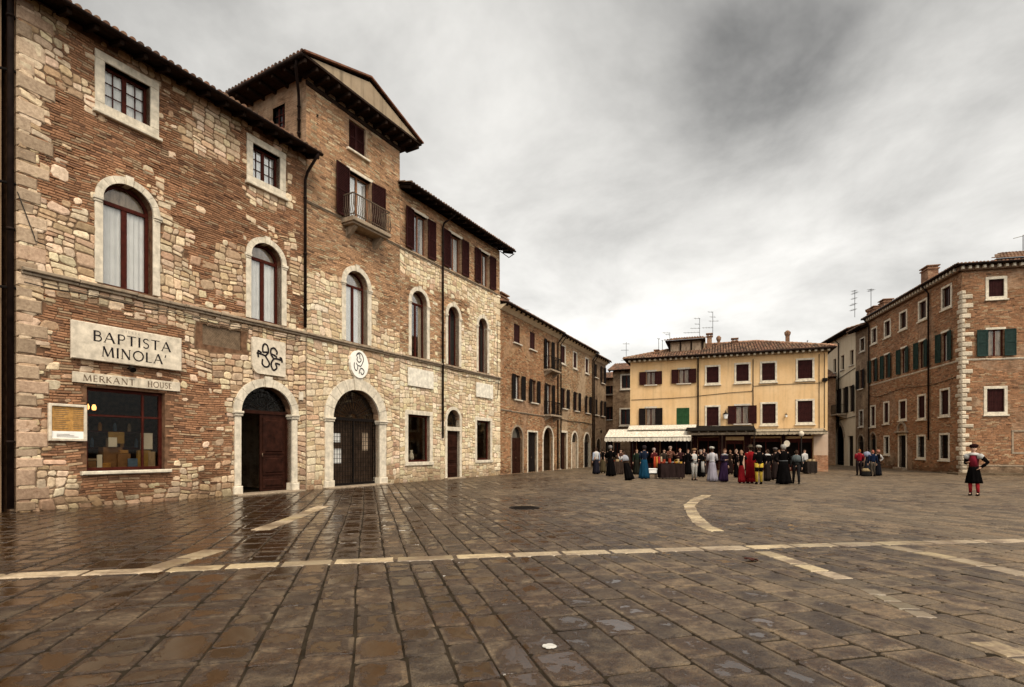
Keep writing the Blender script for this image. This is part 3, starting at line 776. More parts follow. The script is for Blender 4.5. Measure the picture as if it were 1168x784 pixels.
# ------------------------------------------------------------------ LEFT ROW: one street front, three houses
FA = Fac((-12.377, 13.43), (.569, 1)); SB = FA.x(349); SC = FA.x(456); SE = FA.x(570)
ZC = 6.08; ZB = 11.34
FB = FA.sub(SB); FC = FA.sub(SC)
def seg_dist(): pass
def poly_in(u, v, P):
    c = False; j = len(P)-1
    for i in range(len(P)):
        if (P[i][1] > v) != (P[j][1] > v) and u < (P[j][0]-P[i][0])*(v-P[i][1])/(P[j][1]-P[i][1])+P[i][0]: c = not c
        j = i
    return c
# patches of bare brick, as (x, z) outlines on the first house
def PZ(F, L): return [F.L(u, v) for u, v in L]
A_brick = [PZ(FA, [(46, 96), (62, 102), (187, 152), (280, 206), (283, 232), (330, 245), (352, 255), (352, 302), (335, 292), (330, 270), (300, 262), (275, 285), (225, 262), (196, 258), (186, 225), (146, 200), (104, 214), (98, 236), (55, 218)]),
           PZ(FA, [(62, 340), (150, 352), (200, 372), (208, 420), (206, 440), (64, 425), (45, 380), (60, 362)]),
           PZ(FA, [(48, 440), (100, 436), (200, 446), (262, 452), (262, 486), (230, 500), (196, 548), (90, 556), (52, 528), (60, 500)]),
           PZ(FA, [(205, 418), (240, 425), (255, 452), (262, 500), (262, 545), (230, 545), (198, 500)]),
           PZ(FA, [(330, 180), (352, 190), (352, 260), (332, 250)]),
           PZ(FA, [(100, 548), (200, 545), (200, 575), (90, 580)])]
def regA(x, z):
    if z < .25: return 1
    wob = noise.noise(Vector((x*1.4, z*1.4, 0)))*.5+noise.noise(Vector((x*4, z*4, 3)))*.3
    for i_, P in enumerate(A_brick):
        if poly_in(x+wob, z+wob*.6, P): return (.07, .10, .06, .38, .05, .45)[i_]
    n = noise.noise(Vector((x*.8, z*.9, 5.5)))
    if z > ZC+.2 and n > .18: return .25
    return 1
def regB(x, z):
    if z > 8.75+noise.noise(Vector((x*.9, 0, 2)))*.5: return 0
    if ZC+.2 < z and x > 3.9 and z > 7.2: return .1
    return 1
def regC(x, z):
    n = noise.noise(Vector((x*.8, z*.8, 8.5)))
    if z > ZB: return 0
    if z > 9.95: return 1
    if z > ZC+.2 and 0.0 < x < 3.6: return .18
    if z > ZC+.2 and 3.6 < x < 5.8 and z > 8.6: return .2
    return 1
def cornice(parent, x0, x1, z, prof=.16, h=.16, mat=TRIM_OLD, name='string_course', rng=R):
    mb = MB(); x = x0
    while x < x1-.01:
        x2 = min(x1, x+rng.uniform(1.0, 1.7)); dz = rng.uniform(-.012, .012); dy = rng.uniform(-.01, .01)
        mb.bbox(x+.004, -prof-dy, z+dz, x2-.004, .0, z+h*.55+dz, .02); mb.bbox(x+.004, -prof*.6-dy, z-h*.45+dz, x2-.004, 0, z+dz-.001, .012)
        x = x2
    return mb.build(name, mat, parent)
def quoins(parent, x, side, z0, z1, rng, tones, name='quoins', wide=(.32, .58), ret=.3):
    """corner blocks; side=+1 block runs to +x"""
    mb = MB(); z = z0; k = 0
    while z < z1-.1:
        h = rng.uniform(.22, .46); z2 = min(z1, z+h); w = wide[k % 2]*rng.uniform(.75, 1.25); t = rng.choice(tones); q = rng.uniform(.75, 1.15); col = tuple(c*q for c in t)
        a, b = (x-.03, x+w) if side > 0 else (x-w, x+.03)
        mb.bbox(a, -rng.uniform(.035, .06), z+.012, b, ret*(.7 if k % 2 else 1.3), z2-.012, .035, 0, col); z = z2; k += 1
    return mb.build(name, STONES, parent)

# --- first stone house
hA = FA.empty('stone_house', 'long stone and brick house on the far left carrying the cream shop signs', 'house', 0, group=None)
EA = 12.95
hA_holes = {
 'top1': rect(FA, 119, 171, 83, 136), 'top2': rect(FA, 288, 319, 172, 217),
 'ar1': (FA.x(117), ZC+.14, FA.x(174), 9.42-.18), 'ar2': (FA.x(286), ZC+.14, FA.x(321), 9.05),
 'shop': (FA.x(99), .98, FA.x(188), 3.30), 'door': (FA.x(274), 0.0, FA.x(332), 3.86),
 'vent': (FA.x(231), 5.02, FA.x(275), 5.68)}
def archh(h, r=None): w = (h[2]-h[0])/2; return (*h[:4], w if r is None else r)
hA_holes['ar1'] = archh(hA_holes['ar1'], .62); hA_holes['ar2'] = archh(hA_holes['ar2'], .58); hA_holes['door'] = archh(hA_holes['door'], .98)
hA_holes['top1'] = (hA_holes['top1'][0], 11.25, hA_holes['top1'][2], 12.45); hA_holes['top2'] = (hA_holes['top2'][0], 11.25, hA_holes['top2'][2], 12.45)
w = MB(); wall_mb(w, 0, -.05, SB, EA+.15, list(hA_holes.values()), .30); shell(w, 0, SB, EA+.15, 9)
rubble(w, 0.0, -.03, SB-.02, EA+.1, list(hA_holes.values()), regA, CREAMS, random.Random(5), 1, 2, sz=(.64, .38))
bricks(w, 0, 0, SB-.01, EA, list(hA_holes.values()), regA, random.Random(6), 1, (.34, .185, .108), rowh=.070)
w.build('wall', [RAKED, STONES, MORTAR], hA)
quoins(hA, 0, 1, 0, EA, random.Random(3), [(.44, .34, .25), (.50, .39, .29), (.38, .29, .21), (.47, .34, .25)], wide=(.36, .62))
cornice(hA, .05, SB, ZC-.02, .17, .17)
cornice(hA, .0, SB, ZC-.22, .05, .07, mat=TRIM_OLD, name='drip_course')
for k in ('top1', 'top2'): window(hA, hA_holes[k], 'frame', .24, None, glass='curtain', mun=(1, 2), recess=.20, fw=.07)
for k in ('ar1', 'ar2'): window(hA, hA_holes[k], 'arch', .20, None, glass='curtain', mun=(1, 0), recess=.24, transom=True, fw=.09, sill=False)
# shop window of the left house
def shop_window(parent, h, frame='none', sw=.2, mul=False):
    x0, z0, x1, z1 = h[:4]; mb = MB(); y = .17; f = .09
    mb.box(x0, y, z0, x0+f, y+.07, z1); mb.box(x1-f, y, z0, x1, y+.07, z1); mb.box(x0+f, y, z0, x1-f, y+.07, z0+f); mb.box(x0+f, y, z1-f, x1-f, y+.07, z1)
    if mul: mb.box(x0+f, y+.01, z0+(z1-z0)*.66, x1-f, y+.05, z0+(z1-z0)*.66+.05); mb.box((x0*.28+x1*.72), y+.005, z0+f, (x0*.28+x1*.72)+.06, y+.055, z1-f)
    o = mb.build('shop_window', WFRAME, parent)
    MB().box(x0+f, y+.03, z0+f, x1-f, y+.036, z1-f).build('pane', GLASS_S, o)
    MB().box(x0+.02, y+.08, z0-.02, x1-.02, y+.75, z0+.04).build('display_shelf', WFRAME, o)
    if frame != 'none':
        s = MB(); t = sw; s.bbox(x0-t, -.05, z0, x0, .16, z1, .012); s.bbox(x1, -.05, z0, x1+t, .16, z1, .012); s.bbox(x0-t, -.053, z1, x1+t, .16, z1+t, .012); s.bbox(x0-t-.03, -.10, z0-t*.8, x1+t+.03, .158, z0, .014)
        s.build('stone_surround', TRIM, o)
    else:
        MB().bbox(x0-.16, -.16, z0-.10, x1+.14, .2, z0-.0, .02).build('sill', TRIM, o)
    return o
shop_window(hA, hA_holes['shop'], mul=True)
# door of the left house: one leaf open
def portal(parent, h, t=.26, spring=None, mat=TRIM, n=9):
    x0, z0, x1, z1, rise = h; cxm = (x0+x1)/2; zs = z1-rise; s = MB()
    for a, b in ((x0-t, x0), (x1, x1+t)):
        s.bbox(a-.05, -.14, z0-.04, b+.03 if b == x0 else b+.05, .28, z0+.32, .03); s.bbox(a, -.09, z0+.32, b, .28, zs-.14, .02)
        s.bbox(a-.04, -.13, zs-.14, b+.04, .27, zs-.05, .02); s.bbox(a-.08, -.17, zs-.05, b+.05, .27, zs+.03, .02)
    ring_blocks(s, cxm, zs+.03, (x1-x0)/2, rise-.03, t+.05, -.085, .28, n, True, .005)
    o = s.build('portal', mat, parent)
    MB().bbox(x0-t-.1, -.42, -.03, x1+t+.1, .3, z0+.05, .02).build('doorstep', TRIM_OLD, o)
    return o
def fanlight(parent, x0, x1, zs, rise, y=.2, n=9, mat=IRON):
    cxm = (x0+x1)/2; r = (x1-x0)/2; mb = MB()
    for k in range(n+1):
        a = PI*k/n; mb.obox((cxm-.18*math.cos(a)*r, y, zs+.18*math.sin(a)*rise), (cxm-math.cos(a)*r*.98, y, zs+math.sin(a)*rise*.98), .022, .022, up=Vector((0, 1, 0)))
    for q in (.18, .6, .82):
        P = [(cxm-q*r*math.cos(PI*k/16), y, zs+q*rise*math.sin(PI*k/16)) for k in range(17)]; mb.tube(P, .011, 5)
    # scrolls between the spokes
    for k in range(n):
        a = PI*(k+.5)/n; c_ = (cxm-.72*r*math.cos(a), zs+.72*rise*math.sin(a)); mb.tube([(c_[0]+.05*math.cos(q*.9), y, c_[1]+.05*math.sin(q*.9)) for q in range(8)], .008, 4)
    o = mb.build('fanlight_grille', mat, parent)
    MB().prism([(cxm-math.cos(PI*k/14)*r*.99, zs+math.sin(PI*k/14)*rise*.99) for k in range(15)][::-1] , y+.06, y+.065).build('pane', GLASS_S, o)
    return o
dh = hA_holes['door']; zsA = dh[3]-dh[4]
portal(hA, dh, .24)
fanlight(hA, dh[0]+.06, dh[2]-.06, zsA+.12, dh[4]-.16)
def door_leaf(parent, x0, z0, x1, z1, y, rows=(.16, .27, .52), rz=0, mat=DOORW, name='door', glass_top=True):
    wd = x1-x0; mb = MB(); mb.box(0, 0, 0, wd, .05, z1-z0); H = z1-z0; z = .12; m = .10
    tot = sum(rows); av = H-.24-m*(len(rows)-1)*.8
    for i, r_ in enumerate(rows):
        hh = av*r_/tot; 
        mb.bbox(.10, -.035, z, wd-.10, .0, z+hh, .012); mb.bbox(.15, -.034, z+.05, wd-.15, -.0345, z+hh-.05, .0001) if hh > 9 else None; mb.bbox(.17, -.070, z+.075, wd-.17, -.035, z+hh-.075, .035) if hh > .25 else None
        z += hh+m*.8
    o = mb.build(name, mat, parent); o.location = (x0, y, z0); o.rotation_euler = (0, 0, rz)
    MB().tube([(.06, -.06, H*.45), (.06, -.06, H*.45+.14)], .014, 6).build('handle', BRONZE, o, True)
    return o
dfr = MB(); dfr.box(dh[0], .2, .03, dh[0]+.07, .3, zsA+.1); dfr.box(dh[2]-.07, .2, .03, dh[2], .3, zsA+.1); dfr.box(dh[0], .18, zsA+.0, dh[2], .3, zsA+.12); dfr.build('door_frame', DOORW, hA)
cmx = (dh[0]+dh[2])/2
door_leaf(hA, cmx-.12, .04, dh[2]-.08, zsA-.01, .22)
door_leaf(hA, dh[0]+.08, .04, cmx-.12, zsA-.01, .26, rz=1.35)
# bricked vent with grille
vh = hA_holes['vent']; g = MB(); g.box(vh[0], .05, vh[1], vh[2], .08, vh[3])
for k in range(26):
    x = vh[0]-.5+(vh[2]-vh[0]+.5)*k/26
    a = max(vh[0], x); b = min(vh[2], x+.5)
    if b-a > .03: g.obox((a, .045, vh[1]+(a-x)/.5*(vh[3]-vh[1])), (b, .045, vh[1]+(b-x)/.5*(vh[3]-vh[1])), .012, .012, up=Vector((0, 1, 0)))
g.build('vent_grille', flat_mat('vent_metal', (.16, .11, .07), .8, .3, 8), hA)
# roof
def lean_roof(house, F, x0, x1, z, over, depth, rise, rng, x_over=(.3, .3), pitch_base=(.20, .105, .06), gutter=True, raft=.6):
    a, b = x0-x_over[0], x1+x_over[1]; sl = rise/depth; y0 = -over; ze = z
    zr = ze+sl*(depth+over)
    mb = MB(); tiled_plane(mb, (a, y0, ze+.06), (b, y0, ze+.06), (a, depth, zr+.06), (b, depth, zr+.06), rng, base=pitch_base)
    mb.mesh([(a, y0+.02, ze), (b, y0+.02, ze), (b, depth, zr), (a, depth, zr), (a, y0+.02, ze+.05), (b, y0+.02, ze+.05), (b, depth, zr+.05), (a, depth, zr+.05)],
            [(0, 3, 2, 1), (0, 1, 5, 4), (1, 2, 6, 5), (3, 0, 4, 7), (2, 3, 7, 6)], 1)
    mb.face([(a, depth, zr), (b, depth, zr), (b, 2*depth+over, ze), (a, 2*depth+over, ze)], 1)
    mb.face([(a+x_over[0], 0, ze), (a+x_over[0], depth, zr), (a+x_over[0], 2*depth+over, ze)], 1); mb.face([(b-x_over[1], 0, ze), (b-x_over[1], 2*depth+over, ze), (b-x_over[1], depth, zr)], 1)
    o = mb.build('roof', [TILE, WOOD], house)
    add_rafters(o, y0+.05, a+.1, b-.1, ze+.0, raft, .10, .13, y_in=.02, slope=sl)
    if gutter:
        gm = MB(); r = .075
        P = [(y0-.07+r*math.cos(PI+PI*k/6), ze+.03+r*math.sin(PI+PI*k/6)) for k in range(7)]
        for k in range(6): gm.face([(a, P[k][0], P[k][1]), (b, P[k][0], P[k][1]), (b, P[k+1][0], P[k+1][1]), (a, P[k+1][0], P[k+1][1])])
        Q2 = [(y0-.07+(r-.012)*math.cos(PI+PI*k/6), ze+.03+(r-.012)*math.sin(PI+PI*k/6)) for k in range(7)]
        for k in range(6): gm.face([(a, Q2[k+1][0], Q2[k+1][1]), (b, Q2[k+1][0], Q2[k+1][1]), (b, Q2[k][0], Q2[k][1]), (a, Q2[k][0], Q2[k][1])])
        gm.face([(a, p[0], p[1]) for p in P]); gm.face([(b, p[0], p[1]) for p in P][::-1])
        gm.build('gutter', PIPE, o)
    return o
lean_roof(hA, FA, 0, SB, EA, .72, 4.5, 1.3, random.Random(11), (.5, .12))
def downpipe(parent, pts, r=.055):
    o = MB().tube(pts, r, 8).build('downpipe', PIPE, parent, True)
    for k in range(3):
        p = Vector(pts[-2]).lerp(Vector(pts[-1]), .12+.38*k)
        MB().tube([p-Vector((0, 0, .03)), p+Vector((0, 0, .03))], r*1.35, 8).build('pipe_bracket', PIPE, o, True)
    return o
xq = SB-.13
downpipe(hA, [(xq+.05, -.78, EA-.02), (xq+.03, -.70, EA-.18), (xq, -.25, EA-.62), (xq, -.12, EA-.9), (xq, -.12, ZC+.25)])
cable(hA, [(.1, -.10, ZC-.30)]+[(SB*k/14, -.09-.02*(k % 2), ZC-.30-.03*math.sin(k*1.7)) for k in range(1, 14)]+[(SB, -.09, ZC-.3)], .014)
cable(hA, [(-.02, -.06, 8.0), (.3, -.1, ZC+.9), (.32, -.1, ZC+.8), (.7, -.06, ZC+.75)], .012)

# --- tower house
hB = FB.empty('tower_house', 'tall narrow brick tower house with pediment gable and small iron balcony', 'house')
LB = SC-SB
def hb(u0, u1, z0, z1, rise=0): return (FB.x(u0), z0, FB.x(u1), z1, rise)
EB = 16.2
B_h = {'top': hb(398, 417, 14.62, 15.85), 'bal': hb(397, 423, ZB+.05, 13.55), 'arch': hb(394, 419, ZC+.14, 9.32, .62), 'door': hb(379, 432, 0, 4.18, 1.30)}
B_h['top'] = (B_h['top'][0], 14.45, B_h['top'][2], 15.75, 0)
w = MB(); wall_mb(w, 0, -.05, LB, EB+.2, list(B_h.values()), .32); rubble(w, .02, -.03, LB-.02, 9.2, list(B_h.values()), regB, CREAMS[:5]+PALES, random.Random(8), 1, 2, kr=(.84, 1.1), rel=.75)
bricks(w, 0.01, 6.0, LB-.01, EB, list(B_h.values()), regB, random.Random(16), 1, (.46, .285, .17), .075)
# side walls above the neighbours with the small window of the tower's left side
DB = 8.0
def side(mb, X, D, Z0, Z1, hole=None, flip=False):
    ys = sorted({0, D, *( (hole[0], hole[2]) if hole else () )}); zs_ = sorted({Z0, Z1, *((hole[1], hole[3]) if hole else ())})
    for i in range(len(ys)-1):
        for j in range(len(zs_)-1):
            a, b, c, d = ys[i], ys[i+1], zs_[j], zs_[j+1]
            if hole and hole[0] <= (a+b)/2 <= hole[2] and hole[1] <= (c+d)/2 <= hole[3]: continue
            P = [(X, a, c), (X, b, c), (X, b, d), (X, a, d)]; mb.face(P if flip else P[::-1])
SWH = (1.25, 14.65, 2.0, 15.55)
side(w, 0, DB, -.05, EB+.2, SWH); side(w, LB, DB, -.05, EB+.2, None, True); w.face([(LB, DB, 0), (0, DB, 0), (0, DB, EB+.2), (LB, DB, EB+.2)]); w.face([(0, 0, EB+.2), (LB, 0, EB+.2), (LB, DB, EB+.2), (0, DB, EB+.2)])
w.build('wall', [BRICK_B, STONES, MORTAR_L], hB)
portal(hB, B_h['door'], .42, n=11)
bd = B_h['door']; zsB = bd[3]-bd[4]
fanlight(hB, bd[0]+.04, bd[2]-.04, zsB+.08, bd[4]-.12, n=13)
gt = MB(); gt.box(bd[0], .19, .04, bd[0]+.05, .24, zsB); gt.box(bd[2]-.05, .19, .04, bd[2], .24, zsB); gt.box(bd[0], .18, zsB-.04, bd[2], .25, zsB+.06); gt.box(bd[0], .19, .04, bd[2], .24, .16)
mxx = (bd[0]+bd[2])/2; gt.box(mxx-.035, .185, .1, mxx+.035, .245, zsB)
for k in range(1, 18): x = bd[0]+(bd[2]-bd[0])*k/18; gt.box(x-.008, .205, .1, x+.008, .221, zsB)
for k in range(1, 15): z = .1+(zsB-.1)*k/15; gt.box(bd[0], .2, z-.009, bd[2], .226, z+.009)
gt.build('iron_gate', IRON, hB)
gr = MB(); gr.box(bd[0]-.02, .42, 0, bd[2]+.02, .46, bd[3]-.1); gr.build('glazed_door', flat_mat('brown_inner_door', (.045, .028, .018), .6, .4, 4), hB)
for i, (x, z, ww, hh) in enumerate(((bd[0]+.28, 1.9, .52, .38), (bd[0]+.22, 1.0, .62, .62), (bd[2]-.62, 1.55, .34, .8))):
    o = tag(MB().box(0, 0, 0, ww, .012, hh).build('paper_notice', PAPER if i < 2 else CURT2, None), ['small white paper notice behind the iron gate, the upper one', 'large white paper notice low behind the iron gate, below the smaller one', 'beige paper poster behind the right leaf of the iron gate'][i], 'notice')
    o.location = FB.pt(x, -.40, z); o.rotation_euler = (0, 0, FB.rz)
window(hB, B_h['arch'], 'arch', .22, None, glass='curtain', mun=(1, 0), recess=.24, transom=True, fw=.07, sill=False)
window(hB, B_h['top'], None, .1, 'closed', SHUT, recess=.14, glass='dark', sill=True)
window(hB, B_h['bal'], None, .1, 'open', SHUT, recess=.2, glass='curtain', mun=(1, 0), sill=False, lintel=True, twist=.10, sh_out=.78, fmat=flat_mat('brown_frame', (.22, .10, .05), .5))
sw_ = MB(); sw_.box(-.03, SWH[0], SWH[1]-.08, .1, SWH[2], SWH[1]); 
for k in range(1, 3): y = SWH[0]+(SWH[2]-SWH[0])*k/3; sw_.box(.1, y-.02, SWH[1], .14, y+.02, SWH[3])
for k in range(1, 3): z = SWH[1]+(SWH[3]-SWH[1])*k/3; sw_.box(.11, SWH[0], z-.015, .13, SWH[2], z+.015)
so = sw_.build('side_window', WFRAME, hB); MB().box(.15, SWH[0], SWH[1], .16, SWH[2], SWH[3]).build('pane', GLASS_D, so)
cornice(hB, 0, LB, ZC-.02, .17, .17)
cornice(hB, 0.0, FB.x(394), ZB-.02, .09, .10); cornice(hB, FB.x(436), LB, ZB-.02, .09, .10)
# putlog holes and iron wall ties
for u, v in ((362, 137), (434, 182)): MB().box(-.05, -.012, -.22, .05, .02, .22).build('wall_tie', IRON, hB).location = (FB.x(u), 0, FB.z(u, v))
for u, v in ((375, 162), (378, 186), (440, 223)): MB().box(-.08, -.004, -.12, .08, .02, .12).build('putlog_hole', DARK, hB).location = (FB.x(u), 0, FB.z(u, v))
# balcony
xb0, xb1 = FB.x(389)-.0, FB.x(437)-.25
b = MB(); b.bbox(xb0, -.72, ZB-.22, xb1, 0, ZB-.04, .03); b.bbox(xb0+.08, -.64, ZB-.30, xb1-.08, 0, ZB-.221, .03)
brk = []
for x in (xb0+.25, xb1-.45):
    b_q = MB(); brk.append(b_q)
    b_q.mesh([(x, 0, ZB-.75), (x+.2, 0, ZB-.75), (x+.2, -.5, ZB-.36), (x, -.5, ZB-.36), (x, -.5, ZB-.3), (x+.2, -.5, ZB-.3), (x, 0, ZB-.3), (x+.2, 0, ZB-.3)], [(0, 1, 2, 3), (3, 2, 5, 4), (0, 3, 4, 6), (1, 7, 5, 2)])
bo = b.build('balcony', TRIM_OLD, hB)
for b_q in brk: b_q.build('bracket', TRIM_OLD, bo)
rl = MB(); zt = ZB+.92
for p, q in (((xb0+.04, 0), (xb0+.04, -.68)), ((xb0+.04, -.68), (xb1-.04, -.68)), ((xb1-.04, -.68), (xb1-.04, 0))):
    rl.obox((p[0], p[1], zt), (q[0], q[1], zt), .05, .04); rl.obox((p[0], p[1], ZB+.06), (q[0], q[1], ZB+.06), .03, .03)
    L_ = math.hypot(q[0]-p[0], q[1]-p[1]); n = int(L_/.11)
    for k in range(n+1):
        x = p[0]+(q[0]-p[0])*k/n; y = p[1]+(q[1]-p[1])*k/n; dx, dy = (-(q[1]-p[1])/L_, (q[0]-p[0])/L_)
        sg = -1
        rl.tube([(x, y, ZB-.02), (x-dx*sg*-.05, y-dy*.08, ZB+.22), (x, y-dy*.02, ZB+.5), (x, y, zt)], .014, 5)
rl.build('railing', flat_mat('grey_rust_iron', (.11, .08, .055), .7, .4, 20), bo)
# tower roof: ridge at right angles to the street, pediment over a deep eave
ov = .85; so_ = .8; zE = EB+.02; xa, xbb = -so_, LB+so_*.75; xm = (xa+xbb)/2; zR = zE+1.08; yb = DB+.4
m = MB()
tiled_plane(m, (xa, yb, zE+.10), (xa, -ov, zE+.10), (xm, yb, zR+.10), (xm, -ov, zR+.10), random.Random(2), base=(.20, .10, .055))
tiled_plane(m, (xbb, -ov, zE+.10), (xbb, yb, zE+.10), (xm, -ov, zR+.10), (xm, yb, zR+.10), random.Random(3), base=(.20, .10, .055))
m.mesh([(xa, -ov, zE), (xbb, -ov, zE), (xbb, yb, zE), (xa, yb, zE), (xa, -ov, zE+.09), (xbb, -ov, zE+.09), (xbb, yb, zE+.09), (xa, yb, zE+.09)], [(0, 3, 2, 1), (0, 1, 5, 4), (1, 2, 6, 5), (2, 3, 7, 6), (3, 0, 4, 7)], 1)
m.face([(xa, yb, zE+.09), (xbb, yb, zE+.09), (xm, yb, zR+.09)], 1)
ro = m.build('roof', [TILE, WOOD], hB)
pd = MB(); pd.prism([(xa+.25, zE+.092), (xbb-.25, zE+.092), (xm, zR-.06)], -ov+.02, -ov+.12); pd.build('pediment', PEDI, ro)
vg = MB(); vg.obox((xa-.03, -ov-.03, zE+.12), (xm, -ov-.03, zR+.14), .14, .07); vg.obox((xbb+.03, -ov-.03, zE+.12), (xm, -ov-.03, zR+.14), .14, .07); vg.build('verge', flat_mat('verge_tile', (.14, .065, .04), .9, .5, 5), ro)
n = 12; me_ = None
for k in range(n+1):
    x = xa+.15+(xbb-xa-.3)*k/n
    if me_ is None: o = MB().bbox(-.06, -ov+.06, -.17, .06, 0, -.003, .03).build('rafter', WOOD, ro); me_ = o.data
    else: o = bpy.data.objects.new('rafter', me_); C.objects.link(o); o.parent = ro
    o.location = (x, 0, zE)
me_ = None
for k in range(10):
    if me_ is None: o = MB().box(xa+.06, -.05, -.15, 0, .05, -.003).build('side_rafter', WOOD, ro); me_ = o.data
    else: o = bpy.data.objects.new('side_rafter', me_); C.objects.link(o); o.parent = ro
    o.location = (0, .3+k*.75, zE)
MB().box(-.02, -.06, zE-.35, LB+.02, 0, zE-.18).build('eave_board', WOOD, ro)
gb = MB(); gb.tube([(xa-.05, -ov, zE+.02), (xa-.05, yb, zE+.02)], .07, 8); gb.build('gutter', PIPE, ro, True)
downpipe(hB, [(xa, -.45, zE), (xa+.1, -.3, zE-.25), (-.2, .18, zE-.75), (-.09, .3, zE-1.0), (-.09, .3, EA+.9)])

# --- third house of the row
hC = FC.empty('stone_house', 'pale rubble stone house with three arched windows standing right of the brick tower', 'house')
LC = SE-SC; ECz = 14.10
def hc(u0, u1, z0, z1, rise=0): return (FC.x(u0), z0, FC.x(u1), z1, rise)
def centred(u, w, z0, z1, rise=0): x = FC.x(u); return (x-w/2, z0, x+w/2, z1, rise)
C_h = {'t1': centred(479, 1.12, ZB+.10, 13.42), 't2': centred(519.5, 1.10, ZB+.10, 13.42), 't3': centred(552.5, 1.05, ZB+.10, 13.42),
       'a1': centred(478, 1.22, ZC+.14, 9.55, .61), 'a2': centred(517, 1.05, ZC+.14, 9.45, .52), 'a3': centred(550.5, 1.0, ZC+.14, 9.45, .50),
       's1': hc(465, 490, .98, 3.32), 's2': hc(543.5, 559, .98, 3.32), 'door': hc(509.5, 524, 0, 3.78, .55)}
w = MB(); wall_mb(w, 0, -.05, LC, ECz, list(C_h.values()), .3); shell(w, 0, LC, ECz, 10)
rubble(w, .0, -.03, LC, ZB-.05, list(C_h.values()), regC, PALES, random.Random(15), 1, 2, sz=(.66, .42), kr=(.84, 1.08), rel=.65)
bricks(w, 0.01, 6.0, LC-.01, ECz, list(C_h.values()), regC, random.Random(26), 1, (.46, .285, .17), .075)
w.build('wall', [BRICK_B, STONES, MORTAR_L], hC)
quoins(hC, LC, -1, 0, ZB, random.Random(4), PALES, wide=(.35, .55))
cornice(hC, 0, LC, ZC-.02, .17, .17); cornice(hC, 0, LC, ZB-.06, .10, .12)
for k in ('t1', 't2', 't3'): window(hC, C_h[k], None, .1, 'open', SHUT, glass='part' if k != 't2' else 'curtain', mun=(1, 0), recess=.18, sill=False, lintel=True, sh_out=.62, fmat=flat_mat('brown_frame', (.16, .07, .04), .5), curt=CURT)
for k in ('a1', 'a2', 'a3'): window(hC, C_h[k], 'arch', .20, None, glass='part' if k == 'a1' else 'dark', curt=CURT2, mun=(1, 0), recess=.24, transom=(k == 'a1'), fw=.07, sill=False)
shop_window(hC, C_h['s1'], 'frame', .22); shop_window(hC, C_h['s2'], 'frame', .2)
cd = C_h['door']
s = MB(); t = .17
for a, b_ in ((cd[0]-t, cd[0]), (cd[2], cd[2]+t)): s.bbox(a, -.06, 0, b_, .2, cd[3]-cd[4], .015)
s.bbox(cd[0]-t, -.065, 2.62, cd[2]+t, .2, 2.84, .012)
ring_blocks(s, (cd[0]+cd[2])/2, cd[3]-cd[4]+.002, (cd[2]-cd[0])/2, cd[4], t, -.06, .2, 7, False); so2 = s.build('portal', TRIM, hC)
MB().bbox(cd[0]-.25, -.3, -.03, cd[2]+.25, .2, .07, .02).build('doorstep', TRIM_OLD, so2)
door_leaf(hC, cd[0]+.01, .07, cd[2]-.01, 2.62, .14, rows=(.3, .3, .4))
fanlight(hC, cd[0]+.02, cd[2]-.02, 2.86, cd[3]-2.88, y=.14, n=7)
lean_roof(hC, FC, 0, LC, ECz, .75, 5, 1.4, random.Random(12), (.1, .55), raft=.62)
xp = FC.x(503); downpipe(hC, [(xp+.25, -.8, ECz), (xp+.2, -.6, ECz-.2), (xp, -.2, ECz-.5), (xp, -.13, ECz-.7), (xp, -.13, 2.2)])
MB().tube([(LC-.1, -.1, ECz-.05), (LC+.55, -.35, ECz-.28), (LC+.62, -.7, ECz-.08)], .03, 6).build('roof_brace', PIPE, hC, True)
cable(hC, [(0, -.1, ZC-.3)]+[(LC*k/12, -.09, ZC-.32-.04*math.sin(k*2.1)) for k in range(1, 12)]+[(LC, -.09, ZC-.33)], .014)
cable(hC, [(LC-.4, -.06, 9.6), (LC-.4, -.06, ZC+.2), (LC-.38, -.18, ZC), (LC-.4, -.06, 4.8)], .014)

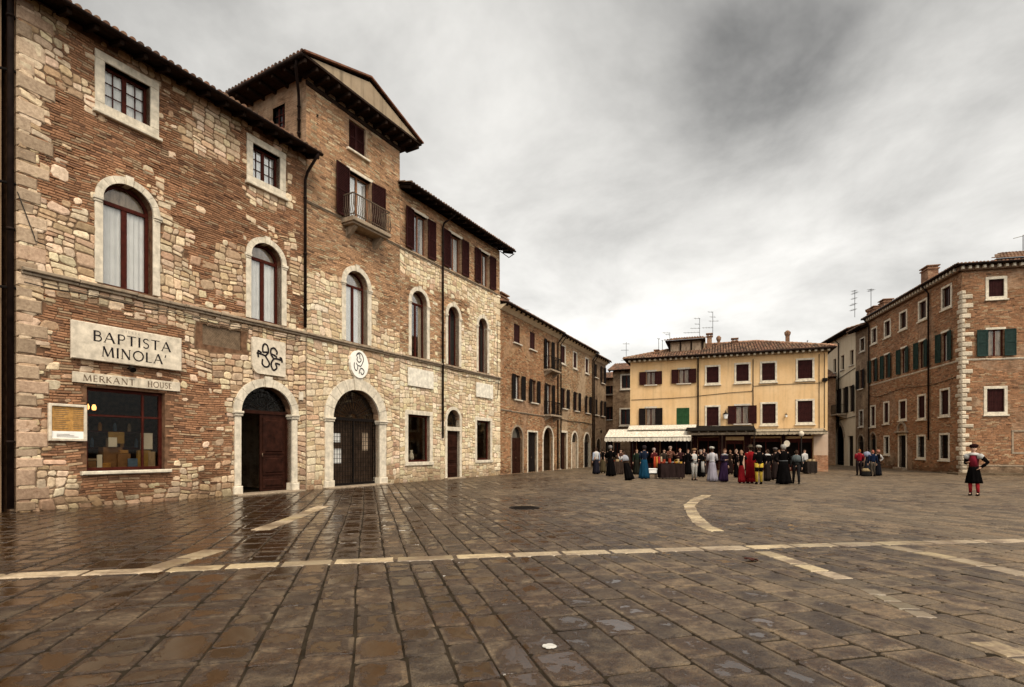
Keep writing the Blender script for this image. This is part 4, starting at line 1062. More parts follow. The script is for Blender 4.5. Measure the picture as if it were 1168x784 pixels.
# ------------------------------------------------------------------ writing
def glyphs():
    """thick-and-thin Roman capitals; strokes as (points, width); box 1 high"""
    T, t = .13, .055
    def arcp(cx_, cz, rx, rz, a0, a1, n=10): return [(cx_+rx*math.cos(math.radians(a0+(a1-a0)*k/n)), cz+rz*math.sin(math.radians(a0+(a1-a0)*k/n))) for k in range(n+1)]
    G = {}
    G['B'] = (.62, [([(.12, 0), (.12, 1)], T), ([(.1, .97)]+arcp(.32, .76, .19, .21, 90, -90)+[(.12, .55)], .075), ([(.12, .55)]+arcp(.34, .29, .24, .265, 90, -90)+[(.1, .025)], .085)])
    G['A'] = (.86, [([(.08, 0), (.41, 1)], t), ([(.41, 1), (.76, 0)], T), ([(.20, .36), (.63, .36)], t)])
    G['P'] = (.60, [([(.12, 0), (.12, 1)], T), ([(.1, .97)]+arcp(.32, .72, .23, .25, 90, -90)+[(.14, .47)], .08)])
    G['T'] = (.72, [([(.36, 0), (.36, 1)], T), ([(.03, .97), (.69, .97)], t)])
    G['I'] = (.26, [([(.13, 0), (.13, 1)], T)])
    G['S'] = (.56, [(arcp(.29, .75, .19, .22, 30, 270, 12)+arcp(.27, .27, .21, .25, 90, -150, 12), .085)])
    G['M'] = (1.02, [([(.12, 0), (.18, 1)], t), ([(.18, 1), (.50, .05)], T), ([(.50, .05), (.82, 1)], t), ([(.82, 1), (.90, 0)], T)])
    G['N'] = (.86, [([(.13, 0), (.13, 1)], t), ([(.13, 1), (.71, 0)], T), ([(.71, 0), (.71, 1)], t)])
    G['O'] = (.96, [(arcp(.48, .5, .40, .48, 0, 360, 24), .10)])
    G['L'] = (.58, [([(.12, 0), (.12, 1)], T), ([(.12, .03), (.54, .03)], t)])
    G["'"] = (.2, [([(.14, 1.0), (.07, .72)], .08)])
    G['E'] = (.56, [([(.12, 0), (.12, 1)], T), ([(.12, .97), (.5, .97)], t), ([(.12, .52), (.44, .52)], t), ([(.12, .03), (.52, .03)], t)])
    G['R'] = (.68, [([(.12, 0), (.12, 1)], T), ([(.1, .97)]+arcp(.31, .74, .20, .23, 90, -90)+[(.14, .51)], .075), ([(.28, .5), (.64, 0)], .11)])
    G['K'] = (.68, [([(.12, 0), (.12, 1)], T), ([(.56, 1), (.16, .48)], t), ([(.24, .55), (.62, 0)], .11)])
    G['H'] = (.78, [([(.12, 0), (.12, 1)], T), ([(.64, 0), (.64, 1)], T), ([(.12, .52), (.64, .52)], t)])
    G['U'] = (.74, [([(.12, 1)]+[(.12, .35)]+arcp(.36, .28, .24, .27, 180, 360, 10)+[(.60, 1)], .09)])
    G[' '] = (.5, [])
    return G
GL = glyphs()
SERIF = {'B': [(.12, 0), (.12, 1)], 'A': [(.08, 0), (.76, 0)], 'P': [(.12, 0)], 'T': [(.36, 0)], 'I': [(.13, 0), (.13, 1)], 'M': [(.12, 0), (.9, 0)], 'N': [(.13, 0), (.71, 1), (.13, 1)], 'L': [(.12, 0), (.12, 1)], 'R': [(.12, 0), (.64, 0)], 'H': [(.12, 0), (.12, 1), (.64, 0), (.64, 1)], 'U': [(.12, 1), (.6, 1)], 'K': [(.12, 0), (.12, 1), (.56, 1)], 'E': [(.12, 0)]}
def stroke(mb, pts, w, x, z, s, y, th=.006, sx_=1):
    pts = [(x+p[0]*s*sx_, z+p[1]*s) for p in pts]; L_, R_ = [], []
    for i, p in enumerate(pts):
        a = pts[max(i-1, 0)]; b_ = pts[min(i+1, len(pts)-1)]; d = math.hypot(b_[0]-a[0], b_[1]-a[1]) or 1; n_ = (-(b_[1]-a[1])/d, (b_[0]-a[0])/d)
        L_.append((p[0]+n_[0]*w*s/2, p[1]+n_[1]*w*s/2)); R_.append((p[0]-n_[0]*w*s/2, p[1]-n_[1]*w*s/2))
    for i in range(len(pts)-1): mb.prism([R_[i], R_[i+1], L_[i+1], L_[i]], y, y+th)
def text_mb(txt, width, height, y, cx_=0, cz=0, track=.10, serif=True, bold=1.3):
    mb = MB(); tot = sum(GL[c][0]+track for c in txt)-track; sx_ = width/(tot*height); x = cx_-width/2
    for i, c in enumerate(txt):
        yy = y-.0004*(i % 2)
        for j, (pts, w_) in enumerate(GL[c][1]): stroke(mb, pts, w_*bold, x, cz, height, yy-.0006*j, .006, sx_)
        if serif:
            for (px_, pz) in SERIF.get(c, []): stroke(mb, [(px_-.10/sx_, pz), (px_+.10/sx_, pz)], .04, x, cz+(.02 if pz == 0 else -.02)*height, height, yy-.0025, .006, sx_)
        x += (GL[c][0]+track)*height*sx_
    return mb
def wall_obj(F, mb, name, mats, label, cat, x, z, o=0, rx=0, group=None):
    ob = mb.build(name, mats); ob.location = F.pt(x, o, z); ob.rotation_euler = (rx, 0, F.rz); return tag(ob, label, cat, group)
# big sign
x0, x1 = FA.x(78), FA.x(204); z0, z1 = 4.02, 5.04; wS = x1-x0
mb = MB(); mb.bbox(-wS/2, -.07, -.51, wS/2, 0, .51, .02)
sg = wall_obj(FA, mb, 'shop_sign', SIGNW, 'large cream sign board with black capitals BAPTISTA MINOLA above the shop window', 'sign', (x0+x1)/2, (z0+z1)/2, .10, .0)
lt = text_mb('BAPTISTA', wS*.72, .285, -.074, wS*.03, .03); lt.mesh(*(lambda m_: (m_.v, m_.f))(text_mb("MINOLA'", wS*.60, .285, -.074, wS*.04, -.37))); lt.build('lettering', INK, sg)
fa = MB(); rr = random.Random(5); xx = -.22
for k in range(6): stroke(fa, [(0, 0), (rr.uniform(-.3, .3), 1)], .3, xx, .385, .07, -.0735, .004); stroke(fa, [(-.3, rr.uniform(.2, 1)), (.4, rr.uniform(0, 1))], .2, xx, .385, .07, -.0742, .004); xx += .085
fa.build('worn_lettering', INK_FAINT, sg)
# wall lamp bracket under it
mb = MB(); mb.tube([(0, 0, 0), (0, -.18, .0), (0, -.22, -.04)], .03, 8); mb.tube([(0, -.13, .03), (0, -.27, -.07)], [.06, .085], 10)
wall_obj(FA, mb, 'spotlight', IRON, 'small black spotlight between the two cream sign boards', 'spotlight', FA.x(146), 3.93, .02)
# second sign
x0, x1 = FA.x(81), FA.x(204); wS = x1-x0; mb = MB(); mb.bbox(-wS/2, -.04, -.145, wS/2, 0, .145, .012)
sg = wall_obj(FA, mb, 'shop_sign', trim_mat('worn_sign', (.68, .58, .44), .35), 'narrow worn sign board reading MERKANT HOUSE just above the shop window', 'sign', (x0+x1)/2, 3.53, .05)
text_mb('MERKANT', wS*.46, .17, -.044, -wS*.19, -.085).build('lettering', BRONZE, sg)
text_mb('HOUSE', wS*.245, .17, -.044, wS*.285, -.085).build('lettering', BRONZE, sg)
# menu board
x0, x1 = FA.x(53), FA.x(97); mb = MB(); W2 = (x1-x0)/2; z0, z1 = 1.80, 2.78; H2 = (z1-z0)/2
mb.bbox(-W2, -.08, -H2, -W2+.07, 0, H2, .012); mb.bbox(W2-.07, -.08, -H2, W2, 0, H2, .012); mb.bbox(-W2+.07, -.078, -H2, W2-.07, 0, -H2+.07, .012); mb.bbox(-W2+.07, -.078, H2-.07, W2-.07, 0, H2, .012)
bo_ = wall_obj(FA, mb, 'notice_board', SIGNW, 'white framed notice board with ochre sheet beside the shop window', 'notice board', (x0+x1)/2, (z0+z1)/2, .06)
MB().box(-W2+.07, -.03, -H2+.26, W2-.07, -.01, H2-.07).build('notice_sheet', OCHRE, bo_)
tx = MB()
for k in range(11):
    for j in range(2): zz_ = H2-.13-k*.052; tx.box(-W2+.12+j*.42, -.034, zz_, -W2+.12+j*.42+rr.uniform(.22, .36), -.031, zz_+.012)
tx.build('fine_print', BRONZE, bo_)
MB().box(-W2+.07, -.032, -H2+.07, W2-.07, -.012, -H2+.26).build('white_strip', PAPER, bo_)
tx = MB()
for k in range(3): tx.box(-.24, -.037, -H2+.105+k*.035, .24-.1*k, -.034, -H2+.115+k*.035)
tx.build('fine_print', BRONZE, bo_)
# emblems
def curve(mb, pts, w, s, y, cx_=0, cz=0): stroke(mb, pts, w, cx_, cz, s, y, .008)
def spiral(cx_, cz, r, a0, a1, n=14, r1=None):
    r1 = r if r1 is None else r1
    return [(cx_+(r+(r1-r)*k/n)*math.cos(math.radians(a0+(a1-a0)*k/n)), cz+(r+(r1-r)*k/n)*math.sin(math.radians(a0+(a1-a0)*k/n))) for k in range(n+1)]
x0, x1 = FA.x(285), FA.x(323); W2 = (x1-x0)/2; H2 = .64; c_ = .28
mb = MB(); mb.prism([(-W2+c_*.8, -H2), (W2-.03, -H2), (W2, -H2+.03), (W2, H2-.05), (W2-.06, H2), (-W2+.06, H2), (-W2, H2-.06), (-W2, -H2+c_), (-W2+.06, -H2+.12), (-W2+.14, -H2+.04)], -.09, 0)
pq = wall_obj(FA, mb, 'emblem_plaque', SIGNW, 'square cream plaque with black knotted cross emblem above the wooden door', 'plaque', (x0+x1)/2, 4.93, .05)
e = MB(); s_ = 1.0; Y_ = -.098
def smooth_line(up, m=5):
    sm = []
    for i in range(len(up)-1):
        p0, p1, p2, p3 = up[max(i-1, 0)], up[i], up[i+1], up[min(i+2, len(up)-1)]
        for q in range(m):
            t_ = q/m; sm.append(tuple(.5*((2*p1[d])+(-p0[d]+p2[d])*t_+(2*p0[d]-5*p1[d]+4*p2[d]-p3[d])*t_**2+(-p0[d]+3*p1[d]-3*p2[d]+p3[d])*t_**3) for d in (0, 1)))
    return sm+[up[-1]]
def inked(e, L_, c0, c1, kx, kz, w_, y):
    for i, P in enumerate(L_): curve(e, smooth_line([((a-c0)*kx, (c1-b)*kz) for a, b in P]), w_, 1, y-.0012*i)
inked(e, [[(318, 328), (320, 240), (350, 192), (392, 218), (406, 290), (398, 335), (365, 388), (398, 450), (422, 500), (402, 552), (350, 562), (310, 520), (316, 445)], [(316, 330), (392, 320)],
          [(222, 362), (300, 368), (370, 388)], [(252, 308), (242, 360), (250, 425)], [(250, 318), (300, 345)],
          [(538, 335), (542, 285), (498, 232), (448, 258), (444, 330), (462, 372), (488, 412), (456, 468), (452, 540), (490, 598), (540, 552), (522, 480), (592, 490)], [(450, 335), (500, 350), (545, 378)],
          [(475, 412), (540, 402), (612, 412)], [(585, 378), (618, 385), (626, 450)]], 425, 395, W2/265, H2/290, .062, Y_)
e.build('emblem', INK, pq)
xr = FA.x(407); mb = MB(); mb.prism([(.52*math.cos(2*PI*k/26)*(1+.02*math.sin(k*3)), .60*math.sin(2*PI*k/26)) for k in range(26)], -.12, 0)
pq = wall_obj(FA, mb, 'emblem_plaque', flat_mat('white_enamel', (.78, .74, .66), .5, .06, 3), 'round cream plaque with black emblem above the iron gate', 'plaque', xr, FA.z(407, 416), .05)
e = MB(); Y_ = -.128
inked(e, [[(365, 300), (395, 245), (460, 222), (530, 258), (565, 330), (540, 400), (478, 480)], [(385, 265), (455, 245), (462, 335)], [(402, 300), (385, 360), (440, 395), (495, 365), (490, 320)],
          [(312, 415), (306, 490), (340, 545), (385, 552)], [(365, 415), (400, 455), (475, 462)], [(402, 470), (400, 535)], [(440, 600), (468, 520), (520, 498), (578, 540), (560, 592), (510, 605), (488, 565)]], 460, 430, .48/230, .55/230, .036, Y_)
e.build('emblem', INK, pq)
for (u0, u1, za, zb, lab) in ((464, 493, 4.72, 5.62, 'blank white wall plaque above the left framed shop window of the pale house'), (542, 561, 4.70, 5.55, 'blank white wall plaque above the right framed shop window of the pale house')):
    a, b_ = FA.x(u0), FA.x(u1)
    mb = MB().bbox(-(b_-a)/2, -.05, -(zb-za)/2, (b_-a)/2, 0, (zb-za)/2, .01)
    wall_obj(FA, mb, 'wall_plaque', trim_mat('blank_plaque', (.82, .75, .62), .1), lab, 'plaque', (a+b_)/2, (za+zb)/2, .05)
# small intercom box beside the portal and lamp hook
wall_obj(FA, MB().bbox(-.09, -.06, -.16, .09, 0, .16, .01), 'doorbell_box', SIGNW, 'small pale doorbell box between wooden door and iron gate', 'doorbell', FA.x(342), 3.65, .04)

# things in the shop display
def in_shop(u, z, w_, h_, d_, mat, name, label, cat, o=-.55, rz=0):
    ob = MB().bbox(-w_/2, 0, 0, w_/2, d_, h_, .01).build(name, mat); ob.location = FA.pt(FA.x(u), o, z); ob.rotation_euler = (0, 0, FA.rz+rz); tag(ob, label, cat); return ob
BOOK1 = flat_mat('blue_cover', (.10, .16, .26), .5); BOOK2 = flat_mat('yellow_cover', (.30, .19, .06), .5); BOOK3 = flat_mat('brown_card', (.22, .12, .06), .7)
zsh = 1.03
in_shop(108, zsh, .42, .22, .2, BOOK3, 'display_box', 'low brown box at the left end of the shop window display', 'box', -.40)
in_shop(121, zsh, .13, .40, .02, PAPER, 'price_card', 'small white card standing by the low brown box in the shop window', 'card', -.36)
in_shop(143, zsh+.72, .42, .34, .03, BOOK2, 'picture_card', 'yellow and white picture card in the middle of the shop window', 'card', -.5)
in_shop(138, zsh+.62, .22, .28, .03, PAPER, 'picture_card', 'white picture card leaning left of the yellow card in the shop window', 'card', -.46)
in_shop(141, zsh, .5, .62, .3, BOOK3, 'display_stand', 'dark brown display stand under the picture cards in the shop window', 'stand', -.6)
in_shop(172, zsh, .36, .52, .1, BOOK2, 'framed_print', 'brown framed print at the right of the shop window display', 'print', -.36)
in_shop(176, zsh+.55, .34, .5, .02, PAPER, 'price_card', 'tall white paper sheet above the framed print in the shop window', 'card', -.42)
in_shop(180, zsh, .2, .48, .02, CURT2, 'price_card', 'grey card beside the framed print in the shop window', 'card', -.33)
in_shop(128, zsh, .30, .16, .22, OCHRE, 'book_stack', 'low ochre stack of books between the small white card and the dark stand', 'books', -.42)
in_shop(152, zsh, .34, .42, .2, BOOK3, 'display_box', 'brown upright box in the middle of the shop window, right of the dark stand', 'box', -.5)
in_shop(152, zsh+.43, .22, .10, .2, OCHRE, 'book_stack', 'small ochre books lying on the brown upright box', 'books', -.5)
in_shop(160, zsh, .30, .28, .03, BOOK1, 'picture_card', 'small blue picture card low in the shop window beside the brown framed print', 'card', -.38)
in_shop(113, zsh+.23, .26, .06, .18, CURT2, 'book_stack', 'flat beige book lying on the low brown box in the shop window', 'books', -.40)
shl = FA.empty('wall_shelf', 'dark shelf with bottles at the back of the shop seen through the shop window', 'shelf', FA.x(150), -1.3, 2.1)
MB().box(-.9, 0, 0, .9, .3, .04).box(-.9, 0, -.5, .9, .3, -.46).build('boards', WFRAME, shl)
for k_ in range(9): MB().loft([(-.8+.2*k_, .12, .045 if k_ % 2 else -.455, .05, .05), (-.8+.2*k_, .12, .22 if k_ % 2 else -.25, .05, .05), (-.8+.2*k_, .12, .3 if k_ % 2 else -.17, .02, .02)], 8).build('bottle', (OCHRE, CURT2, BOOK1)[k_ % 3], shl)
for i, (u, z) in enumerate(((110, 2.72), (118, 2.71))):
    mb = MB(); mb.loft([(0, 0, 0, .03, .03), (0, 0, .02, .05, .05), (0, 0, .09, .055, .055), (0, 0, .16, .03, .03)], 10)
    ob = mb.build('pendant_lamp', emis_mat('lamp_glow', (1.0, .50, .16), 2.5)); ob.location = FA.pt(FA.x(u+3), -.7, z); MB().tube([(0, 0, .16), (0, 0, .5)], .008, 5).build('cord', IRON, ob); tag(ob, ['left of the two small lit lamps glowing inside the shop window', 'right of the two small lit lamps glowing inside the shop window'][i], 'lamp', 'lit lamps inside the shop')
for i, (u, w_, h_, m_, l_) in enumerate(((471, .35, .35, BOOK3, 'brown jar shaped ornament in the left shop window of the pale house'), (477, .3, .55, CURT, 'white ornament in the left shop window of the pale house'), (549, .35, .5, BOOK2, 'gold ornament in the right shop window of the pale house'))):
    mb = MB(); mb.loft([(0, 0, 0, w_*.3, w_*.3), (0, 0, h_*.3, w_*.5, w_*.5), (0, 0, h_*.65, w_*.35, w_*.35), (0, 0, h_*.8, w_*.2, w_*.2), (0, 0, h_, w_*.26, w_*.26)], 14)
    ob = mb.build('vase', m_, None, True); ob.location = FA.pt(FA.x(u), -.45, 1.02); tag(ob, l_, 'vase')

# ------------------------------------------------------------------ house beyond the alley on the far left edge
FN = FA.sub(-9.0)
hN = FN.empty('plaster_house', 'brown plastered house cut by the left edge of the picture beyond the narrow gap', 'house', 0, -.35)
w = MB(); nh = [(6.2, 0, 8.55, 5.4, 0), (5.6, 7.5, 6.8, 9.3, 0)]; wall_mb(w, 0, -.05, 8.80, 14.5, nh, .4); shell(w, 0, 8.80, 14.5, 9); w.build('wall', [NEIGH], hN)
window(hN, nh[1], 'frame', .15, 'closed', SHUT_D, glass='dark')
MB().box(6.15, .38, 0, 8.6, .44, 5.45).build('gate', DARK, hN)  # near-black sheet: deep shade of the porch opening put into colour, no gate leaf
downpipe(hN, [(8.87, -.10-.3, 14.4), (8.87, -.34, 14.0), (8.87, -.34, 0.1)], .07)
for z in (11.0, 8.2, 5.6): MB().tube([(8.5, -.1, z), (8.97, -.36, z)], .035, 6).build('pipe_bracket', IRON, hN)
lp = FN.empty('wall_lantern', 'small lit lantern glowing yellow in the dark gateway at the left edge', 'lantern', 8.25, .10, 2.42)
MB().loft([(0, 0, 0, .05, .05), (0, 0, .03, .09, .09), (0, 0, .22, .12, .12)], 6).build('lamp_glass', emis_mat('lantern_glow', (1.0, .5, .12), 4), lp)
MB().loft([(0, 0, .221, .14, .14), (0, 0, .32, .02, .02)], 6).build('lantern_cap', IRON, lp); MB().tube([(0, 0, .3), (0, .1, .42), (0, .45, .42)], .015, 6).build('bracket', IRON, lp)
wl_ = FN.empty('wall_slat', 'narrow white notice strip in the dark gap at the left edge', 'notice', 8.55, -.02, 1.55); MB().box(0, 0, 0, .12, .02, .62).build('strip', PAPER, wl_)

# ------------------------------------------------------------------ chimneys and aerials
def chimney(parent, x, y, z0, z1, w=.5, d=.5, cap='flat', mat=CHIM):
    mb = MB(); mb.box(x-w/2, y-d/2, z0, x+w/2, y+d/2, z1-.22)
    if cap == 'flat':
        mb.box(x-w/2-.07, y-d/2-.07, z1-.22, x+w/2+.07, y+d/2+.07, z1-.14)
        mb.box(x-w/2+.02, y-d/2+.02, z1-.14, x-w/2+.12, y+d/2-.02, z1); mb.box(x+w/2-.12, y-d/2+.02, z1-.14, x+w/2-.02, y+d/2-.02, z1); mb.box(x-w/2-.09, y-d/2-.09, z1, x+w/2+.09, y+d/2+.09, z1+.07)
    else:
        mb.loft([(x, y, z1-.23, w*.5, w*.5), (x, y, z1-.05, w*.8, w*.8), (x, y, z1+.12, w*.85, w*.85), (x, y, z1+.14, w*.6, w*.6), (x, y, z1+.22, w*.5, w*.5), (x, y, z1+.27, .02, .02)], 12)
    return mb.build('chimney', mat, parent)
def aerial(parent, x, y, z0, z1, bars, r=.022):
    """bars: list of (fraction from top, length, direction)"""
    mb = MB(); mb.tube([(x, y, z0), (x, y, z1)], r, 6)
    for fr, ln, sd in bars:
        z = z1-(z1-z0)*fr; mb.tube([(x-ln*(1-sd)/2, y-.1, z+.03), (x+ln*(1+sd)/2, y+.1, z)], r*.8, 5)
        n = max(2, int(ln/.22))
        for k in range(n): q = x-ln*(1-sd)/2+ln*(k+.5)/n; mb.tube([(q, y-.28, z+.02), (q, y+.28, z+.02)], .010, 4)
    return mb.build('aerial', ANT, parent)

# ------------------------------------------------------------------ second row on the left
FD = Fac(FA.pt(FA.x(570.5))[:2], (.492, 1)); SD2 = FD.x(637); SD3 = FD.x(676); SD4 = FD.x(691)
def small_house(name, F, x0, x1, label, mat, ztop, D, holes, over=.45, roof=True, rise=1.2, rng=random.Random(1), cornice_mat=None, cor_h=.45, x_over=(.02, .02), gutter=True, raft=.7, tile=(.20, .105, .06), group=None, depth_in=.25, brickcol=None):
    f = F.sub(x0); h = f.empty(name, label, 'house', 0, group=group); L_ = x1-x0
    w = MB(); wall_mb(w, 0, -.05, L_, ztop, holes, depth_in); shell(w, 0, L_, ztop, D)
    if brickcol: bricks(w, .02, .1, L_-.02, ztop-.3, holes, lambda x, z: 1 if noise.noise(Vector((x*.4, z*.5, 7+x0))) > .08 and z > 1.5 else 0, random.Random(63), 1, brickcol, .08)
    w.build('wall', [mat, STONES], h)
    if cornice_mat:
        c = MB(); c.mesh([(0-x_over[0], -.05, ztop-cor_h), (L_+x_over[1], -.05, ztop-cor_h), (L_+x_over[1], -over*.75, ztop-.05), (0-x_over[0], -over*.75, ztop-.05), (0-x_over[0], -over*.8, ztop), (L_+x_over[1], -over*.8, ztop), (L_+x_over[1], 0, ztop), (-x_over[0], 0, ztop), (L_+x_over[1], 0, ztop-cor_h), (-x_over[0], 0, ztop-cor_h)],
            [(0, 1, 2, 3), (3, 2, 5, 4), (4, 5, 6, 7), (9, 8, 1, 0), (1, 8, 6, 5, 2), (0, 3, 4, 7, 9)]); c.build('eave_cornice', cornice_mat, h)
    if roof: lean_roof(h, f, 0, L_, ztop+.005, over, D/2, rise, rng, x_over, gutter=gutter, raft=raft, pitch_base=tile)
    return h, f
ZD = 10.78
def rD(F, u0, u1, z0, z1, rise=0): return (F.x(u0), z0, F.x(u1), z1, rise)
fD = FD.sub(0)
d1 = {'t1': rD(fD, 586.5, 593, 8.78, 10.0), 't2': rD(fD, 604.5, 610, 8.72, 9.95), 'm1': centred(0, 0, 0, 0), }
def cen(F, u, w, z0, z1, rise=0): x = F.x(u); return (x-w/2, z0, x+w/2, z1, rise)
D_h = [cen(fD, 589.7, .95, 8.75, 10.02), cen(fD, 607.3, .90, 8.75, 10.0), cen(fD, 625.5, 1.05, 7.72, 9.95),
       cen(fD, 590.3, .95, 4.98, 6.62), cen(fD, 608.8, .95, 4.98, 6.60), cen(fD, 626, 1.05, 4.30, 6.62),
       (fD.x(583.5), 0, fD.x(596), 3.15, .8), (fD.x(602), 0, fD.x(612.5), 2.85, 0), (fD.x(619.5), 0, fD.x(630.5), 3.3, .95)]
hD, fD = small_house('row_house', FD, 0, SD2, 'ochre brick house with two stacked balconies just right of the pale stone house', BRICK_D, ZD, 9, D_h, .55, True, 1.3, random.Random(31), CREAM, .3, brickcol=(.36, .20, .11))
for i in (0, 1): window(hD, D_h[i], None, .08, 'closed', SHUT, recess=.1, glass='dark', slats=False, trim=TRIM_FAR)
for i in (3, 4): window(hD, D_h[i], None, .08, 'open', SHUT_D, recess=.14, glass='curtain', trim=TRIM_FAR, sh_out=.50, curt=CURT2 if i == 4 else CURT)
for i in (2, 5): window(hD, D_h[i], None, .08, 'open', SHUT_D, recess=.14, glass='part', sill=False, sh_out=.48)
def small_balcony(parent, xc, z, w=1.9, out=.62, mat=TRIM_OLD, belly=True):
    b = MB(); b.bbox(xc-w/2, -out, z-.14, xc+w/2, 0, z, .02)
    brk = []
    for x in (xc-w/2+.15, xc+w/2-.35): brk.append(MB()); brk[-1].mesh([(x, 0, z-.5), (x+.18, 0, z-.5), (x+.18, -out+.1, z-.2), (x, -out+.1, z-.2), (x, -out+.1, z-.14), (x+.18, -out+.1, z-.14), (x, 0, z-.14), (x+.18, 0, z-.14)], [(0, 1, 2, 3), (3, 2, 5, 4), (0, 3, 4, 6), (1, 7, 5, 2)])
    bo = b.build('balcony', mat, parent); rl = MB(); [q_.build('bracket', mat, bo) for q_ in brk]; zt = z+.95
    for p, q in (((xc-w/2+.03, 0), (xc-w/2+.03, -out+.03)), ((xc-w/2+.03, -out+.03), (xc+w/2-.03, -out+.03)), ((xc+w/2-.03, -out+.03), (xc+w/2-.03, 0))):
        rl.obox((p[0], p[1], zt), (q[0], q[1], zt), .04, .04); rl.obox((p[0], p[1], z+.08), (q[0], q[1], z+.08), .03, .03); L_ = math.hypot(q[0]-p[0], q[1]-p[1]); n = int(L_/.12)
        for k in range(n+1):
            x = p[0]+(q[0]-p[0])*k/n; y = p[1]+(q[1]-p[1])*k/n; rl.tube([(x, y, z), (x, y-.05, z+.3), (x, y, zt)], .013, 4)
    rl.build('railing', IRON, bo); return bo
small_balcony(hD, (D_h[2][0]+D_h[2][2])/2+.1, 7.66, 2.1); small_balcony(hD, (D_h[5][0]+D_h[5][2])/2+.1, 4.26, 2.2)
cornice(hD, 0, SD2, 4.12, .08, .10, name='string_course')
def arch_door(parent, h, mat=DOORW, trim=TRIM_OLD, t=.12, y=.16, sur=True, open_=False):
    x0, z0, x1, z1, rise = tuple(h)+(0,)*(5-len(h)); zs = z1-rise
    if sur:
        s = MB()
        for a, b in ((x0-t, x0), (x1, x1+t)): s.bbox(a, -.04, 0, b, y, zs, .012)
        if rise: ring_blocks(s, (x0+x1)/2, zs+.002, (x1-x0)/2, rise, t, -.042, y, 7, False)
        else: s.bbox(x0-t, -.043, z1, x1+t, y, z1+t, .012)
        s.build('door_surround', trim, parent)
    if open_:
        mb = MB(); mb.box(x0, 1.6, 0, x1, 1.65, z1); mb.build('inner_door', DARK, parent); return
    xm_ = (x0+x1)/2; o = None
    mb = MB()
    for a, b in ((x0+.02, xm_-.006), (xm_+.006, x1-.02)):
        mb.box(a, y, .04, b, y+.06, zs-.03)
        for za, zb in ((.15, zs*.32), (zs*.38, zs*.62), (zs*.68, zs-.15)): mb.bbox(a+.08, y-.02, za, b-.08, y, zb, .015)
    mb.box(x0, y-.015, zs-.03, x1, y+.06, zs+.05)
    o = mb.build('door', mat, parent); MB().tube([(xm_+.05, y-.04, 1.0), (xm_+.05, y-.04, 1.12)], .015, 6).build('handle', BRONZE, o)
    if rise: MB().prism(hole_poly((x0+.01, zs+.05, x1-.01, z1-.01, rise-.06)), y+.03, y+.04).build('fanlight_pane', GLASS_D, o)
arch_door(hD, D_h[6]); arch_door(hD, D_h[7], SHUT_D, TRIM); arch_door(hD, D_h[8], t=.16, open_=True, trim=TRIM)
xp = SD2-.35; downpipe(hD, [(xp, -.6, ZD), (xp, -.45, ZD-.3), (xp, -.1, ZD-.7), (xp, -.1, .1)], .06)
chimney(hD, SD2-.2, 2.0, ZD, ZD+1.35, .8, .6); aerial(hD, SD2+.3, 3.0, ZD+.5, ZD+2.4, [(.0, .5, 0)])
chimney(hD, .6, .3, ZD-.2, ZD+.75, 1.0, .6)
# second and third
fE_ = FD.sub(SD2)
D2_h = [cen(fE_, 642, .85, 8.7, 10.05), cen(fE_, 655.6, .85, 8.7, 10.0), cen(fE_, 669, .8, 8.7, 9.95),
        cen(fE_, 643.5, .9, 5.0, 6.6), cen(fE_, 657.3, .9, 5.0, 6.6), cen(fE_, 669.8, .85, 5.0, 6.55),
        (fE_.x(639.5), 0, fE_.x(646), 3.0, 0), (fE_.x(652), 0, fE_.x(658.5), 3.1, .9), (fE_.x(666), 0, fE_.x(672.5), 3.1, .85)]
hD2, f2 = small_house('row_house', FD, SD2+.01, SD3, 'tan plastered house in the middle of the left row beside the stacked balconies', BRICK_D2, ZD-.06, 9, D2_h, .55, True, 1.3, random.Random(32), CREAM, .3, brickcol=(.38, .245, .145))
for i in (0, 1, 2): window(hD2, D2_h[i], 'frame', .1, 'closed', SHUT, recess=.1, glass='dark', slats=False, trim=TRIM_FAR)
for i in (3, 4, 5): window(hD2, D2_h[i], None, .08, 'open', SHUT_D, recess=.14, glass='curtain' if i != 4 else 'part', trim=TRIM_FAR, sh_out=.46, curt=CURT2)
arch_door(hD2, D2_h[6], trim=TRIM, t=.18); arch_door(hD2, D2_h[7], CURT2, trim=TRIM, t=.16); arch_door(hD2, D2_h[8], SHUT_D, trim=TRIM, t=.16)
xp = .25; downpipe(hD2, [(SD3-SD2-.3, -.6, ZD-.1), (SD3-SD2-.3, -.12, ZD-.7), (SD3-SD2-.3, -.12, .1)], .06); downpipe(hD2, [(xp, -.6, ZD-.1), (xp, -.12, ZD-.7), (xp, -.12, .1)], .045)
cable(hD2, [(0, -.05, 4.1), (3, -.05, 4.0), (6, -.05, 4.08), (9, -.05, 4.0)], .025)
f3 = FD.sub(SD3)
D3_h = [cen(f3, 679.7, .8, 8.6, 9.9), cen(f3, 687, .85, 8.3, 9.9), cen(f3, 680.5, .85, 5.0, 6.5), cen(f3, 687, .9, 5.0, 6.5), cen(f3, 682.5, 1.3, 0, 2.7, .6)]
hD3, f3 = small_house('row_house', FD, SD3+.01, SD4, 'narrow brown house closing the far end of the left row', BRICK_F, ZD-.25, 9, D3_h, .5, True, 1.2, random.Random(33), CREAM, .3)
for i in (0, 1, 2, 3): window(hD3, D3_h[i], None, .08, 'open' if i % 2 else 'closed', SHUT_D, recess=.12, glass='dark', trim=TRIM_FAR, sh_out=.42, slats=False)
arch_door(hD3, D3_h[4], SHUT_D)
downpipe(hD3, [(.15, -.5, ZD-.3), (.15, -.12, ZD-.8), (.15, -.12, .1)], .05)
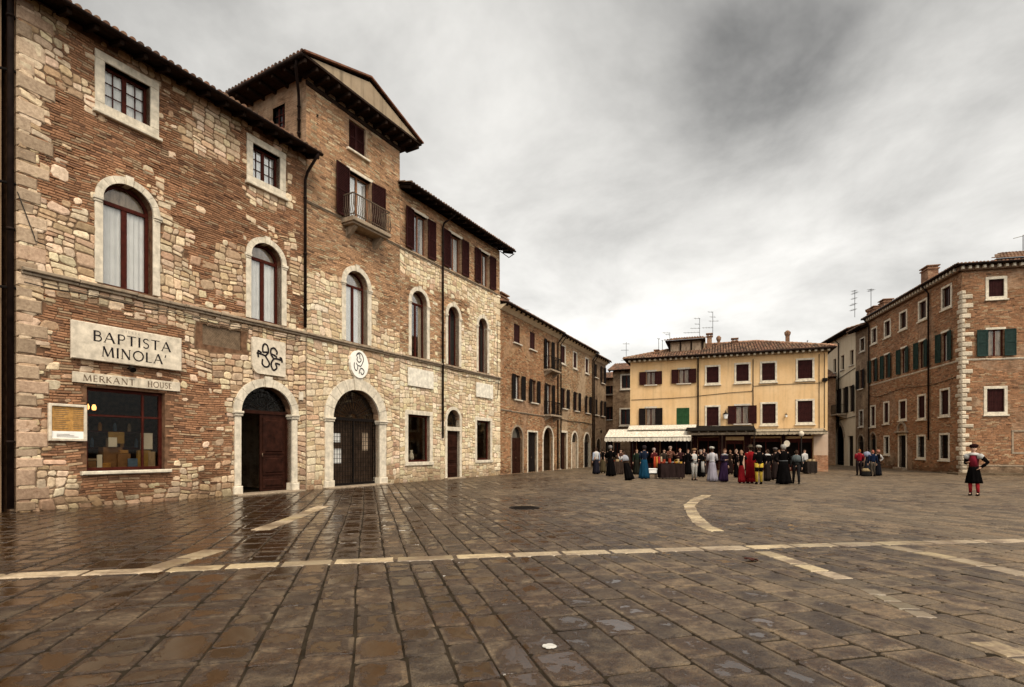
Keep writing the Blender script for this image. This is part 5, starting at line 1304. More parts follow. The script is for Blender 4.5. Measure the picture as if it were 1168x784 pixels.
wall_obj(FD, MB().tube([(0, 0, 0), (0, -.5, .05)], .02, 6).tube([(0, -.5, .05), (0, -.5, -.1)], .015, 6).loft([(0, -.5, -.4, .06, .06), (0, -.5, -.15, .11, .11), (0, -.5, -.1, .03, .03)], 8), 'wall_lamp', IRON, 'iron bracket lamp low on the far brown house of the left row', 'street lamp', FD.x(680), 3.6)

# ------------------------------------------------------------------ dark houses in the corner between the rows
FF = Fac((10.3, 57.5), (2.59, -1)); 
xf0, xf1 = FF.x(699), FF.x(716)
ff = FF.sub(xf0)
F_h = [cen(ff, 714.5, 1.0, 8.15, 9.5), cen(ff, 713.5, 1.0, 4.3, 5.9), cen(ff, 704, .7, 1.0, 2.4)]
hF, ff = small_house('brick_house', FF, xf0, xf1+1.4, 'dark brick house with tiled roof standing in the gap left of the yellow house', BRICK_F, 10.0, 8, F_h, .5, True, 1.2, random.Random(41), None, raft=.5, x_over=(.4, .2))
for q in F_h[:2]: window(hF, q, 'frame', .14, None, glass='dark', recess=.1, trim=TRIM_FAR)
window(hF, F_h[2], None, .1, None, glass='dark', recess=.1, trim=TRIM_FAR)
FG = Fac((8.6, 64.5), (2.59, -1)); xg0, xg1 = FG.x(686), FG.x(703); fg = FG.sub(xg0)
G_h = [cen(fg, 695.5, .9, 5.2, 6.7), cen(fg, 695.5, 1.2, .6, 2.6), cen(fg, 696, 1.6, 8.2, 9.2)]
hG, fg = small_house('brick_house', FG, xg0, xg1, 'small brown house furthest back in the gap behind the left row', BRICK_D, 10.0, 6, G_h, .4, True, 1.0, random.Random(42), None)
for q in G_h: window(hG, q, None, .1, None, glass='dark', recess=.15, trim=TRIM_FAR)
small_balcony(hG, (G_h[2][0]+G_h[2][2])/2, 8.15, 1.7, .5)
aerial(hG, 2.6, 2.0, 10.2, 14.6, [(.05, .8, 0), (.22, .9, -.4), (.5, .8, -.6)], .03)

# ------------------------------------------------------------------ yellow house
FY = Fac((9.85, 44.7), (2.59, -1)); LY = FY.x(944); ZY = 8.98
def cy(u, w, z0, z1): return cen(FY, u, w, z0, z1)
Y_s = [cy(742.3, .72, 6.95, 8.02), cy(780, .80, 6.95, 8.08)]
Y_f = [cy(812.8, .88, 6.90, 8.15), cy(846.8, .88, 6.92, 8.22), cy(876.5, .90, 6.90, 8.22), cy(918.2, .96, 6.92, 8.30)]
Y_s2 = [cy(742.3, .78, 3.62, 5.02), cy(846.5, .95, 3.62, 5.02)]
Y_g = cy(779, .98, 3.60, 4.98)
Y_f2 = [cy(812.8, .88, 3.50, 4.98), cy(877, .92, 3.62, 5.10), cy(918.2, .98, 3.66, 5.25)]
Y_gr = [(.5, 0, 2.0, 2.55, 0), (2.4, 0, 5.0, 2.6, 0), (5.3, 0, 6.9, 2.6, 0), (7.4, 0, 8.7, 2.35, 0), (9.2, 0, 11.3, 2.5, 0), (11.6, 0, 13.4, 2.45, 0)]
hY = FY.empty('yellow_house', 'yellow plastered house with awnings and market at its foot facing the square', 'house')
w = MB(); allh = Y_s+Y_f+Y_s2+[Y_g]+Y_f2+Y_gr; wall_mb(w, 0, -.05, LY, ZY, allh, .25); shell(w, 0, LY, ZY, 9.0); w.build('wall', [YELLOW], hY)
for q in Y_s: window(hY, q, None, .1, 'open', SHUT, recess=.12, glass='curtain', trim=TRIM_FAR, slats=False, sh_out=.55, twist=.04, curt=CURT2, lintel=True)
for q in Y_s2: window(hY, q, None, .1, 'open', SHUT_D if q is Y_s2[0] else SHUT, recess=.12, glass='curtain', trim=TRIM_FAR, slats=False, sh_out=.55, twist=.04, curt=CURT2, lintel=True)
for q in Y_f+Y_f2: window(hY, q, 'frame', .14, 'closed', SHUT, recess=.10, glass='dark', trim=TRIM, slats=False, sill=True)
window(hY, Y_g, None, .1, 'closed', SHUT_G2, recess=.03, glass='dark', trim=TRIM_FAR, slats=True, label='window with bright green closed shutters')
# dark shop fronts
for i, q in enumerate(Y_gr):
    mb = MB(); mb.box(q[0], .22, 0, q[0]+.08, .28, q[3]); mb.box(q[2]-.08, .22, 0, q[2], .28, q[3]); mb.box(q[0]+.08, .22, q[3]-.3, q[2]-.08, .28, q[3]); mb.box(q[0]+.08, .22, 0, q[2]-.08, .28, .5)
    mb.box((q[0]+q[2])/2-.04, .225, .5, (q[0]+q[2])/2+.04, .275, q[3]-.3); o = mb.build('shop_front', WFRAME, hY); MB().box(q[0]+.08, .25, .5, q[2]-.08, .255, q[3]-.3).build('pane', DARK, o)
fr = MB(); fr.box(0, -.05, 0, 8.9, 0, .0); 
cl = MB(); cl.box(.02, -.035, 0, LY-1.05, -.001, 2.9)
# dark timber shop wall cladding between openings
cl = MB()
for a, b in ((0, .5), (2.0, 2.4), (5.0, 5.3), (6.9, 7.4), (8.7, 9.2), (11.3, 11.6)): cl.box(a+.01, -.05, 0, b-.01, 0, 2.7)
cl.box(0, -.052, 2.62, 13.3, 0, 3.2); cl.build('shop_cladding', SHUT, hY)
# right corner pier: brick foot, plaster above
pr = MB(); pr.box(13.45, -.10, 0, LY+.02, 0, 1.2); pr.build('pier_brick', brick_mat('orange_brick', (.50, .22, .11), (.42, .18, .09), (.40, .30, .2), grime=.2), hY)
pr = MB(); pr.box(13.45, -.09, 1.2, LY+.02, 0, 2.95); pr.build('pier', plaster_mat('rose_plaster', (.48, .34, .24), (.55, .42, .32), .3), hY)
# moulding lines, cables, pipes
downpipe(hY, [(FY.x(796.3), -.55, ZY), (FY.x(796.3), -.12, ZY-.5), (FY.x(796.3), -.12, 3.3)], .06)
cable(hY, [(.1, -.03, 5.75), (3, -.03, 5.78), (5.4, -.04, 5.85)], .018); cable(hY, [(FY.x(798), -.03, 5.9), (7.5, -.03, 6.05), (FY.x(858), -.04, 6.12), (FY.x(859), -.04, 6.5), (11, -.03, 6.55), (LY-.4, -.03, 6.55)], .018)
cable(hY, [(FY.x(859), -.04, 8.6), (FY.x(859), -.04, 3.4)], .03); cable(hY, [(LY-.55, -.04, 8.7), (LY-.55, -.04, 3.2)], .02); cable(hY, [(LY-.2, -.04, 8.7), (LY-.2, -.04, 3.2)], .02)
wall_obj(FY, MB().box(-.15, -.25, -.12, .15, 0, .12).tube([(0, 0, 0), (.3, -.4, .05)], .02, 5), 'alarm_box', IRON, 'dark electric box on the yellow wall near its right corner', 'box', LY-.2, 6.75, .02)
# roof : hipped at both ends
over = .55; sl = .33; Dy = 9.0; dep = Dy/2+over; ze = ZY+.03; zr = ze+sl*dep; ov2 = .45
m = MB(); a, b = -ov2, LY+ov2
tiled_plane(m, (a, -over, ze+.08), (b, -over, ze+.08), (a+dep, Dy/2, zr+.08), (b-dep, Dy/2, zr+.08), random.Random(51), base=(.235, .135, .08))
tiled_plane(m, (b, -over, ze+.08), (b, Dy+over, ze+.08), (b-dep, Dy/2, zr+.08), (b-dep, Dy/2+.001, zr+.08), random.Random(52), base=(.30, .17, .10))
tiled_plane(m, (a, Dy+over, ze+.08), (a, -over, ze+.08), (a+dep, Dy/2+.001, zr+.08), (a+dep, Dy/2, zr+.08), random.Random(53), base=(.30, .17, .10))
m.mesh([(a, -over, ze), (b, -over, ze), (b, Dy+over, ze), (a, Dy+over, ze), (a, -over, ze+.07), (b, -over, ze+.07), (b, Dy+over, ze+.07), (a, Dy+over, ze+.07), (a+dep, Dy/2, zr), (b-dep, Dy/2, zr)], [(0, 3, 2, 1), (0, 1, 5, 4), (1, 2, 6, 5), (2, 3, 7, 6), (3, 0, 4, 7), (6, 7, 8, 9)], 1)
roY = m.build('roof', [TILE, WOOD], hY)
cr = MB(); cr.mesh([(0, -.03, ZY-.16), (LY, -.03, ZY-.16), (LY, -.16, ZY-.06), (0, -.16, ZY-.06), (0, -.16, ZY+.02), (LY, -.16, ZY+.02), (LY, 0, ZY-.16), (0, 0, ZY-.16)], [(0, 1, 2, 3), (3, 2, 5, 4), (7, 6, 1, 0)]); cr.build('eave_cornice', PEDI, hY)
add_rafters(roY, -over+.04, 0, LY, ze, .40, .15, .14, y_in=0, slope=0, mat=TRIM)
rid = MB()
for k in range(int((b-a-2*dep)/.38)+1): rid.tube([(a+dep+k*.38, Dy/2, zr+.10), (a+dep+k*.38+.40, Dy/2, zr+.12)], [.13, .11], 8, 0, (.32, .18, .11))
for (P, Q_) in (((a, -over), (a+dep, Dy/2)), ((b, -over), (b-dep, Dy/2))):
    L_ = math.hypot(P[0]-Q_[0], P[1]-Q_[1]); n = int(L_/.38)
    for k in range(n):
        p = Vector((P[0], P[1], ze+.14)).lerp(Vector((Q_[0], Q_[1], zr+.12)), k/n); q = Vector((P[0], P[1], ze+.14)).lerp(Vector((Q_[0], Q_[1], zr+.12)), (k+1.1)/n); t_ = R.uniform(.6, 1.2); rid.tube([p, q], [.13, .10], 8, 0, (.30*t_, .17*t_, .10*t_))
rid.build('ridge_tiles', TILE, roY, True)
gm = MB(); gm.tube([(a, -over-.06, ze+.03), (b, -over-.06, ze+.03)], .075, 8); gm.build('gutter', PIPE, roY, True)
# dormer lantern on the roof
def Yat(u, o): return FY.x(u, o)
oD = -1.6; dx0, dx1 = Yat(764, oD), Yat(801, oD); zd0 = ze+sl*(1.6+over)-.15; dt = 10.75
dm = MB(); dm.box(dx0, 1.6, zd0, dx1, 4.2, dt-.1); do = dm.build('dormer', PEDI, hY)
for k in range(3):
    xa_ = dx0+(dx1-dx0)*(k+.10)/3; xb_ = dx0+(dx1-dx0)*(k+.9)/3; MB().box(xa_, 1.57, zd0+.25, xb_, 1.6, dt-.3).build('dormer_window', CURT2, do)
for k in range(4): x = dx0+(dx1-dx0)*k/3; MB().box(x-.05, 1.52, zd0, x+.05, 1.6, dt-.1).build('post', WOOD, do)
dr = MB(); tiled_plane(dr, (dx0-.35, 1.05, dt-.05), (dx1+.25, 1.05, dt-.05), (dx0+.2, 2.9, dt+.42), (dx1-.1, 2.9, dt+.42), random.Random(61), base=(.28, .16, .09)); dr.box(dx0-.33, 1.06, dt-.14, dx1+.23, 4.4, dt-.06, 1); dr.build('dormer_roof', [TILE, WOOD], do)
def chY(u0, u1, v, o, **k): x0, x1 = FY.x(u0, o), FY.x(u1, o); zt = FY.z((u0+u1)/2, v, o); return chimney(hY, (x0+x1)/2, -o, zt-1.6, zt-.05, x1-x0, x1-x0, **k)
chY(806.5, 812, 381, -2.6); chY(818, 821.5, 386, -3.6, cap='pot'); chY(835, 841, 386.5, -3.8); chY(896, 900.5, 380, -3.0, cap='pot'); chY(747, 751, 399.5, -1.2)
MB().box(Yat(802.5, -2.2), 2.2, 9.8, Yat(804.5, -2.2), 3.0, 11.0).build('flue', PEDI, hY)
def aeY(u, v0, v1, o, bars): aerial(hY, FY.x(u, o), -o, FY.z(u, v0, o), FY.z(u, v1, o), bars, .022)
aeY(813, 385, 355.5, -3.2, [(.02, .4, -1), (.22, .5, 0), (.38, .8, .2), (.62, .9, -.9)])
aeY(798, 386, 363, -3.0, [(.02, .5, -.8), (.3, .4, -1), (.5, .8, -.9), (.7, 1.3, -1)])
aeY(751.3, 400, 386.5, -1.6, [(.02, .2, 0)]); aeY(764, 392, 379.5, -2.6, [(.02, .6, -1), (.2, .35, -1)]); aeY(755.5, 399, 388, -2.0, [(.1, .1, 0)])
aeY(921, 395, 389, -2.8, [(.05, .1, 0)])

# awnings
def scallop_awning(name, F, label, x0, x1, o0, z0, o1, z1, val, mat, n, top2=None, ribs=0):
    t = F.empty(name, label, 'awning', x0); L_ = x1-x0; mb = MB(); nseg = 24
    for k in range(nseg):
        a, b = L_*k/nseg, L_*(k+1)/nseg
        P = []
        for x, ph in ((a, k), (b, k+1)):
            P.append([(x, -(o0+(o1-o0)*q/6), z0+(z1-z0)*q/6-.05*math.sin(PI*q/6)*(1 if ph % 4 else .3)) for q in range(7)])
        for q in range(6): mb.face([P[0][q], P[1][q], P[1][q+1], P[0][q+1]])
    for x in (0, L_): mb.face([(x, -o0, z0), (x, -o1, z1), (x, -o0, z1)])
    mb.build('canopy', mat, t, False)
    v_ = MB(); m_ = max(6, int(L_/.28))
    for k in range(m_):
        a, b = L_*k/m_, L_*(k+1)/m_; c = (a+b)/2
        v_.prism([(a, z1), (a, z1-val*.78), ((a+c)/2, z1-val*.96), (c, z1-val), ((b+c)/2, z1-val*.96), (b, z1-val*.78), (b, z1)], -o1-.012, -o1)
    for x in (0, L_):
        mm = max(2, int((o1-o0)/.28))
        for k in range(mm):
            ya, yb_ = -(o0+(o1-o0)*k/mm), -(o0+(o1-o0)*(k+1)/mm); v_.face([(x, ya, z1), (x, yb_, z1), (x, yb_, z1-val*.8), (x, (ya+yb_)/2, z1-val), (x, ya, z1-val*.8)])
    v_.build('valance', mat, t)
    f = MB(); f.tube([(0, -o1, z1), (L_, -o1, z1)], .03, 6)
    for k in range(3): x = .15+(L_-.3)*k/2; f.tube([(x, -o0, z0-.5), (x, -o1*.75, z1+.15), (x, -o1, z1)], .022, 6)
    f.build('awning_arm', IRON, t, True); return t
ozA = 2.55; xa0, xa1 = FY.x(689.5, ozA), FY.x(788, ozA)
tA = scallop_awning('canvas_awning', FY, 'wide cream canvas awning with scalloped edge over the market tables', xa0, xa1, .55, 3.30, ozA, FY.z(735, 499, ozA)+.0, .33, AWN, 30)
up = MB(); up.mesh([(1.6, -.1, 3.62), (xa1-xa0+.3, -.1, 3.62), (xa1-xa0+.3, -1.1, 3.28), (1.6, -1.1, 3.28), (1.6, -.1, 3.56), (xa1-xa0+.3, -.1, 3.56), (xa1-xa0+.3, -1.1, 3.2), (1.6, -1.1, 3.2)], [(0, 3, 2, 1), (4, 5, 6, 7), (3, 7, 6, 2), (0, 4, 7, 3), (1, 2, 6, 5)]); up.build('upper_canopy', AWN, tA)
for x in (.25, 2.2, xa1-xa0-.3): MB().tube([(x, -ozA+.1, 0), (x, -ozA+.1, FY.z(735, 499, ozA))], .035, 8).build('pole', IRON, tA, True)
# dark pergola roof in the middle
x0, x1 = FY.x(787, 2.0), FY.x(862, 2.0); tP = FY.empty('pergola', 'dark timber pergola roof between the cream awning and the striped shop awning', 'pergola', x0)
pz = 3.22; mb = MB(); Lp = x1-x0; mb.box(0, -2.1, pz-.50, Lp, -1.98, pz-.32); mb.box(0, -.12, pz-.2, Lp, 0, pz); 
for k in range(8): x = Lp*k/7; mb.obox((x, 0, pz), (x, -2.2, pz-.28), .07, .10)
mb.build('pergola_frame', flat_mat('grey_timber', (.11, .085, .06), .8, .5, 8), tP)
pm = MB(); pm.mesh([(-.3, 0, pz+.32), (Lp, 0, pz+.22), (Lp, -2.2, pz-.14), (-.3, -2.2, pz-.14), (-.3, 0, pz+.28), (Lp, 0, pz+.18), (Lp, -2.2, pz-.2), (-.3, -2.2, pz-.2)], [(0, 3, 2, 1), (4, 5, 6, 7), (3, 7, 6, 2), (0, 4, 7, 3), (1, 2, 6, 5)]); pm.build('roofing_sheet', AWN_D, tP)
for x in (.1, Lp*.5, Lp-.1): MB().box(x-.05, -2.08, 0, x+.05, -1.98, pz-.5).build('post', WOOD, tP)
tB = scallop_awning('canvas_awning', FY, 'flat shop awning with narrow scalloped edge along the right half of the yellow house', FY.x(860, 1.7), FY.x(944, 1.7), .05, 3.18, 1.7, 2.92, .22, cloth_mat('striped_canvas', (.34, .27, .18), (.42, .34, .24)), 30)
# lamps and boards in front of the shops
def wall_lantern(F, x, z, label, s=1.0, o=0):
    t = F.empty('wall_lantern', label, 'lantern', x, o, z); MB().loft([(0, -.25*s, 0, .05*s, .05*s), (0, -.25*s, .02*s, .10*s, .10*s), (0, -.25*s, .30*s, .15*s, .15*s)], 6).build('lamp_glass', PAPER, t)
    MB().loft([(0, -.25*s, .301*s, .19*s, .19*s), (0, -.25*s, .42*s, .03*s, .03*s), (0, -.25*s, .5*s, .02*s, .02*s)], 6).build('lantern_cap', IRON, t); MB().tube([(0, -.25*s, .42*s), (0, -.12*s, .55*s), (0, 0, .4*s)], .02*s, 6).build('bracket', IRON, t); return t
wall_lantern(FY, FY.x(827.5), 4.0, 'old lantern on the yellow wall between two upper windows', 1.25)
wall_lantern(FY, FY.x(896.5), 4.05, 'small dark lantern on the yellow wall left of the last lower window', .6)
lpst = FY.empty('street_lamp', 'thin dark lamp post with white globe before the shop fronts', 'street lamp', FY.x(914, 1.9), 1.9)
MB().tube([(0, 0, 0), (0, 0, .3), (0, 0, 2.6)], [.09, .05, .045], 10).build('post', IRON, lpst, True); MB().loft([(0, 0, 2.55, .05, .05), (0, 0, 2.6, .14, .14), (0, 0, 2.75, .19, .19), (0, 0, 2.9, .13, .13), (0, 0, 2.95, .02, .02)], 14).build('globe', SIGNW, lpst, True)
ds = FY.empty('disc_sign', 'round white disc sign hanging before the dark shop front', 'sign', FY.x(897.5, 1.5), 1.5, 2.05)
MB().prism([(.2*math.cos(2*PI*k/20), .24*math.sin(2*PI*k/20)) for k in range(20)], -.02, .02).build('disc', SIGNW, ds); MB().tube([(0, 0, .22), (0, 0, .85)], .012, 5).build('hanger', IRON, ds)

# ------------------------------------------------------------------ right-hand corner house
FE = Fac((33.07, 50.5), (-3.57, -15.5)); XC = FE.x(1097); P = FE.pt(XC)
FE2 = Fac((P.x, P.y), (15.5, -3.57)); xE0 = FE.x(991)-.1; ZE = 13.30
fe = FE.sub(xE0); LE = XC-xE0
zt_, zm_, zl_, zg_ = (11.42, 12.72), (7.62, 9.78), (4.02, 5.70), (1.0, 2.62)
us_t = [(1052.8, 1.0), (1030.5, 1.0), (1012.5, .95), (997.3, .95)]
E_t = [cen(fe, 1080, 1.0, 11.45, 12.78)]+[cen(fe, u, w_, 11.40-.05*i, 12.65-.06*i) for i, (u, w_) in enumerate(us_t)]
E_m = [cen(fe, u, .85, 7.72, 9.72, .16) for u in (1078.2, 1051.8, 1031, 1011.6, 996.8)]
E_l = [cen(fe, 1078, .95, 4.05, 5.72, .1), cen(fe, 1051.5, .95, 4.0, 5.62, .1), cen(fe, 1030, 1.0, 4.1, 5.5, .1), cen(fe, 1011.2, .8, 3.95, 5.6, .1), cen(fe, 996, .8, 3.8, 5.5, .1)]
E_g = [cen(fe, 1077.5, 1.0, 1.0, 2.62), cen(fe, 1051, 1.0, 1.05, 2.6), cen(fe, 1011.5, .8, 1.3, 2.7), cen(fe, 1029.5, 1.15, 0.1, 2.75), cen(fe, 996, 1.2, .1, 3.1, .6)]
hE = fe.empty('corner_house', 'large red brown brick corner house on the right with white quoins and green shutters', 'house')
w = MB(); wall_mb(w, 0, -.05, LE, ZE, E_t+E_m+E_l+E_g, .25)
# second front, turned round the corner, in the frame of the house
M2 = Matrix.Rotation(FE2.rz-fe.rz, 4, 'Z'); off = Vector((LE, 0, 0)); LE2 = 16.0
def to_e(mb2):
    mb2.v = [tuple(M2 @ Vector(v_)+off) for v_ in mb2.v]; return mb2
f2e = FE2
G_t = (f2e.x(1127.5), 11.55, f2e.x(1144.8), 12.66, 0); G_m = (f2e.x(1126), 7.68, f2e.x(1145), 9.40, 0); G_l = (f2e.x(1125.5), 4.05, f2e.x(1145.2), 5.55, 0)
more = [(x+4.2*k, a, x+4.2*k+1.0, b, 0) for k in (1, 2, 3) for x, a, b in ((1.5, 11.55, 12.66), (1.5, 7.68, 9.4), (1.5, 4.05, 5.55))]
def bare(x, z, k=.22): return 1 if noise.noise(Vector((x*.35, z*.5, k*50))) > k else 0
bricks(w, .02, .1, LE-.02, ZE-.1, E_t+E_m+E_l+E_g, lambda x, z: bare(x, z), random.Random(61), 1, (.36, .195, .11), .08)
w2 = MB(); wall_mb(w2, 0, -.05, LE2, ZE, [G_t, G_m, G_l]+more, .25); bricks(w2, .02, .62, 7.0, ZE-.1, [G_t, G_m, G_l]+more, lambda x, z: bare(x+30, z), random.Random(62), 1, (.36, .195, .11), .08); w2.face([(LE2, 0, -.05), (LE2, 12, -.05), (LE2, 12, ZE), (LE2, 0, ZE)]); to_e(w2)
b0 = len(w.v); w.v += w2.v; w.f += [tuple(q+b0 for q in f_) for f_ in w2.f]; w.m += w2.m; w.c += w2.c
w.face([(0, 12, -.05), (0, 0, -.05), (0, 0, ZE), (0, 12, ZE)]); w.face([(LE2, 12, -.05), (0, 12, -.05), (0, 12, ZE), (LE2, 12, ZE)][::1])
w.build('wall', [BRICK_E, STONES], hE)
for q in E_t: window(hE, q, 'frame', .15, None, glass='dark', recess=.12, trim=TRIM, sill=True, mun=(1, 1))
for i, q in enumerate(E_m): window(hE, q, None, .12, 'open', SHUT_G, recess=.12, glass='curtain', trim=TRIM, sill=False, lintel=True, sh_out=.55, twist=.12, curt=CURT2 if i % 2 else CURT)
for i, q in enumerate(E_l): window(hE, q, 'frame', .14, 'closed', SHUT, recess=.12, glass='dark', trim=TRIM, slats=False)
for i, q in enumerate(E_g[:3]):
    wo_ = window(hE, q, 'frame', .13, None, recess=.18, glass='dark', trim=TRIM); g = MB()
    for k in range(1, 6): x = q[0]+(q[2]-q[0])*k/6; g.box(x-.012, .06, q[1], x+.012, .084, q[3])
    for k in range(1, 6): z = q[1]+(q[3]-q[1])*k/6; g.box(q[0], .055, z-.012, q[2], .085, z+.012)
    g.build('window_bars', IRON, wo_)
arch_door(hE, E_g[3], SHUT_D, TRIM, .16); dd = E_g[3]; s = MB(); s.bbox(dd[0]-.35, -.25, 2.95, dd[2]+.35, 0, 3.1, .03); ring_blocks(s, (dd[0]+dd[2])/2, 3.1, .55, .62, .16, -.14, 0, 7, False); s.build('door_pediment', TRIM_OLD, hE)
MB().bbox(dd[0]-.2, -.4, 0, dd[2]+.2, .2, .2, .02).build('doorstep', TRIM_OLD, hE)
arch_door(hE, E_g[4], SHUT_D, TRIM_OLD, .12)
def in2(o):  # place a part built in second-front coordinates
    o.location = off; o.rotation_euler = (0, 0, FE2.rz-fe.rz); return o
in2(window(hE, G_t, 'frame', .18, 'closed', SHUT, recess=.12, glass='dark', trim=TRIM, slats=False)); in2(window(hE, G_l, 'frame', .18, 'closed', SHUT, recess=.12, glass='dark', trim=TRIM, slats=False))
in2(window(hE, G_m, None, .12, 'open', flat_mat('dark_teal_shutter', (.016, .032, .027), .6, .3, 7), recess=.12, glass='curtain', trim=TRIM, sill=False, lintel=True, sh_out=.62, twist=.05, curt=CURT2, mun=(1, 0)))
for q in more: in2(window(hE, q, 'frame', .18, 'closed', SHUT, recess=.12, glass='dark', trim=TRIM, slats=False))
in2(cornice(hE, 0, LE2, 7.48, .07, .10, TRIM)); cornice(hE, 0, LE, 7.48, .07, .10, TRIM)
qs = MB(); z = 0; k = 0; rq = random.Random(9)
while z < 12.0:
    h = rq.uniform(.26, .36); w_ = (.28, .50)[k % 2]*rq.uniform(.7, 1.3); w3 = (.32, .14)[k % 2]*rq.uniform(.7, 1.4); q_ = rq.uniform(.68, 1.1); col = (.66*q_, .59*q_, .48*q_)
    qs.bbox(LE-w_, -.08, z+.012, LE+.02, .1, z+h-.012, .05, 0, col); b2 = MB().bbox(-.04, -.085, z+.012, w3*1.5, .1, z+h-.012, .05, 0, col); to_e(b2); qs.mesh(b2.v, b2.f, 0, col); z += h; k += 1
qs.build('quoins', STONES, hE)
# roofs of both wings with dentil cornice
def wing_roof(L_, place, ovx, rng, cut):
    m = MB(); a, b = ovx; over = .5
    tiled_plane(m, (a, -over, ZE+.36), (b, -over, ZE+.36), (a+(0 if not cut[0] else 5.5), 5, ZE+.85), (b-(0 if not cut[1] else 5.5), 5, ZE+.85), rng, base=(.25, .14, .08))
    m.box(a, -over+.02, ZE+.27, b, 4.4, ZE+.34, 1); m.box(a+.2, -.25, ZE-.0, b-.2, 0, ZE+.27, 1)
    a5 = a+(5.5 if cut[0] else 0); m.face([(a5, 5, ZE+.83), (b, 5, ZE+.83), (b, 11, ZE+.3), (a5, 11, ZE+.3)], 1)
    o = m.build('roof', [TILE, flat_mat('eave_brick', (.14, .085, .055), .9, .4, 8)], hE)
    me_ = None; n = int((b-a)/.42)
    for k in range(n):
        if me_ is None: d_ = MB().bbox(0, -.42, ZE+.06, .16, -.25, ZE+.265, .02).build('dentil', TRIM, o); me_ = d_.data
        else: d_ = bpy.data.objects.new('dentil', me_); C.objects.link(d_); d_.parent = o
        d_.location = (a+.3+k*(b-a-.6)/n, 0, 0)
    MB().tube([(a, -over-.05, ZE+.33), (b, -over-.05, ZE+.33)], .07, 8).build('gutter', PIPE, o, True)
    if place: in2(o)
    return o
wing_roof(LE, False, (-.1, LE+.5), random.Random(71), (False, True)); wing_roof(LE2, True, (-.5, LE2+.3), random.Random(72), (True, False))
xd = fe.x(1061); downpipe(hE, [(xd, -.55, ZE+.25), (xd, -.12, ZE-.3), (xd, -.12, 2.3)], .06); xd = fe.x(989.5)+.6; downpipe(hE, [(xd, -.55, ZE+.25), (xd, -.12, ZE-.3), (xd, -.12, .2)], .06)
cable(hE, [(0, -.04, 6.6)]+[(LE*k/8, -.05, 6.4-.12*math.sin(k*1.3)) for k in range(1, 8)]+[(LE, -.05, 6.5)], .02)
def chE(u0, u1, v, o, dz=1.6, cap='flat'): x0, x1 = fe.x(u0, o), fe.x(u1, o); zt = fe.z((u0+u1)/2, v, o); chimney(hE, (x0+x1)/2, -o, zt-dz, zt-.02, abs(x1-x0)*.62, .7, cap)
chE(1054, 1067, 305.5, -.8); chE(1006, 1015, 343, -.8); chE(996, 1003, 350.5, -.8)
def aeE(u, v0, v1, o, bars): aerial(hE, fe.x(u, o), -o, fe.z(u, v0, o), fe.z(u, v1, o), bars, .03)
aeE(975, 362, 331, -1.2, [(.02, .6, -.6), (.12, 1.0, 0), (.3, .8, -.5), (.5, 1.1, -.8), (.7, 1.0, -.8)]); aeE(993.5, 352, 329.5, -1.2, [(.02, .4, -1), (.1, .8, 0)])
# raised attic storey behind the second front
at_ = MB(); at_.box(f2e.x(1140, -3), 3.2, ZE+.3, LE2, 10, ZE+1.55); in2(at_.build('attic', BRICK_E, hE))
am = MB(); xA0 = f2e.x(1133, -3); tiled_plane(am, (xA0, 2.7, ZE+1.55), (LE2, 2.7, ZE+1.55), (xA0+2.2, 6, ZE+2.9), (LE2-1, 6, ZE+2.9), random.Random(73), base=(.25, .14, .08)); am.box(xA0+.03, 2.72, ZE+1.44, LE2-.02, 10, ZE+1.54, 1); in2(am.build('attic_roof', [TILE, WOOD], hE))
am = MB().tube([(0, 0, 0), (.0, 0, 1.1)], .03, 6).tube([(-.6, 0, .9), (.3, 0, 1.1)], .025, 5); ob = am.build('aerial', ANT, hE); in2(ob); ob.location = Vector(off)+M2 @ Vector((f2e.x(1167, -5), 5, ZE+2.7))
# walled up recess and plaque
mb = MB(); a, b = f2e.x(1153.5), f2e.x(1185); mb.bbox(a, -.05, 2.75, b, 0, 2.87, .012); mb.bbox(a, -.05, 1.32, b, 0, 1.45, .012); mb.bbox(a, -.048, 1.45, a+.12, 0, 2.75, .012); in2(mb.build('blocked_window_frame', TRIM_OLD, hE))
in2(MB().bbox(.5, -.04, .52, LE2, 0, .60, .01).build('plinth_moulding', TRIM_OLD, hE))

# ------------------------------------------------------------------ far end of the right row
xH0 = FE.x(976); FH = FE.sub(xH0); LH = xE0-xH0-.02
H_h = [cen(FH, 984, .9, 11.0, 12.1), cen(FH, 982.5, .9, 7.4, 9.2), cen(FH, 982.5, .8, 3.9, 5.3), cen(FH, 982, 1.4, 0, 3.0, .7)]
hH = FH.empty('brick_house', 'narrow dark brown house between the cream house and the corner house on the right', 'house')
w = MB(); wall_mb(w, 0, -.05, LH, 13.0, H_h, .25); shell(w, 0, LH, 13.0, 9); w.build('wall', [BRICK_F], hH)
window(hH, H_h[0], 'frame', .12, None, glass='dark', trim=TRIM_FAR); window(hH, H_h[1], None, .1, 'open', SHUT_D, glass='curtain', sh_out=.5, curt=CURT2); window(hH, H_h[2], 'frame', .12, None, glass='dark', trim=TRIM_FAR); arch_door(hH, H_h[3], SHUT_D)
lean_roof(hH, FH, 0, LH, 13.02, .7, 4, 1.2, random.Random(81), (.1, .1), raft=.5)
chimney(hH, .4, 1.2, 13.0, 15.0, .6, .6, 'pot')
xI0 = FE.x(946.5); FI = FE.sub(xI0-14); LI = 14+xH0-xI0-.02
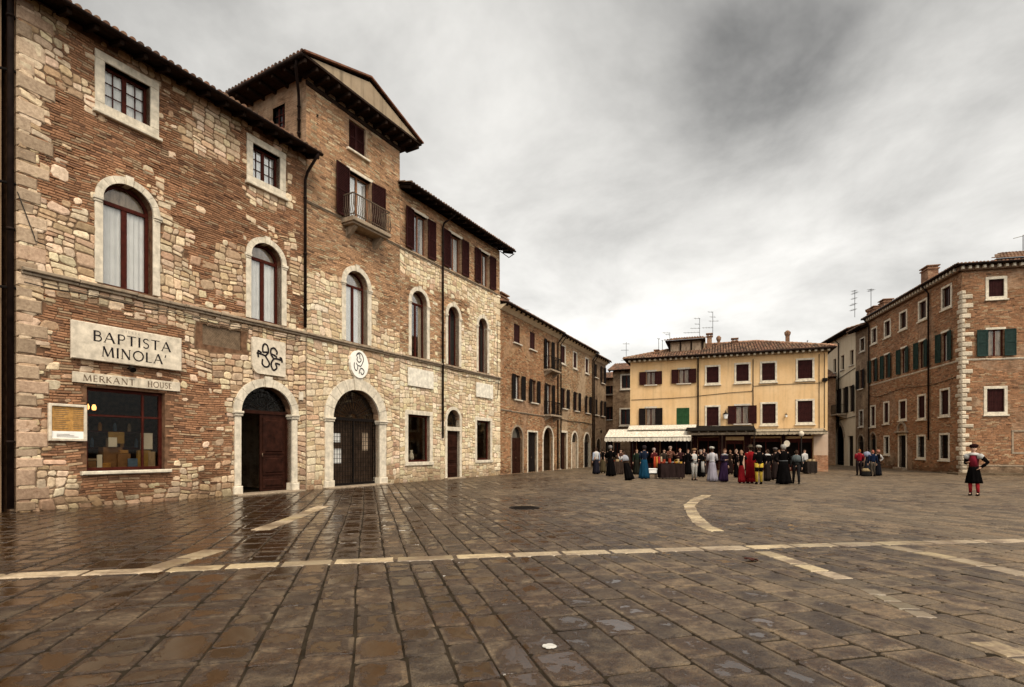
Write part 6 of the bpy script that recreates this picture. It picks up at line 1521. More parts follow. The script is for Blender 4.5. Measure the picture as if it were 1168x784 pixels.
I_h = [cen(FI, u, w_, a, b, r_) for (u, w_, a, b, r_) in ((971.5, .9, 10.0, 11.5, 0), (961, .9, 9.9, 11.4, 0), (952, .9, 9.9, 11.4, 0), (970.5, 1.1, 5.4, 8.0, 0), (955, 1.1, 5.4, 8.0, 0), (962.5, 1.2, 5.4, 8.0, 0), (956.5, 3.0, 0, 4.3, 1.5), (970, 1.4, 0, 3.0, 0))]
hI = FI.empty('cream_house', 'tall cream plastered house with balcony and dark archway right of the yellow house', 'house')
w = MB(); wall_mb(w, 0, -.05, LI, 13.4, I_h, .4); shell(w, 0, LI, 13.4, 9); w.build('wall', [CREAM], hI)
for q in I_h[:3]: window(hI, q, None, .1, None, glass='dark', trim=TRIM_FAR)
for q in I_h[3:6]: window(hI, q, None, .1, 'open', SHUT_D, glass='dark', sill=False, sh_out=.5, slats=False)
s = MB(); q = I_h[6]; ring_blocks(s, (q[0]+q[2])/2, q[3]-q[4], 1.5, 1.5, .3, -.06, .3, 9); s.build('archway_stones', TRIM_OLD, hI); MB().box(q[0], 3.0, 0, q[2], 3.05, q[3]).build('inner_gate', DARK, hI)
MB().box(I_h[7][0], .2, 0, I_h[7][2], .25, 3.0).build('door', SHUT_D, hI)
small_balcony(hI, (I_h[4][0]+I_h[4][2])/2+.5, 5.3, 4.5, .9)
lean_roof(hI, FI, 0, LI, 13.42, .7, 4, 1.2, random.Random(82), (.1, .1), raft=.5)
downpipe(hI, [(LI-4.2, -.7, 13.4), (LI-4.2, -.12, 12.8), (LI-4.2, -.12, .1)], .06)
cable(hI, [(LI-10, -.05, 9.2), (LI-5, -.06, 9.0), (LI, -.05, 9.6)], .03); cable(hI, [(LI-10, -.05, 4.9), (LI-5, -.06, 4.7), (LI, -.05, 4.9)], .03)
# houses standing behind the rows, seen through gaps and from other spots
FJ = Fac((19, 62), (2.59, -1)); hJ, fj = small_house('brick_house', FJ, 0, 16, 'brown house standing behind the yellow house', BRICK_D, 9.2, 8, [(2, 5, 3, 6.6, 0), (6, 5, 7, 6.6, 0)], .4, True, 1.2, random.Random(91), None)
# ------------------------------------------------------------------ people
def cloth(c, k=1.0): 
    key = 'cloth_%d_%d_%d' % tuple(int(x*999) for x in c)
    return bpy.data.materials.get(key) or cloth_mat(key, tuple(x*.72 for x in c))
BLACK = (.007, .006, .006)
def person(X, Y, label, H=1.68, tilt=None, face=180, top=BLACK, sleeve=None, bottom='skirt', bcol=BLACK, hair=(.05, .03, .02), hat=None, hatcol=(.6, .58, .52), arms=('down', 'down'), extra=None, legcol=None, width=1.0, stride=0, group='visitors in the square'):
    k = H/1.70; t = thing('person', label, 'person', (X, Y, 0.008), math.radians(face), group); sleeve = sleeve or top; t.rotation_euler.x = math.sin(X*7.3)*.045 if tilt is None else tilt; t.rotation_euler.y = math.sin(X*3.1+1)*.02
    sh, hipz, kz, az = 1.40*k, .90*k, .49*k, .08*k; sw = .185*k*width
    def arm(side, mode):
        s = Vector((side*sw, 0, sh-.03*k))
        if mode == 'down': e = s+Vector((side*.06, .03, -.29))*k; h = e+Vector((side*.02, -.07, -.25))*k
        elif mode == 'bent': e = s+Vector((side*.07, .04, -.28))*k; h = e+Vector((-side*.10, -.22, .04))*k
        elif mode == 'hip': e = s+Vector((side*.20, .04, -.24))*k; h = e+Vector((-side*.17, -.09, -.17))*k
        elif mode == 'forward': e = s+Vector((side*.04, -.16, -.22))*k; h = e+Vector((-side*.02, -.23, .06))*k
        else: e = s+Vector((side*.10, -.12, -.16))*k; h = e+Vector((-side*.06, -.10, .24))*k       # raised
        return s, e, h
    A = [arm(s_, m_) for s_, m_ in zip((-1, 1), arms)]
    def leg(side):
        st = stride*side; hp = Vector((side*.09*k, 0, hipz)); kn = Vector((side*.095*k, -.02*k-.10*st, kz)); an = Vector((side*.10*k, .03*k-.20*st, az)); return hp, kn, an
    Lg = [leg(-1), leg(1)]
    # one continuous skinned body
    verts = [Vector((0, 0, .96*k)), Vector((0, .01, 1.15*k)), Vector((0, .015, 1.33*k)), Vector((0, .01, 1.45*k)), Vector((0, 0, 1.53*k))]; rad = [.14, .12, .135, .055, .058]; ed = [(0, 1), (1, 2), (2, 3), (3, 4)]
    for i, (s, e, h) in enumerate(A):
        b = len(verts); d = (h-e).normalized(); verts += [s, e, h, h+d*.07*k]; rad += [.055, .040, .026, .032]; ed += [(2, b), (b, b+1), (b+1, b+2), (b+2, b+3)]
    for hp, kn, an in Lg:
        b = len(verts); verts += [hp, kn, an, an+Vector((0, -.13*k, -.05*k))]; rad += [.085, .055, .038, .034]; ed += [(0, b), (b, b+1), (b+1, b+2), (b+2, b+3)]
    me = bpy.data.meshes.new('skeleton'); me.from_pydata([tuple(v_) for v_ in verts], ed, []); tmp = bpy.data.objects.new('skeleton', me); C.objects.link(tmp)
    md = tmp.modifiers.new('skin', 'SKIN'); md.use_smooth_shade = True
    for i, r_ in enumerate(rad): me.skin_vertices[0].data[i].radius = (r_*k, r_*k*(.72 if i in (0, 1, 2) else 1)); me.skin_vertices[0].data[i].use_root = (i == 0)
    tmp.modifiers.new('sub', 'SUBSURF').levels = 1
    dg = bpy.context.evaluated_depsgraph_get(); ev = tmp.evaluated_get(dg); bm_ = ev.to_mesh(); mb = MB()
    mb.mesh([tuple(v_.co) for v_ in bm_.vertices], [tuple(p.vertices) for p in bm_.polygons]); ev.to_mesh_clear(); bpy.data.objects.remove(tmp); bpy.data.meshes.remove(me)
    # head: skull with jaw, nose, brow, ears
    hz = 1.595*k; n, m_ = 16, 12; base = len(mb.v); vs = []; fs = []
    for j in range(m_+1):
        ph = PI*j/m_; z = math.cos(ph)
        for i in range(n):
            a = 2*PI*i/n; rx = .074*math.sin(ph); ry = .092*math.sin(ph)
            if z < -.2: rx *= 1+.35*(z+.2); ry *= 1+.12*(z+.2)
            x = rx*math.cos(a); y = ry*math.sin(a)
            if i in (11, 12, 13) and -.45 < z < .12: y -= {12: .024, 11: .004, 13: .004}[i]*(1-abs(z+.2)/.4 if abs(z+.2) < .4 else 0)
            if i in (11, 13) and .0 < z < .25: y += .008
            if i in (0, 8) and -.3 < z < .3: x *= 1.16
            vs.append((x*k, y*k, hz+z*.115*k))
    for j in range(m_):
        for i in range(n): fs.append((j*n+i, (j+1)*n+i, (j+1)*n+(i+1) % n, j*n+(i+1) % n))
    mb.mesh(vs, fs)
    for sx2 in (-1, 1): mb.box(sx2*.028*k-.010, -.088*k, hz+.008, sx2*.028*k+.010, -.078*k, hz+.018, 1)
    mb.box(-.022*k, -.087*k, hz-.058*k, .022*k, -.072*k, hz-.050*k, 2)
    # fingers
    for i, (s, e, h) in enumerate(A):
        d = (h-e).normalized(); side = (-1, 1)[i]; u = Vector((0, 1, 0)) if abs(d.y) < .8 else Vector((1, 0, 0)); u = (u-d*u.dot(d)).normalized(); nrm = d.cross(u)*side
        for q, ln in enumerate((.062, .072, .068, .052)):
            p0 = h+d*.075*k+u*(-.027+.018*q)*k; p1 = p0+d*ln*.5*k-nrm*.004; p2 = p0+d*ln*k-nrm*.018*k; mb.tube([p0-d*.03*k, p1, p2], [.0095*k, .009*k, .0065*k], 5)
        p0 = h+d*.03*k-u*.02*k; mb.tube([p0, p0-u*.03*k+d*.02*k, p0-u*.035*k+d*.055*k], [.011*k, .010*k, .007*k], 5)
    mb.build('body', [SKIN, EYE, cloth((.35, .10, .08))], t, True)
    # bodice / jacket and sleeves
    g = MB(); g.loft([(0, 0, .93*k, .165*k*width, .125*k), (0, 0, 1.05*k, .150*k*width, .115*k, .01), (0, 0, 1.20*k, .165*k*width, .125*k, .01), (0, 0, 1.33*k, .185*k*width, .125*k), (0, .005, 1.41*k, .165*k*width, .10*k), (0, .01, 1.46*k, .075*k, .07*k)], 18)
    g.build('jacket', cloth(top), t, True)
    g = MB()
    for (s, e, h) in A: g.tube([s+Vector((0, 0, .01)), s.lerp(e, .4), e, e.lerp(h, .5), h-(h-e)*.06], [.072*k, .070*k, .055*k, .050*k, .040*k], 10)
    g.build('sleeves', cloth(sleeve), t, True)
    legs = MB(); shoe = MB()
    for hp, kn, an in Lg:
        shoe.loft([(an.x, an.y-.05*k, .0, .045*k, .13*k), (an.x, an.y-.05*k, .03*k, .048*k, .125*k), (an.x, an.y-.02*k, .07*k, .04*k, .075*k), (an.x, an.y, .11*k, .040*k, .045*k)], 12)
    shoe.build('shoes', cloth(BLACK), t, True)
    if bottom == 'trousers':
        for hp, kn, an in Lg: legs.tube([hp+Vector((0, 0, .05)), hp.lerp(kn, .5), kn, an+Vector((0, 0, .02))], [.105*k, .090*k, .068*k, .055*k], 12)
        legs.build('trousers', cloth(bcol), t, True)
    elif bottom in ('skirt', 'robe', 'short'):
        zb = {'skirt': .03, 'robe': .06, 'short': .42}[bottom]*k; fl = {'skirt': .285, 'robe': .23, 'short': .25}[bottom]*k*width
        s = MB(); n_ = 6; rings = []
        for q in range(n_+1):
            f = q/n_; z = 1.0*k+(zb-1.0*k)*f; r_ = .155*k*width+(fl-.155*k*width)*(f**.8); rings.append((0, .02*f, z, r_, r_*.86, .11*f))
        s.loft(rings[::-1], 40, nw=9, ph=X); s.build('skirt', cloth(bcol), t, True)
        if bottom == 'short' or legcol:
            for hp, kn, an in Lg: legs.tube([hp.lerp(kn, .7), kn+Vector((0, 0, .05)), kn, kn.lerp(an, .4), an+Vector((0, 0, .02))], [.066*k, .064*k, .058*k, .056*k, .042*k], 10)
            legs.build('stockings', cloth(legcol or BLACK), t, True)
    # hair and hats
    hh = MB(); vs = []; fs = []; n, m_ = 14, 7
    for j in range(m_+1):
        ph = PI*.62*j/m_; z = math.cos(ph)
        for i in range(n):
            a = 2*PI*i/n; back = max(0, math.sin(a)); zz_ = z if math.sin(a) > -.3 else max(z, .28); rr_ = 1.10+.04*math.sin(i*5+j)
            vs.append((.074*k*rr_*math.sin(ph)*math.cos(a), (.094*k*rr_*math.sin(ph)*math.sin(a))+.008, hz+.117*k*rr_*zz_-.05*k*back*(j/m_)))
    for j in range(m_):
        for i in range(n): fs.append((j*n+i, (j+1)*n+i, (j+1)*n+(i+1) % n, j*n+(i+1) % n))
    hh.mesh(vs, fs); hh.build('hair', cloth(hair), t, True)
    if hat == 'cap': MB().loft([(0, 0, hz+.045*k, .092*k, .105*k), (0, .01, hz+.09*k, .125*k, .135*k, .04), (.01, .015, hz+.145*k, .115*k, .12*k, .04), (.01, .01, hz+.175*k, .03*k, .03*k)], 18).build('cap', cloth(hatcol), t, True)
    elif hat == 'wide': MB().loft([(0, 0, hz+.06*k, .20*k, .20*k, .05), (0, 0, hz+.075*k, .19*k, .19*k, .05), (0, 0, hz+.08*k, .09*k, .10*k), (0, 0, hz+.17*k, .08*k, .09*k), (0, 0, hz+.18*k, .02*k, .02*k)], 20).build('hat', cloth(hatcol), t, True)
    elif hat == 'bonnet': MB().loft([(0, .03, hz-.07*k, .085*k, .08*k), (0, .03, hz+.02*k, .11*k, .12*k, .03), (0, .02, hz+.09*k, .11*k, .12*k, .05), (0, .02, hz+.14*k, .07*k, .08*k), (0, .02, hz+.15*k, .01, .01)], 18).build('bonnet', cloth(hatcol), t, True)
    elif hat == 'plume': MB().loft([(0, 0, hz+.06*k, .11*k, .12*k), (0, 0, hz+.09*k, .13*k, .135*k, .06), (.02, 0, hz+.15*k, .12*k, .11*k, .08), (.03, 0, hz+.18*k, .04*k, .04*k)], 20).build('plumed_hat', cloth(hatcol), t, True)
    for ex in (extra or []):
        kind, c = ex
        if kind == 'cape': MB().loft([(0, .10*k, .25*k, .27*k, .10*k, .08), (0, .10*k, .8*k, .24*k, .10*k, .06), (0, .07*k, 1.25*k, .225*k, .11*k, .03), (0, .03*k, 1.43*k, .13*k, .09*k)], 26, nw=7).build('cape', cloth(c), t, True)
        elif kind == 'shawl': MB().loft([(0, .02*k, 1.12*k, .23*k, .16*k, .06), (0, .015*k, 1.28*k, .235*k, .16*k, .03), (0, .01*k, 1.40*k, .19*k, .13*k), (0, .01*k, 1.47*k, .08*k, .075*k)], 24).build('shawl', cloth(c), t, True)
        elif kind == 'collar': MB().loft([(0, 0, 1.38*k, .18*k, .14*k, .06), (0, 0, 1.41*k, .19*k, .145*k, .06), (0, .005, 1.47*k, .075*k, .07*k)], 24).build('collar', cloth(c), t, True)
        elif kind == 'apron': MB().prism([(-.11*k, .3*k), (.11*k, .3*k), (.09*k, .98*k), (-.09*k, .98*k)], -.30*k, -.285*k).build('apron', cloth(c), t, True)
        elif kind == 'vest': MB().loft([(0, -.012, 1.02*k, .12*k, .118*k), (0, -.015, 1.22*k, .125*k, .128*k), (0, -.015, 1.37*k, .11*k, .12*k), (0, -.01, 1.42*k, .06*k, .08*k)], 16).build('vest', cloth(c), t, True)
        elif kind == 'puffs':
            g = MB()
            for (s, e, h) in A: g.loft([(s.x, s.y, s.z-.13*k, .05*k, .05*k), (s.x, s.y, s.z-.09*k, .105*k, .10*k, .06), (s.x, s.y, s.z, .115*k, .11*k, .06), (s.x, s.y, s.z+.06*k, .06*k, .06*k)], 16)
            g.build('puffed_sleeves', cloth(c), t, True)
        elif kind == 'belt': MB().loft([(0, 0, 1.0*k, .172*k*width, .135*k), (0, 0, 1.04*k, .165*k*width, .13*k)], 18).build('belt', cloth(c), t, True)
        elif kind == 'stripe':
            g = MB()
            for hp, kn, an in Lg: g.tube([hp.lerp(kn, .35)+Vector((0, .012, 0)), hp.lerp(kn, .8)+Vector((0, .014, 0))], [.094*k, .078*k], 10)
            g.build('trouser_panel', cloth(c), t, True)
    return t
def pp(u, vf): t = CAMH*FPX/(vf-HOR); return ((u-584)/FPX*t, t)
WHITE = (.62, .60, .56); GREYW = (.42, .40, .42)
def P_(u, v, label, top_v, **kw):
    X, Y = pp(u, v); kw.setdefault('H', min(1.88, max(1.5, (v-top_v)/FPX*Y/1.03))); return person(X, Y, label, **kw)
P_(1111, 565.5, 'person in black skirt, red bodice, white sleeves and scarlet stockings alone at the right', 508, face=-52, top=(.12, .02, .025), sleeve=BLACK, bottom='short', bcol=BLACK, legcol=(.55, .04, .05), hat='cap', hatcol=(.03, .012, .012), arms=('bent', 'hip'), width=.88, extra=[('puffs', WHITE), ('vest', (.30, .03, .05)), ('collar', WHITE)], H=1.70)
P_(680, 541, 'person in white blouse and long dark skirt at the left end of the market', 510, top=WHITE, sleeve=(.45, .50, .6), bottom='skirt', bcol=(.02, .018, .025), face=200, width=.85)
P_(688, 540, 'person in dark jacket with beige skirt standing behind the white blouse at the market', 511, top=BLACK, bottom='robe', bcol=(.10, .075, .04), face=170, arms=('bent', 'down'), width=.85)
P_(697, 543.5, 'person in long plain black dress with white cap by the awning pole', 508, top=BLACK, bottom='skirt', face=150, hat='bonnet', hatcol=(.25, .22, .2), width=.95, arms=('bent', 'bent'))
P_(718, 548, 'person bending over the stall in black skirt with pale shawl across the back', 513, top=(.05, .03, .02), sleeve=(.5, .48, .46), bottom='skirt', face=215, extra=[('shawl', (.42, .42, .45))], arms=('forward', 'raised'), tilt=.26)
P_(734.5, 546.5, 'person in dark bodice and bright blue skirt at the stall', 508, top=(.015, .022, .04), bottom='skirt', bcol=(.012, .055, .10), face=185, arms=('forward', 'bent'), hat='bonnet', hatcol=(.04, .03, .03), width=.95)
P_(792, 548, 'person in white trousers and black and white doublet', 512, top=WHITE, sleeve=BLACK, bottom='trousers', bcol=(.55, .52, .47), face=20, hat='plume', hatcol=(.25, .14, .07), arms=('bent', 'bent'), extra=[('belt', BLACK)])
P_(812.5, 549.5, 'person in long pale lilac dress with feathered white hat', 510, top=(.60, .58, .60), sleeve=(.55, .50, .50), bottom='skirt', bcol=(.36, .33, .38), face=160, hat='plume', hatcol=(.45, .42, .36), arms=('bent', 'bent'), width=.9, extra=[('belt', (.5, .48, .5))])
P_(825, 549.5, 'person in dark plum dress with white neckline beside the lilac dress', 511.5, top=(.022, .015, .028), bottom='skirt', bcol=(.035, .018, .045), face=30, extra=[('collar', (.3, .3, .32))], arms=('bent', 'down'), hair=(.15, .07, .04))
P_(846, 551.5, 'person in narrow red gown with dark mantle, left of the red cloak', 513, top=BLACK, sleeve=(.02, .016, .016), bottom='robe', bcol=(.22, .012, .016), face=140, width=.8, arms=('raised', 'bent'), hair=(.35, .2, .13))
P_(855.5, 551.5, 'person wrapped in a long bright red cloak over black boots', 508, top=(.24, .012, .014), sleeve=(.24, .012, .014), bottom='robe', bcol=(.20, .010, .012), face=185, extra=[('cape', (.25, .012, .015))], width=.95, hat='wide', hatcol=(.08, .06, .04))
P_(865.5, 552.5, 'person in bright yellow trousers, black jacket and white hat', 507, top=BLACK, bottom='trousers', bcol=(.62, .42, .06), face=175, hat='plume', hatcol=(.48, .45, .38), arms=('bent', 'bent'), extra=[('stripe', BLACK)], H=1.72, width=.95)
P_(875, 549, 'person in black cloak and white collar behind the yellow trousers', 512, top=BLACK, bottom='robe', bcol=(.025, .018, .016), face=200, extra=[('collar', WHITE)], width=.9)
P_(884, 548, 'person in dark clothes and grey cap between black cloak and wide black gown', 511, top=(.03, .022, .02), bottom='robe', bcol=(.03, .02, .018), face=150, hat='cap', hatcol=(.14, .12, .11), arms=('down', 'bent'), width=.9)
P_(894, 552.5, 'person in very wide black gown with grey belt and white headdress', 507, top=BLACK, bottom='skirt', face=185, width=1.15, hat='bonnet', hatcol=(.45, .42, .37), arms=('bent', 'hip'), extra=[('belt', (.12, .12, .12))])
P_(908, 552, 'person in dark breeches with grey shawl and white socks right of the wide black gown', 518, top=(.03, .03, .028), bottom='trousers', bcol=(.02, .018, .018), face=160, extra=[('shawl', (.13, .15, .15))], H=1.55, stride=1)
P_(764, 541, 'person behind the dark market table in pale bonnet and rust jacket', 509, top=(.14, .06, .04), bottom='skirt', face=10, hat='bonnet', hatcol=(.35, .25, .2), arms=('forward', 'forward'))
P_(776, 541, 'person with auburn hair in dark red behind the dark market table', 511, top=(.05, .02, .02), bottom='skirt', face=-15, hair=(.3, .12, .07), arms=('bent', 'forward'))
P_(803, 541, 'person in dark dress standing behind between white trousers and lilac dress', 511, top=(.035, .02, .02), bottom='skirt', bcol=(.03, .02, .02), face=10, arms=('bent', 'bent'))
P_(708, 541, 'person in brown jacket behind the black dress under the awning', 512, top=(.08, .04, .03), bottom='skirt', bcol=(.03, .02, .02), face=10)
P_(919, 540.5, 'person in white shirt standing in the shop doorway by the lamp post', 517, top=WHITE, bottom='trousers', bcol=(.02, .02, .02), face=20, H=1.6)
P_(785, 541.5, 'person in black under the awning beside the white trousers', 512, top=BLACK, bottom='skirt', face=0, hair=(.12, .05, .03))
P_(726, 541.5, 'person in dark green bodice deep under the awning left of the blue skirt', 512, top=(.02, .03, .02), bottom='skirt', bcol=(.02, .02, .015), face=-10, hair=(.2, .1, .05), width=.9)
P_(747, 541, 'person in burgundy top under the awning behind the red cloths', 511, top=(.10, .02, .02), bottom='skirt', bcol=(.02, .01, .01), face=20, hat='bonnet', hatcol=(.4, .3, .26), width=.9, arms=('bent', 'bent'))
P_(757, 540.5, 'person in grey brown jacket at the left end of the long market table', 512, top=(.06, .045, .035), bottom='trousers', bcol=(.02, .015, .01), face=-20, width=.9)
P_(833, 541.5, 'person in dark brown coat standing behind the plum dress near the open shop', 513, top=(.03, .018, .012), bottom='robe', bcol=(.02, .012, .01), face=150, hair=(.2, .1, .06), width=.9)
P_(840.5, 545, 'person in black with bare head left of the narrow red gown', 514, top=BLACK, bottom='robe', face=110, hair=(.3, .2, .14), width=.8, H=1.6)
P_(889, 543.5, 'person in white collar and dark doublet half hidden behind the wide black gown', 513, top=(.05, .03, .03), bottom='robe', face=20, extra=[('collar', (.4, .38, .36))], width=.85, hair=(.3, .15, .08))
P_(800, 544.5, 'person in black with pale apron right behind the white trousers', 513, top=BLACK, bottom='skirt', face=0, extra=[('apron', (.35, .33, .3))], width=.85, hat='bonnet', hatcol=(.3, .22, .18))
g2 = 'people before the brick house on the right'
P_(979.5, 542.5, 'person in red jacket and black trousers in the small group at the right', 514, top=(.26, .015, .025), bottom='trousers', bcol=(.03, .02, .02), face=170, hair=(.25, .1, .04), arms=('bent', 'bent'), group=g2, H=1.62)
P_(989, 540, 'person in dark coat with pale lilac scarf beside the red jacket', 508, top=(.03, .03, .04), bottom='robe', bcol=(.025, .025, .03), face=150, extra=[('shawl', (.30, .32, .42))], width=.75, group=g2, H=1.7)
P_(995.5, 543.5, 'person in dark navy coat in the middle of the small group', 513, top=(.012, .02, .045), bottom='trousers', bcol=(.10, .08, .06), face=180, hair=(.35, .12, .08), group=g2, width=1.1)
P_(1001, 543, 'person in white blouse and long black skirt at the right of the small group', 513, top=BLACK, sleeve=WHITE, bottom='skirt', bcol=(.012, .012, .015), face=190, hat='bonnet', hatcol=(.40, .18, .12), group=g2, width=.85, arms=('hip', 'hip'))
# small dog? pale and dark bundle on the ground
X, Y = pp(987.5, 543.5)
bgm = MB(); bgm.loft([(0, 0, 0, .24, .15), (0, 0, .05, .27, .17, .04), (0, 0, .28, .25, .16, .05), (0, 0, .42, .17, .07), (0, 0, .46, .14, .02)], 18); bt = thing('travel_bag', 'soft black travel bag with tan flap on the ground beside the red jacket', 'bag', (X, Y, .005)); bgm.build('bag_body', cloth((.02, .018, .016)), bt, True)
MB().loft([(0, -.02, .30, .262, .165), (0, 0, .43, .18, .085), (0, 0, .475, .15, .04)], 16).build('flap', cloth((.32, .23, .12)), bt, True); MB().tube([(-.1, 0, .44), (-.06, 0, .56), (.06, 0, .56), (.1, 0, .44)], .014, 6).build('handle', cloth(BLACK), bt, True)

# ------------------------------------------------------------------ market tables and what stands on them
def table(u0, u1, v, label, col=(.035, .022, .02), h=.82):
    X0, Y0 = pp(u0, v); X1, Y1 = pp(u1, v); w_ = X1-X0; t = thing('market_table', label, 'table', ((X0+X1)/2, Y0+.35, .005), 0, 'market tables under the awning')
    MB().bbox(-w_/2, -.35, h-.04, w_/2, .35, h, .01).build('tabletop', WOOD, t)
    for sx2 in (-1, 1):
        for sy in (-1, 1): MB().box(sx2*(w_/2-.1)-.025, sy*.28-.025, 0, sx2*(w_/2-.1)+.025, sy*.28+.025, h-.041).build('leg', WOOD, t)
    c = MB(); n = 40; top = [(-w_/2-.01, -.36), (w_/2+.01, -.36), (w_/2+.01, .36), (-w_/2-.01, .36)]; P = []
    for i in range(4):
        a, b = top[i], top[(i+1) % 4]; m_ = 22 if i % 2 == 0 else 8
        for k in range(m_): P.append((a[0]+(b[0]-a[0])*k/m_, a[1]+(b[1]-a[1])*k/m_))
    N = len(P); vs = [(x, y, h+.004) for x, y in P]+[(x*(1+.02*math.sin(i*1.3)), y*(1.04+.05*math.sin(i*1.7)), .06) for i, (x, y) in enumerate(P)]
    c.mesh(vs, [(i, N+i, N+(i+1) % N, (i+1) % N) for i in range(N)]+[tuple(range(N))]); o = c.build('tablecloth', cloth(col)); o.location = t.location; tag(o, 'cloth draped over the '+label, 'tablecloth')
    return t, w_, h
t1, w1, h1 = table(754, 781, 546.5, 'long market table right of the blue skirt'); t2, w2_, h2 = table(699, 712, 541.5, 'short market table behind the plain black dress', (.06, .04, .03)); t3, w3_, h3 = table(796, 806, 541.5, 'short market table behind the white trousers', (.05, .035, .03)); t4, w4_, h4 = table(921, 932, 540.8, 'small table by the brick pier right of the shops', (.04, .03, .025))
rg = random.Random(77)
kinds = ['jug', 'bowl', 'basket', 'box']
cols = [((.50, .36, .20), 'tan'), ((.45, .42, .36), 'pale'), ((.35, .06, .03), 'red'), ((.30, .17, .07), 'brown'), ((.55, .30, .06), 'orange')]
names_ = {0: 'first', 1: 'second', 2: 'third', 3: 'fourth', 4: 'fifth', 5: 'sixth', 6: 'seventh', 7: 'eighth', 8: 'ninth', 9: 'tenth'}
def goods(t, w_, h, n, where):
    for i in range(n):
        kd = rg.choice(kinds); c, cn = rg.choice(cols); x = -w_/2+.12+(w_-.24)*i/max(1, n-1); y = rg.uniform(-.2, .05); s = rg.uniform(.8, 1.3); mb = MB()
        if kd == 'jug': mb.loft([(0, 0, 0, .05*s, .05*s), (0, 0, .08*s, .08*s, .08*s), (0, 0, .16*s, .05*s, .05*s), (0, 0, .22*s, .06*s, .06*s)], 12)
        elif kd == 'bowl': mb.loft([(0, 0, 0, .05*s, .05*s), (0, 0, .05*s, .11*s, .11*s), (0, 0, .08*s, .12*s, .12*s), (0, 0, .05*s, .09*s, .09*s)], 14)
        elif kd == 'basket': mb.loft([(0, 0, 0, .09*s, .07*s), (0, 0, .10*s, .12*s, .10*s, .05), (0, 0, .12*s, .10*s, .08*s)], 14); mb.tube([(.11*s*math.cos(PI*q/8), 0, .1*s+.14*s*math.sin(PI*q/8)) for q in range(9)], .008, 5)
        else: mb.bbox(-.09*s, -.06*s, 0, .09*s, .06*s, .12*s, .01)
        o = mb.build(kd, cloth(c), None, kd != 'box'); o.location = (t.location.x+x, t.location.y+y, h+.012); tag(o, '%s %s, %s from the left on the %s' % (cn, kd, names_[i], where), kd, 'wares on the market tables')
goods(t1, w1, h1, 9, 'long market table'); goods(t2, w2_, h2, 3, 'short table behind the plain black dress'); goods(t3, w3_, h3, 3, 'short table behind the white trousers'); goods(t4, w4_, h4, 3, 'small table by the brick pier')
X, Y = pp(750.5, 541.5); rk = thing('clothes_rack', 'low rack hung with red and orange cloths right of the blue skirt', 'rack', (X, Y, .005))
MB().tube([(-.3, 0, 0), (-.3, 0, 1.15), (.3, 0, 1.15), (.3, 0, 0)], .015, 6).build('frame', IRON, rk, True)
for i, c in enumerate(((.50, .07, .03), (.55, .22, .05), (.38, .03, .03), (.45, .33, .2))): MB().loft([(-.22+.145*i, 0, .35+.1*(i % 2), .075, .10, .1), (-.22+.145*i, 0, .8, .07, .07, .06), (-.22+.145*i, 0, 1.15, .05, .03)], 14).build('hung_cloth', cloth(c), rk, True)
X, Y = pp(744, 546); bx_ = MB().bbox(-.22, -.15, 0, .22, .15, .26, .01).box(-.24, -.17, .2, .24, .17, .25); ob = bx_.build('cool_box', PAPER); ob.location = (X, Y, .30); tag(ob, 'white lidded box on a stool right of the blue skirt', 'box')
st = thing('stool', 'low dark stool carrying the white lidded box', 'stool', (X, Y, .005)); MB().box(-.22, -.16, .24, .22, .16, .29).build('seat', WOOD, st)
for a in (-1, 1):
    for b in (-1, 1): MB().obox((a*.18, b*.12, .24), (a*.2, b*.14, 0), .035, .035).build('leg', WOOD, st)

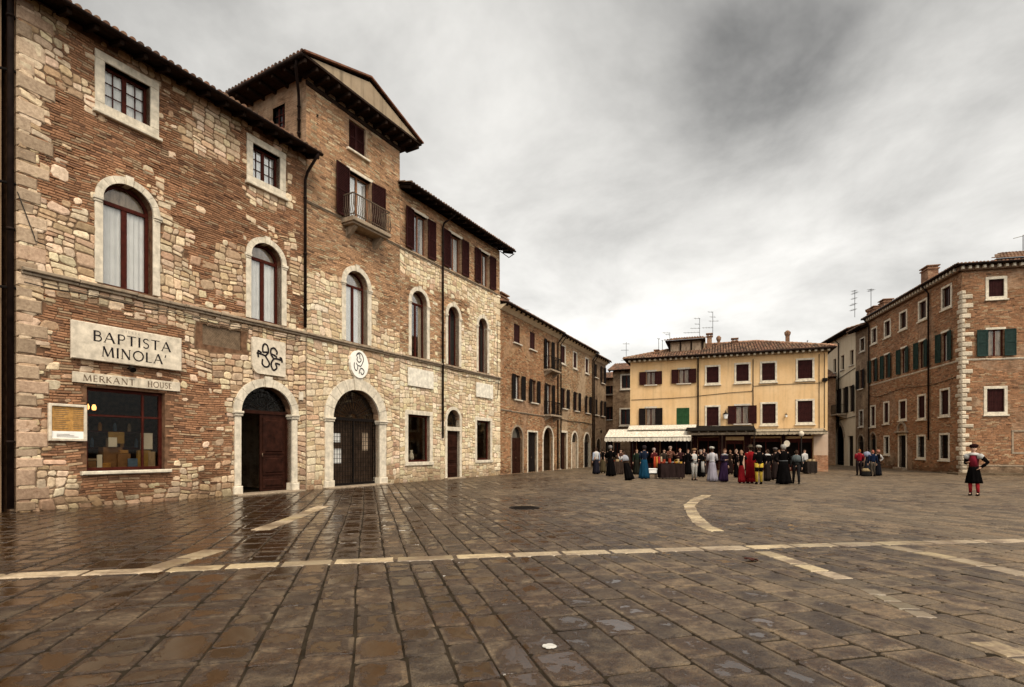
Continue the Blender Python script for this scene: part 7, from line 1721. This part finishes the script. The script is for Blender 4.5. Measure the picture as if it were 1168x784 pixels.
# ------------------------------------------------------------------ small things on the paving
X, Y = pp(857, 640); lf = MB(); rl_ = random.Random(3)
N = 14; vs = [(0, 0, .04)]+[(.11*math.cos(2*PI*k/N)*rl_.uniform(.7, 1.2), .08*math.sin(2*PI*k/N)*rl_.uniform(.7, 1.2), rl_.uniform(.0, .04)) for k in range(N)]
vs += [(0, 0, .02)]+[(x*.9, y*.9, max(0, z-.012)) for x, y, z in vs[1:N+1]]
lf.mesh(vs, [(0, 1+k, 1+(k+1) % N) for k in range(N)]+[(N+1, N+2+(k+1) % N, N+2+k) for k in range(N)]+[(1+k, N+2+k, N+2+(k+1) % N, 1+(k+1) % N) for k in range(N)])
ob = lf.build('dead_leaf', flat_mat('dead_leaf', (.05, .018, .012), .6, .4, 20)); ob.location = (X, Y, .008); tag(ob, 'crumpled dark leaf on the paving just below the long pale strip', 'leaf')
X, Y = pp(627, 738.5); pa = MB(); N = 18; P = [(.055*math.cos(2*PI*k/N)*rl_.uniform(.85, 1.15), .05*math.sin(2*PI*k/N)*rl_.uniform(.85, 1.15)) for k in range(N)]
pa.mesh([(x, y, 0) for x, y in P]+[(x*.96, y*.96, .004) for x, y in P], [tuple(range(N, 2*N))]+[(k, (k+1) % N, N+(k+1) % N, N+k) for k in range(N)]); ob = pa.build('paper_scrap', flat_mat('damp_paper', (.42, .40, .36), .8, .2, 20)); ob.location = (X, Y, .008); tag(ob, 'small white scrap lying on the wet paving in the foreground', 'paper')
X, Y = pp(598, 579.5); dc = MB(); dc.mesh([(-.42, -.42, 0), (.42, -.42, 0), (.42, .42, 0), (-.42, .42, 0)], [(0, 1, 2, 3)]);
dc = MB(); N = 28; dc.mesh([(.42*math.cos(2*PI*k/N), .42*math.sin(2*PI*k/N), -.01) for k in range(N)]+[(.41*math.cos(2*PI*k/N), .41*math.sin(2*PI*k/N), .012) for k in range(N)], [tuple(range(N, 2*N))]+[(k, (k+1) % N, N+(k+1) % N, N+k) for k in range(N)])
for k in range(-3, 4): dc.box(-.3, k*.1-.015, .0125, .3, k*.1+.015, .018)
ob = dc.build('manhole_cover', IRON); ob.location = (X, Y, .0); ob.rotation_euler = (0, 0, .3); tag(ob, 'round dark iron manhole cover in the middle of the square', 'manhole cover')
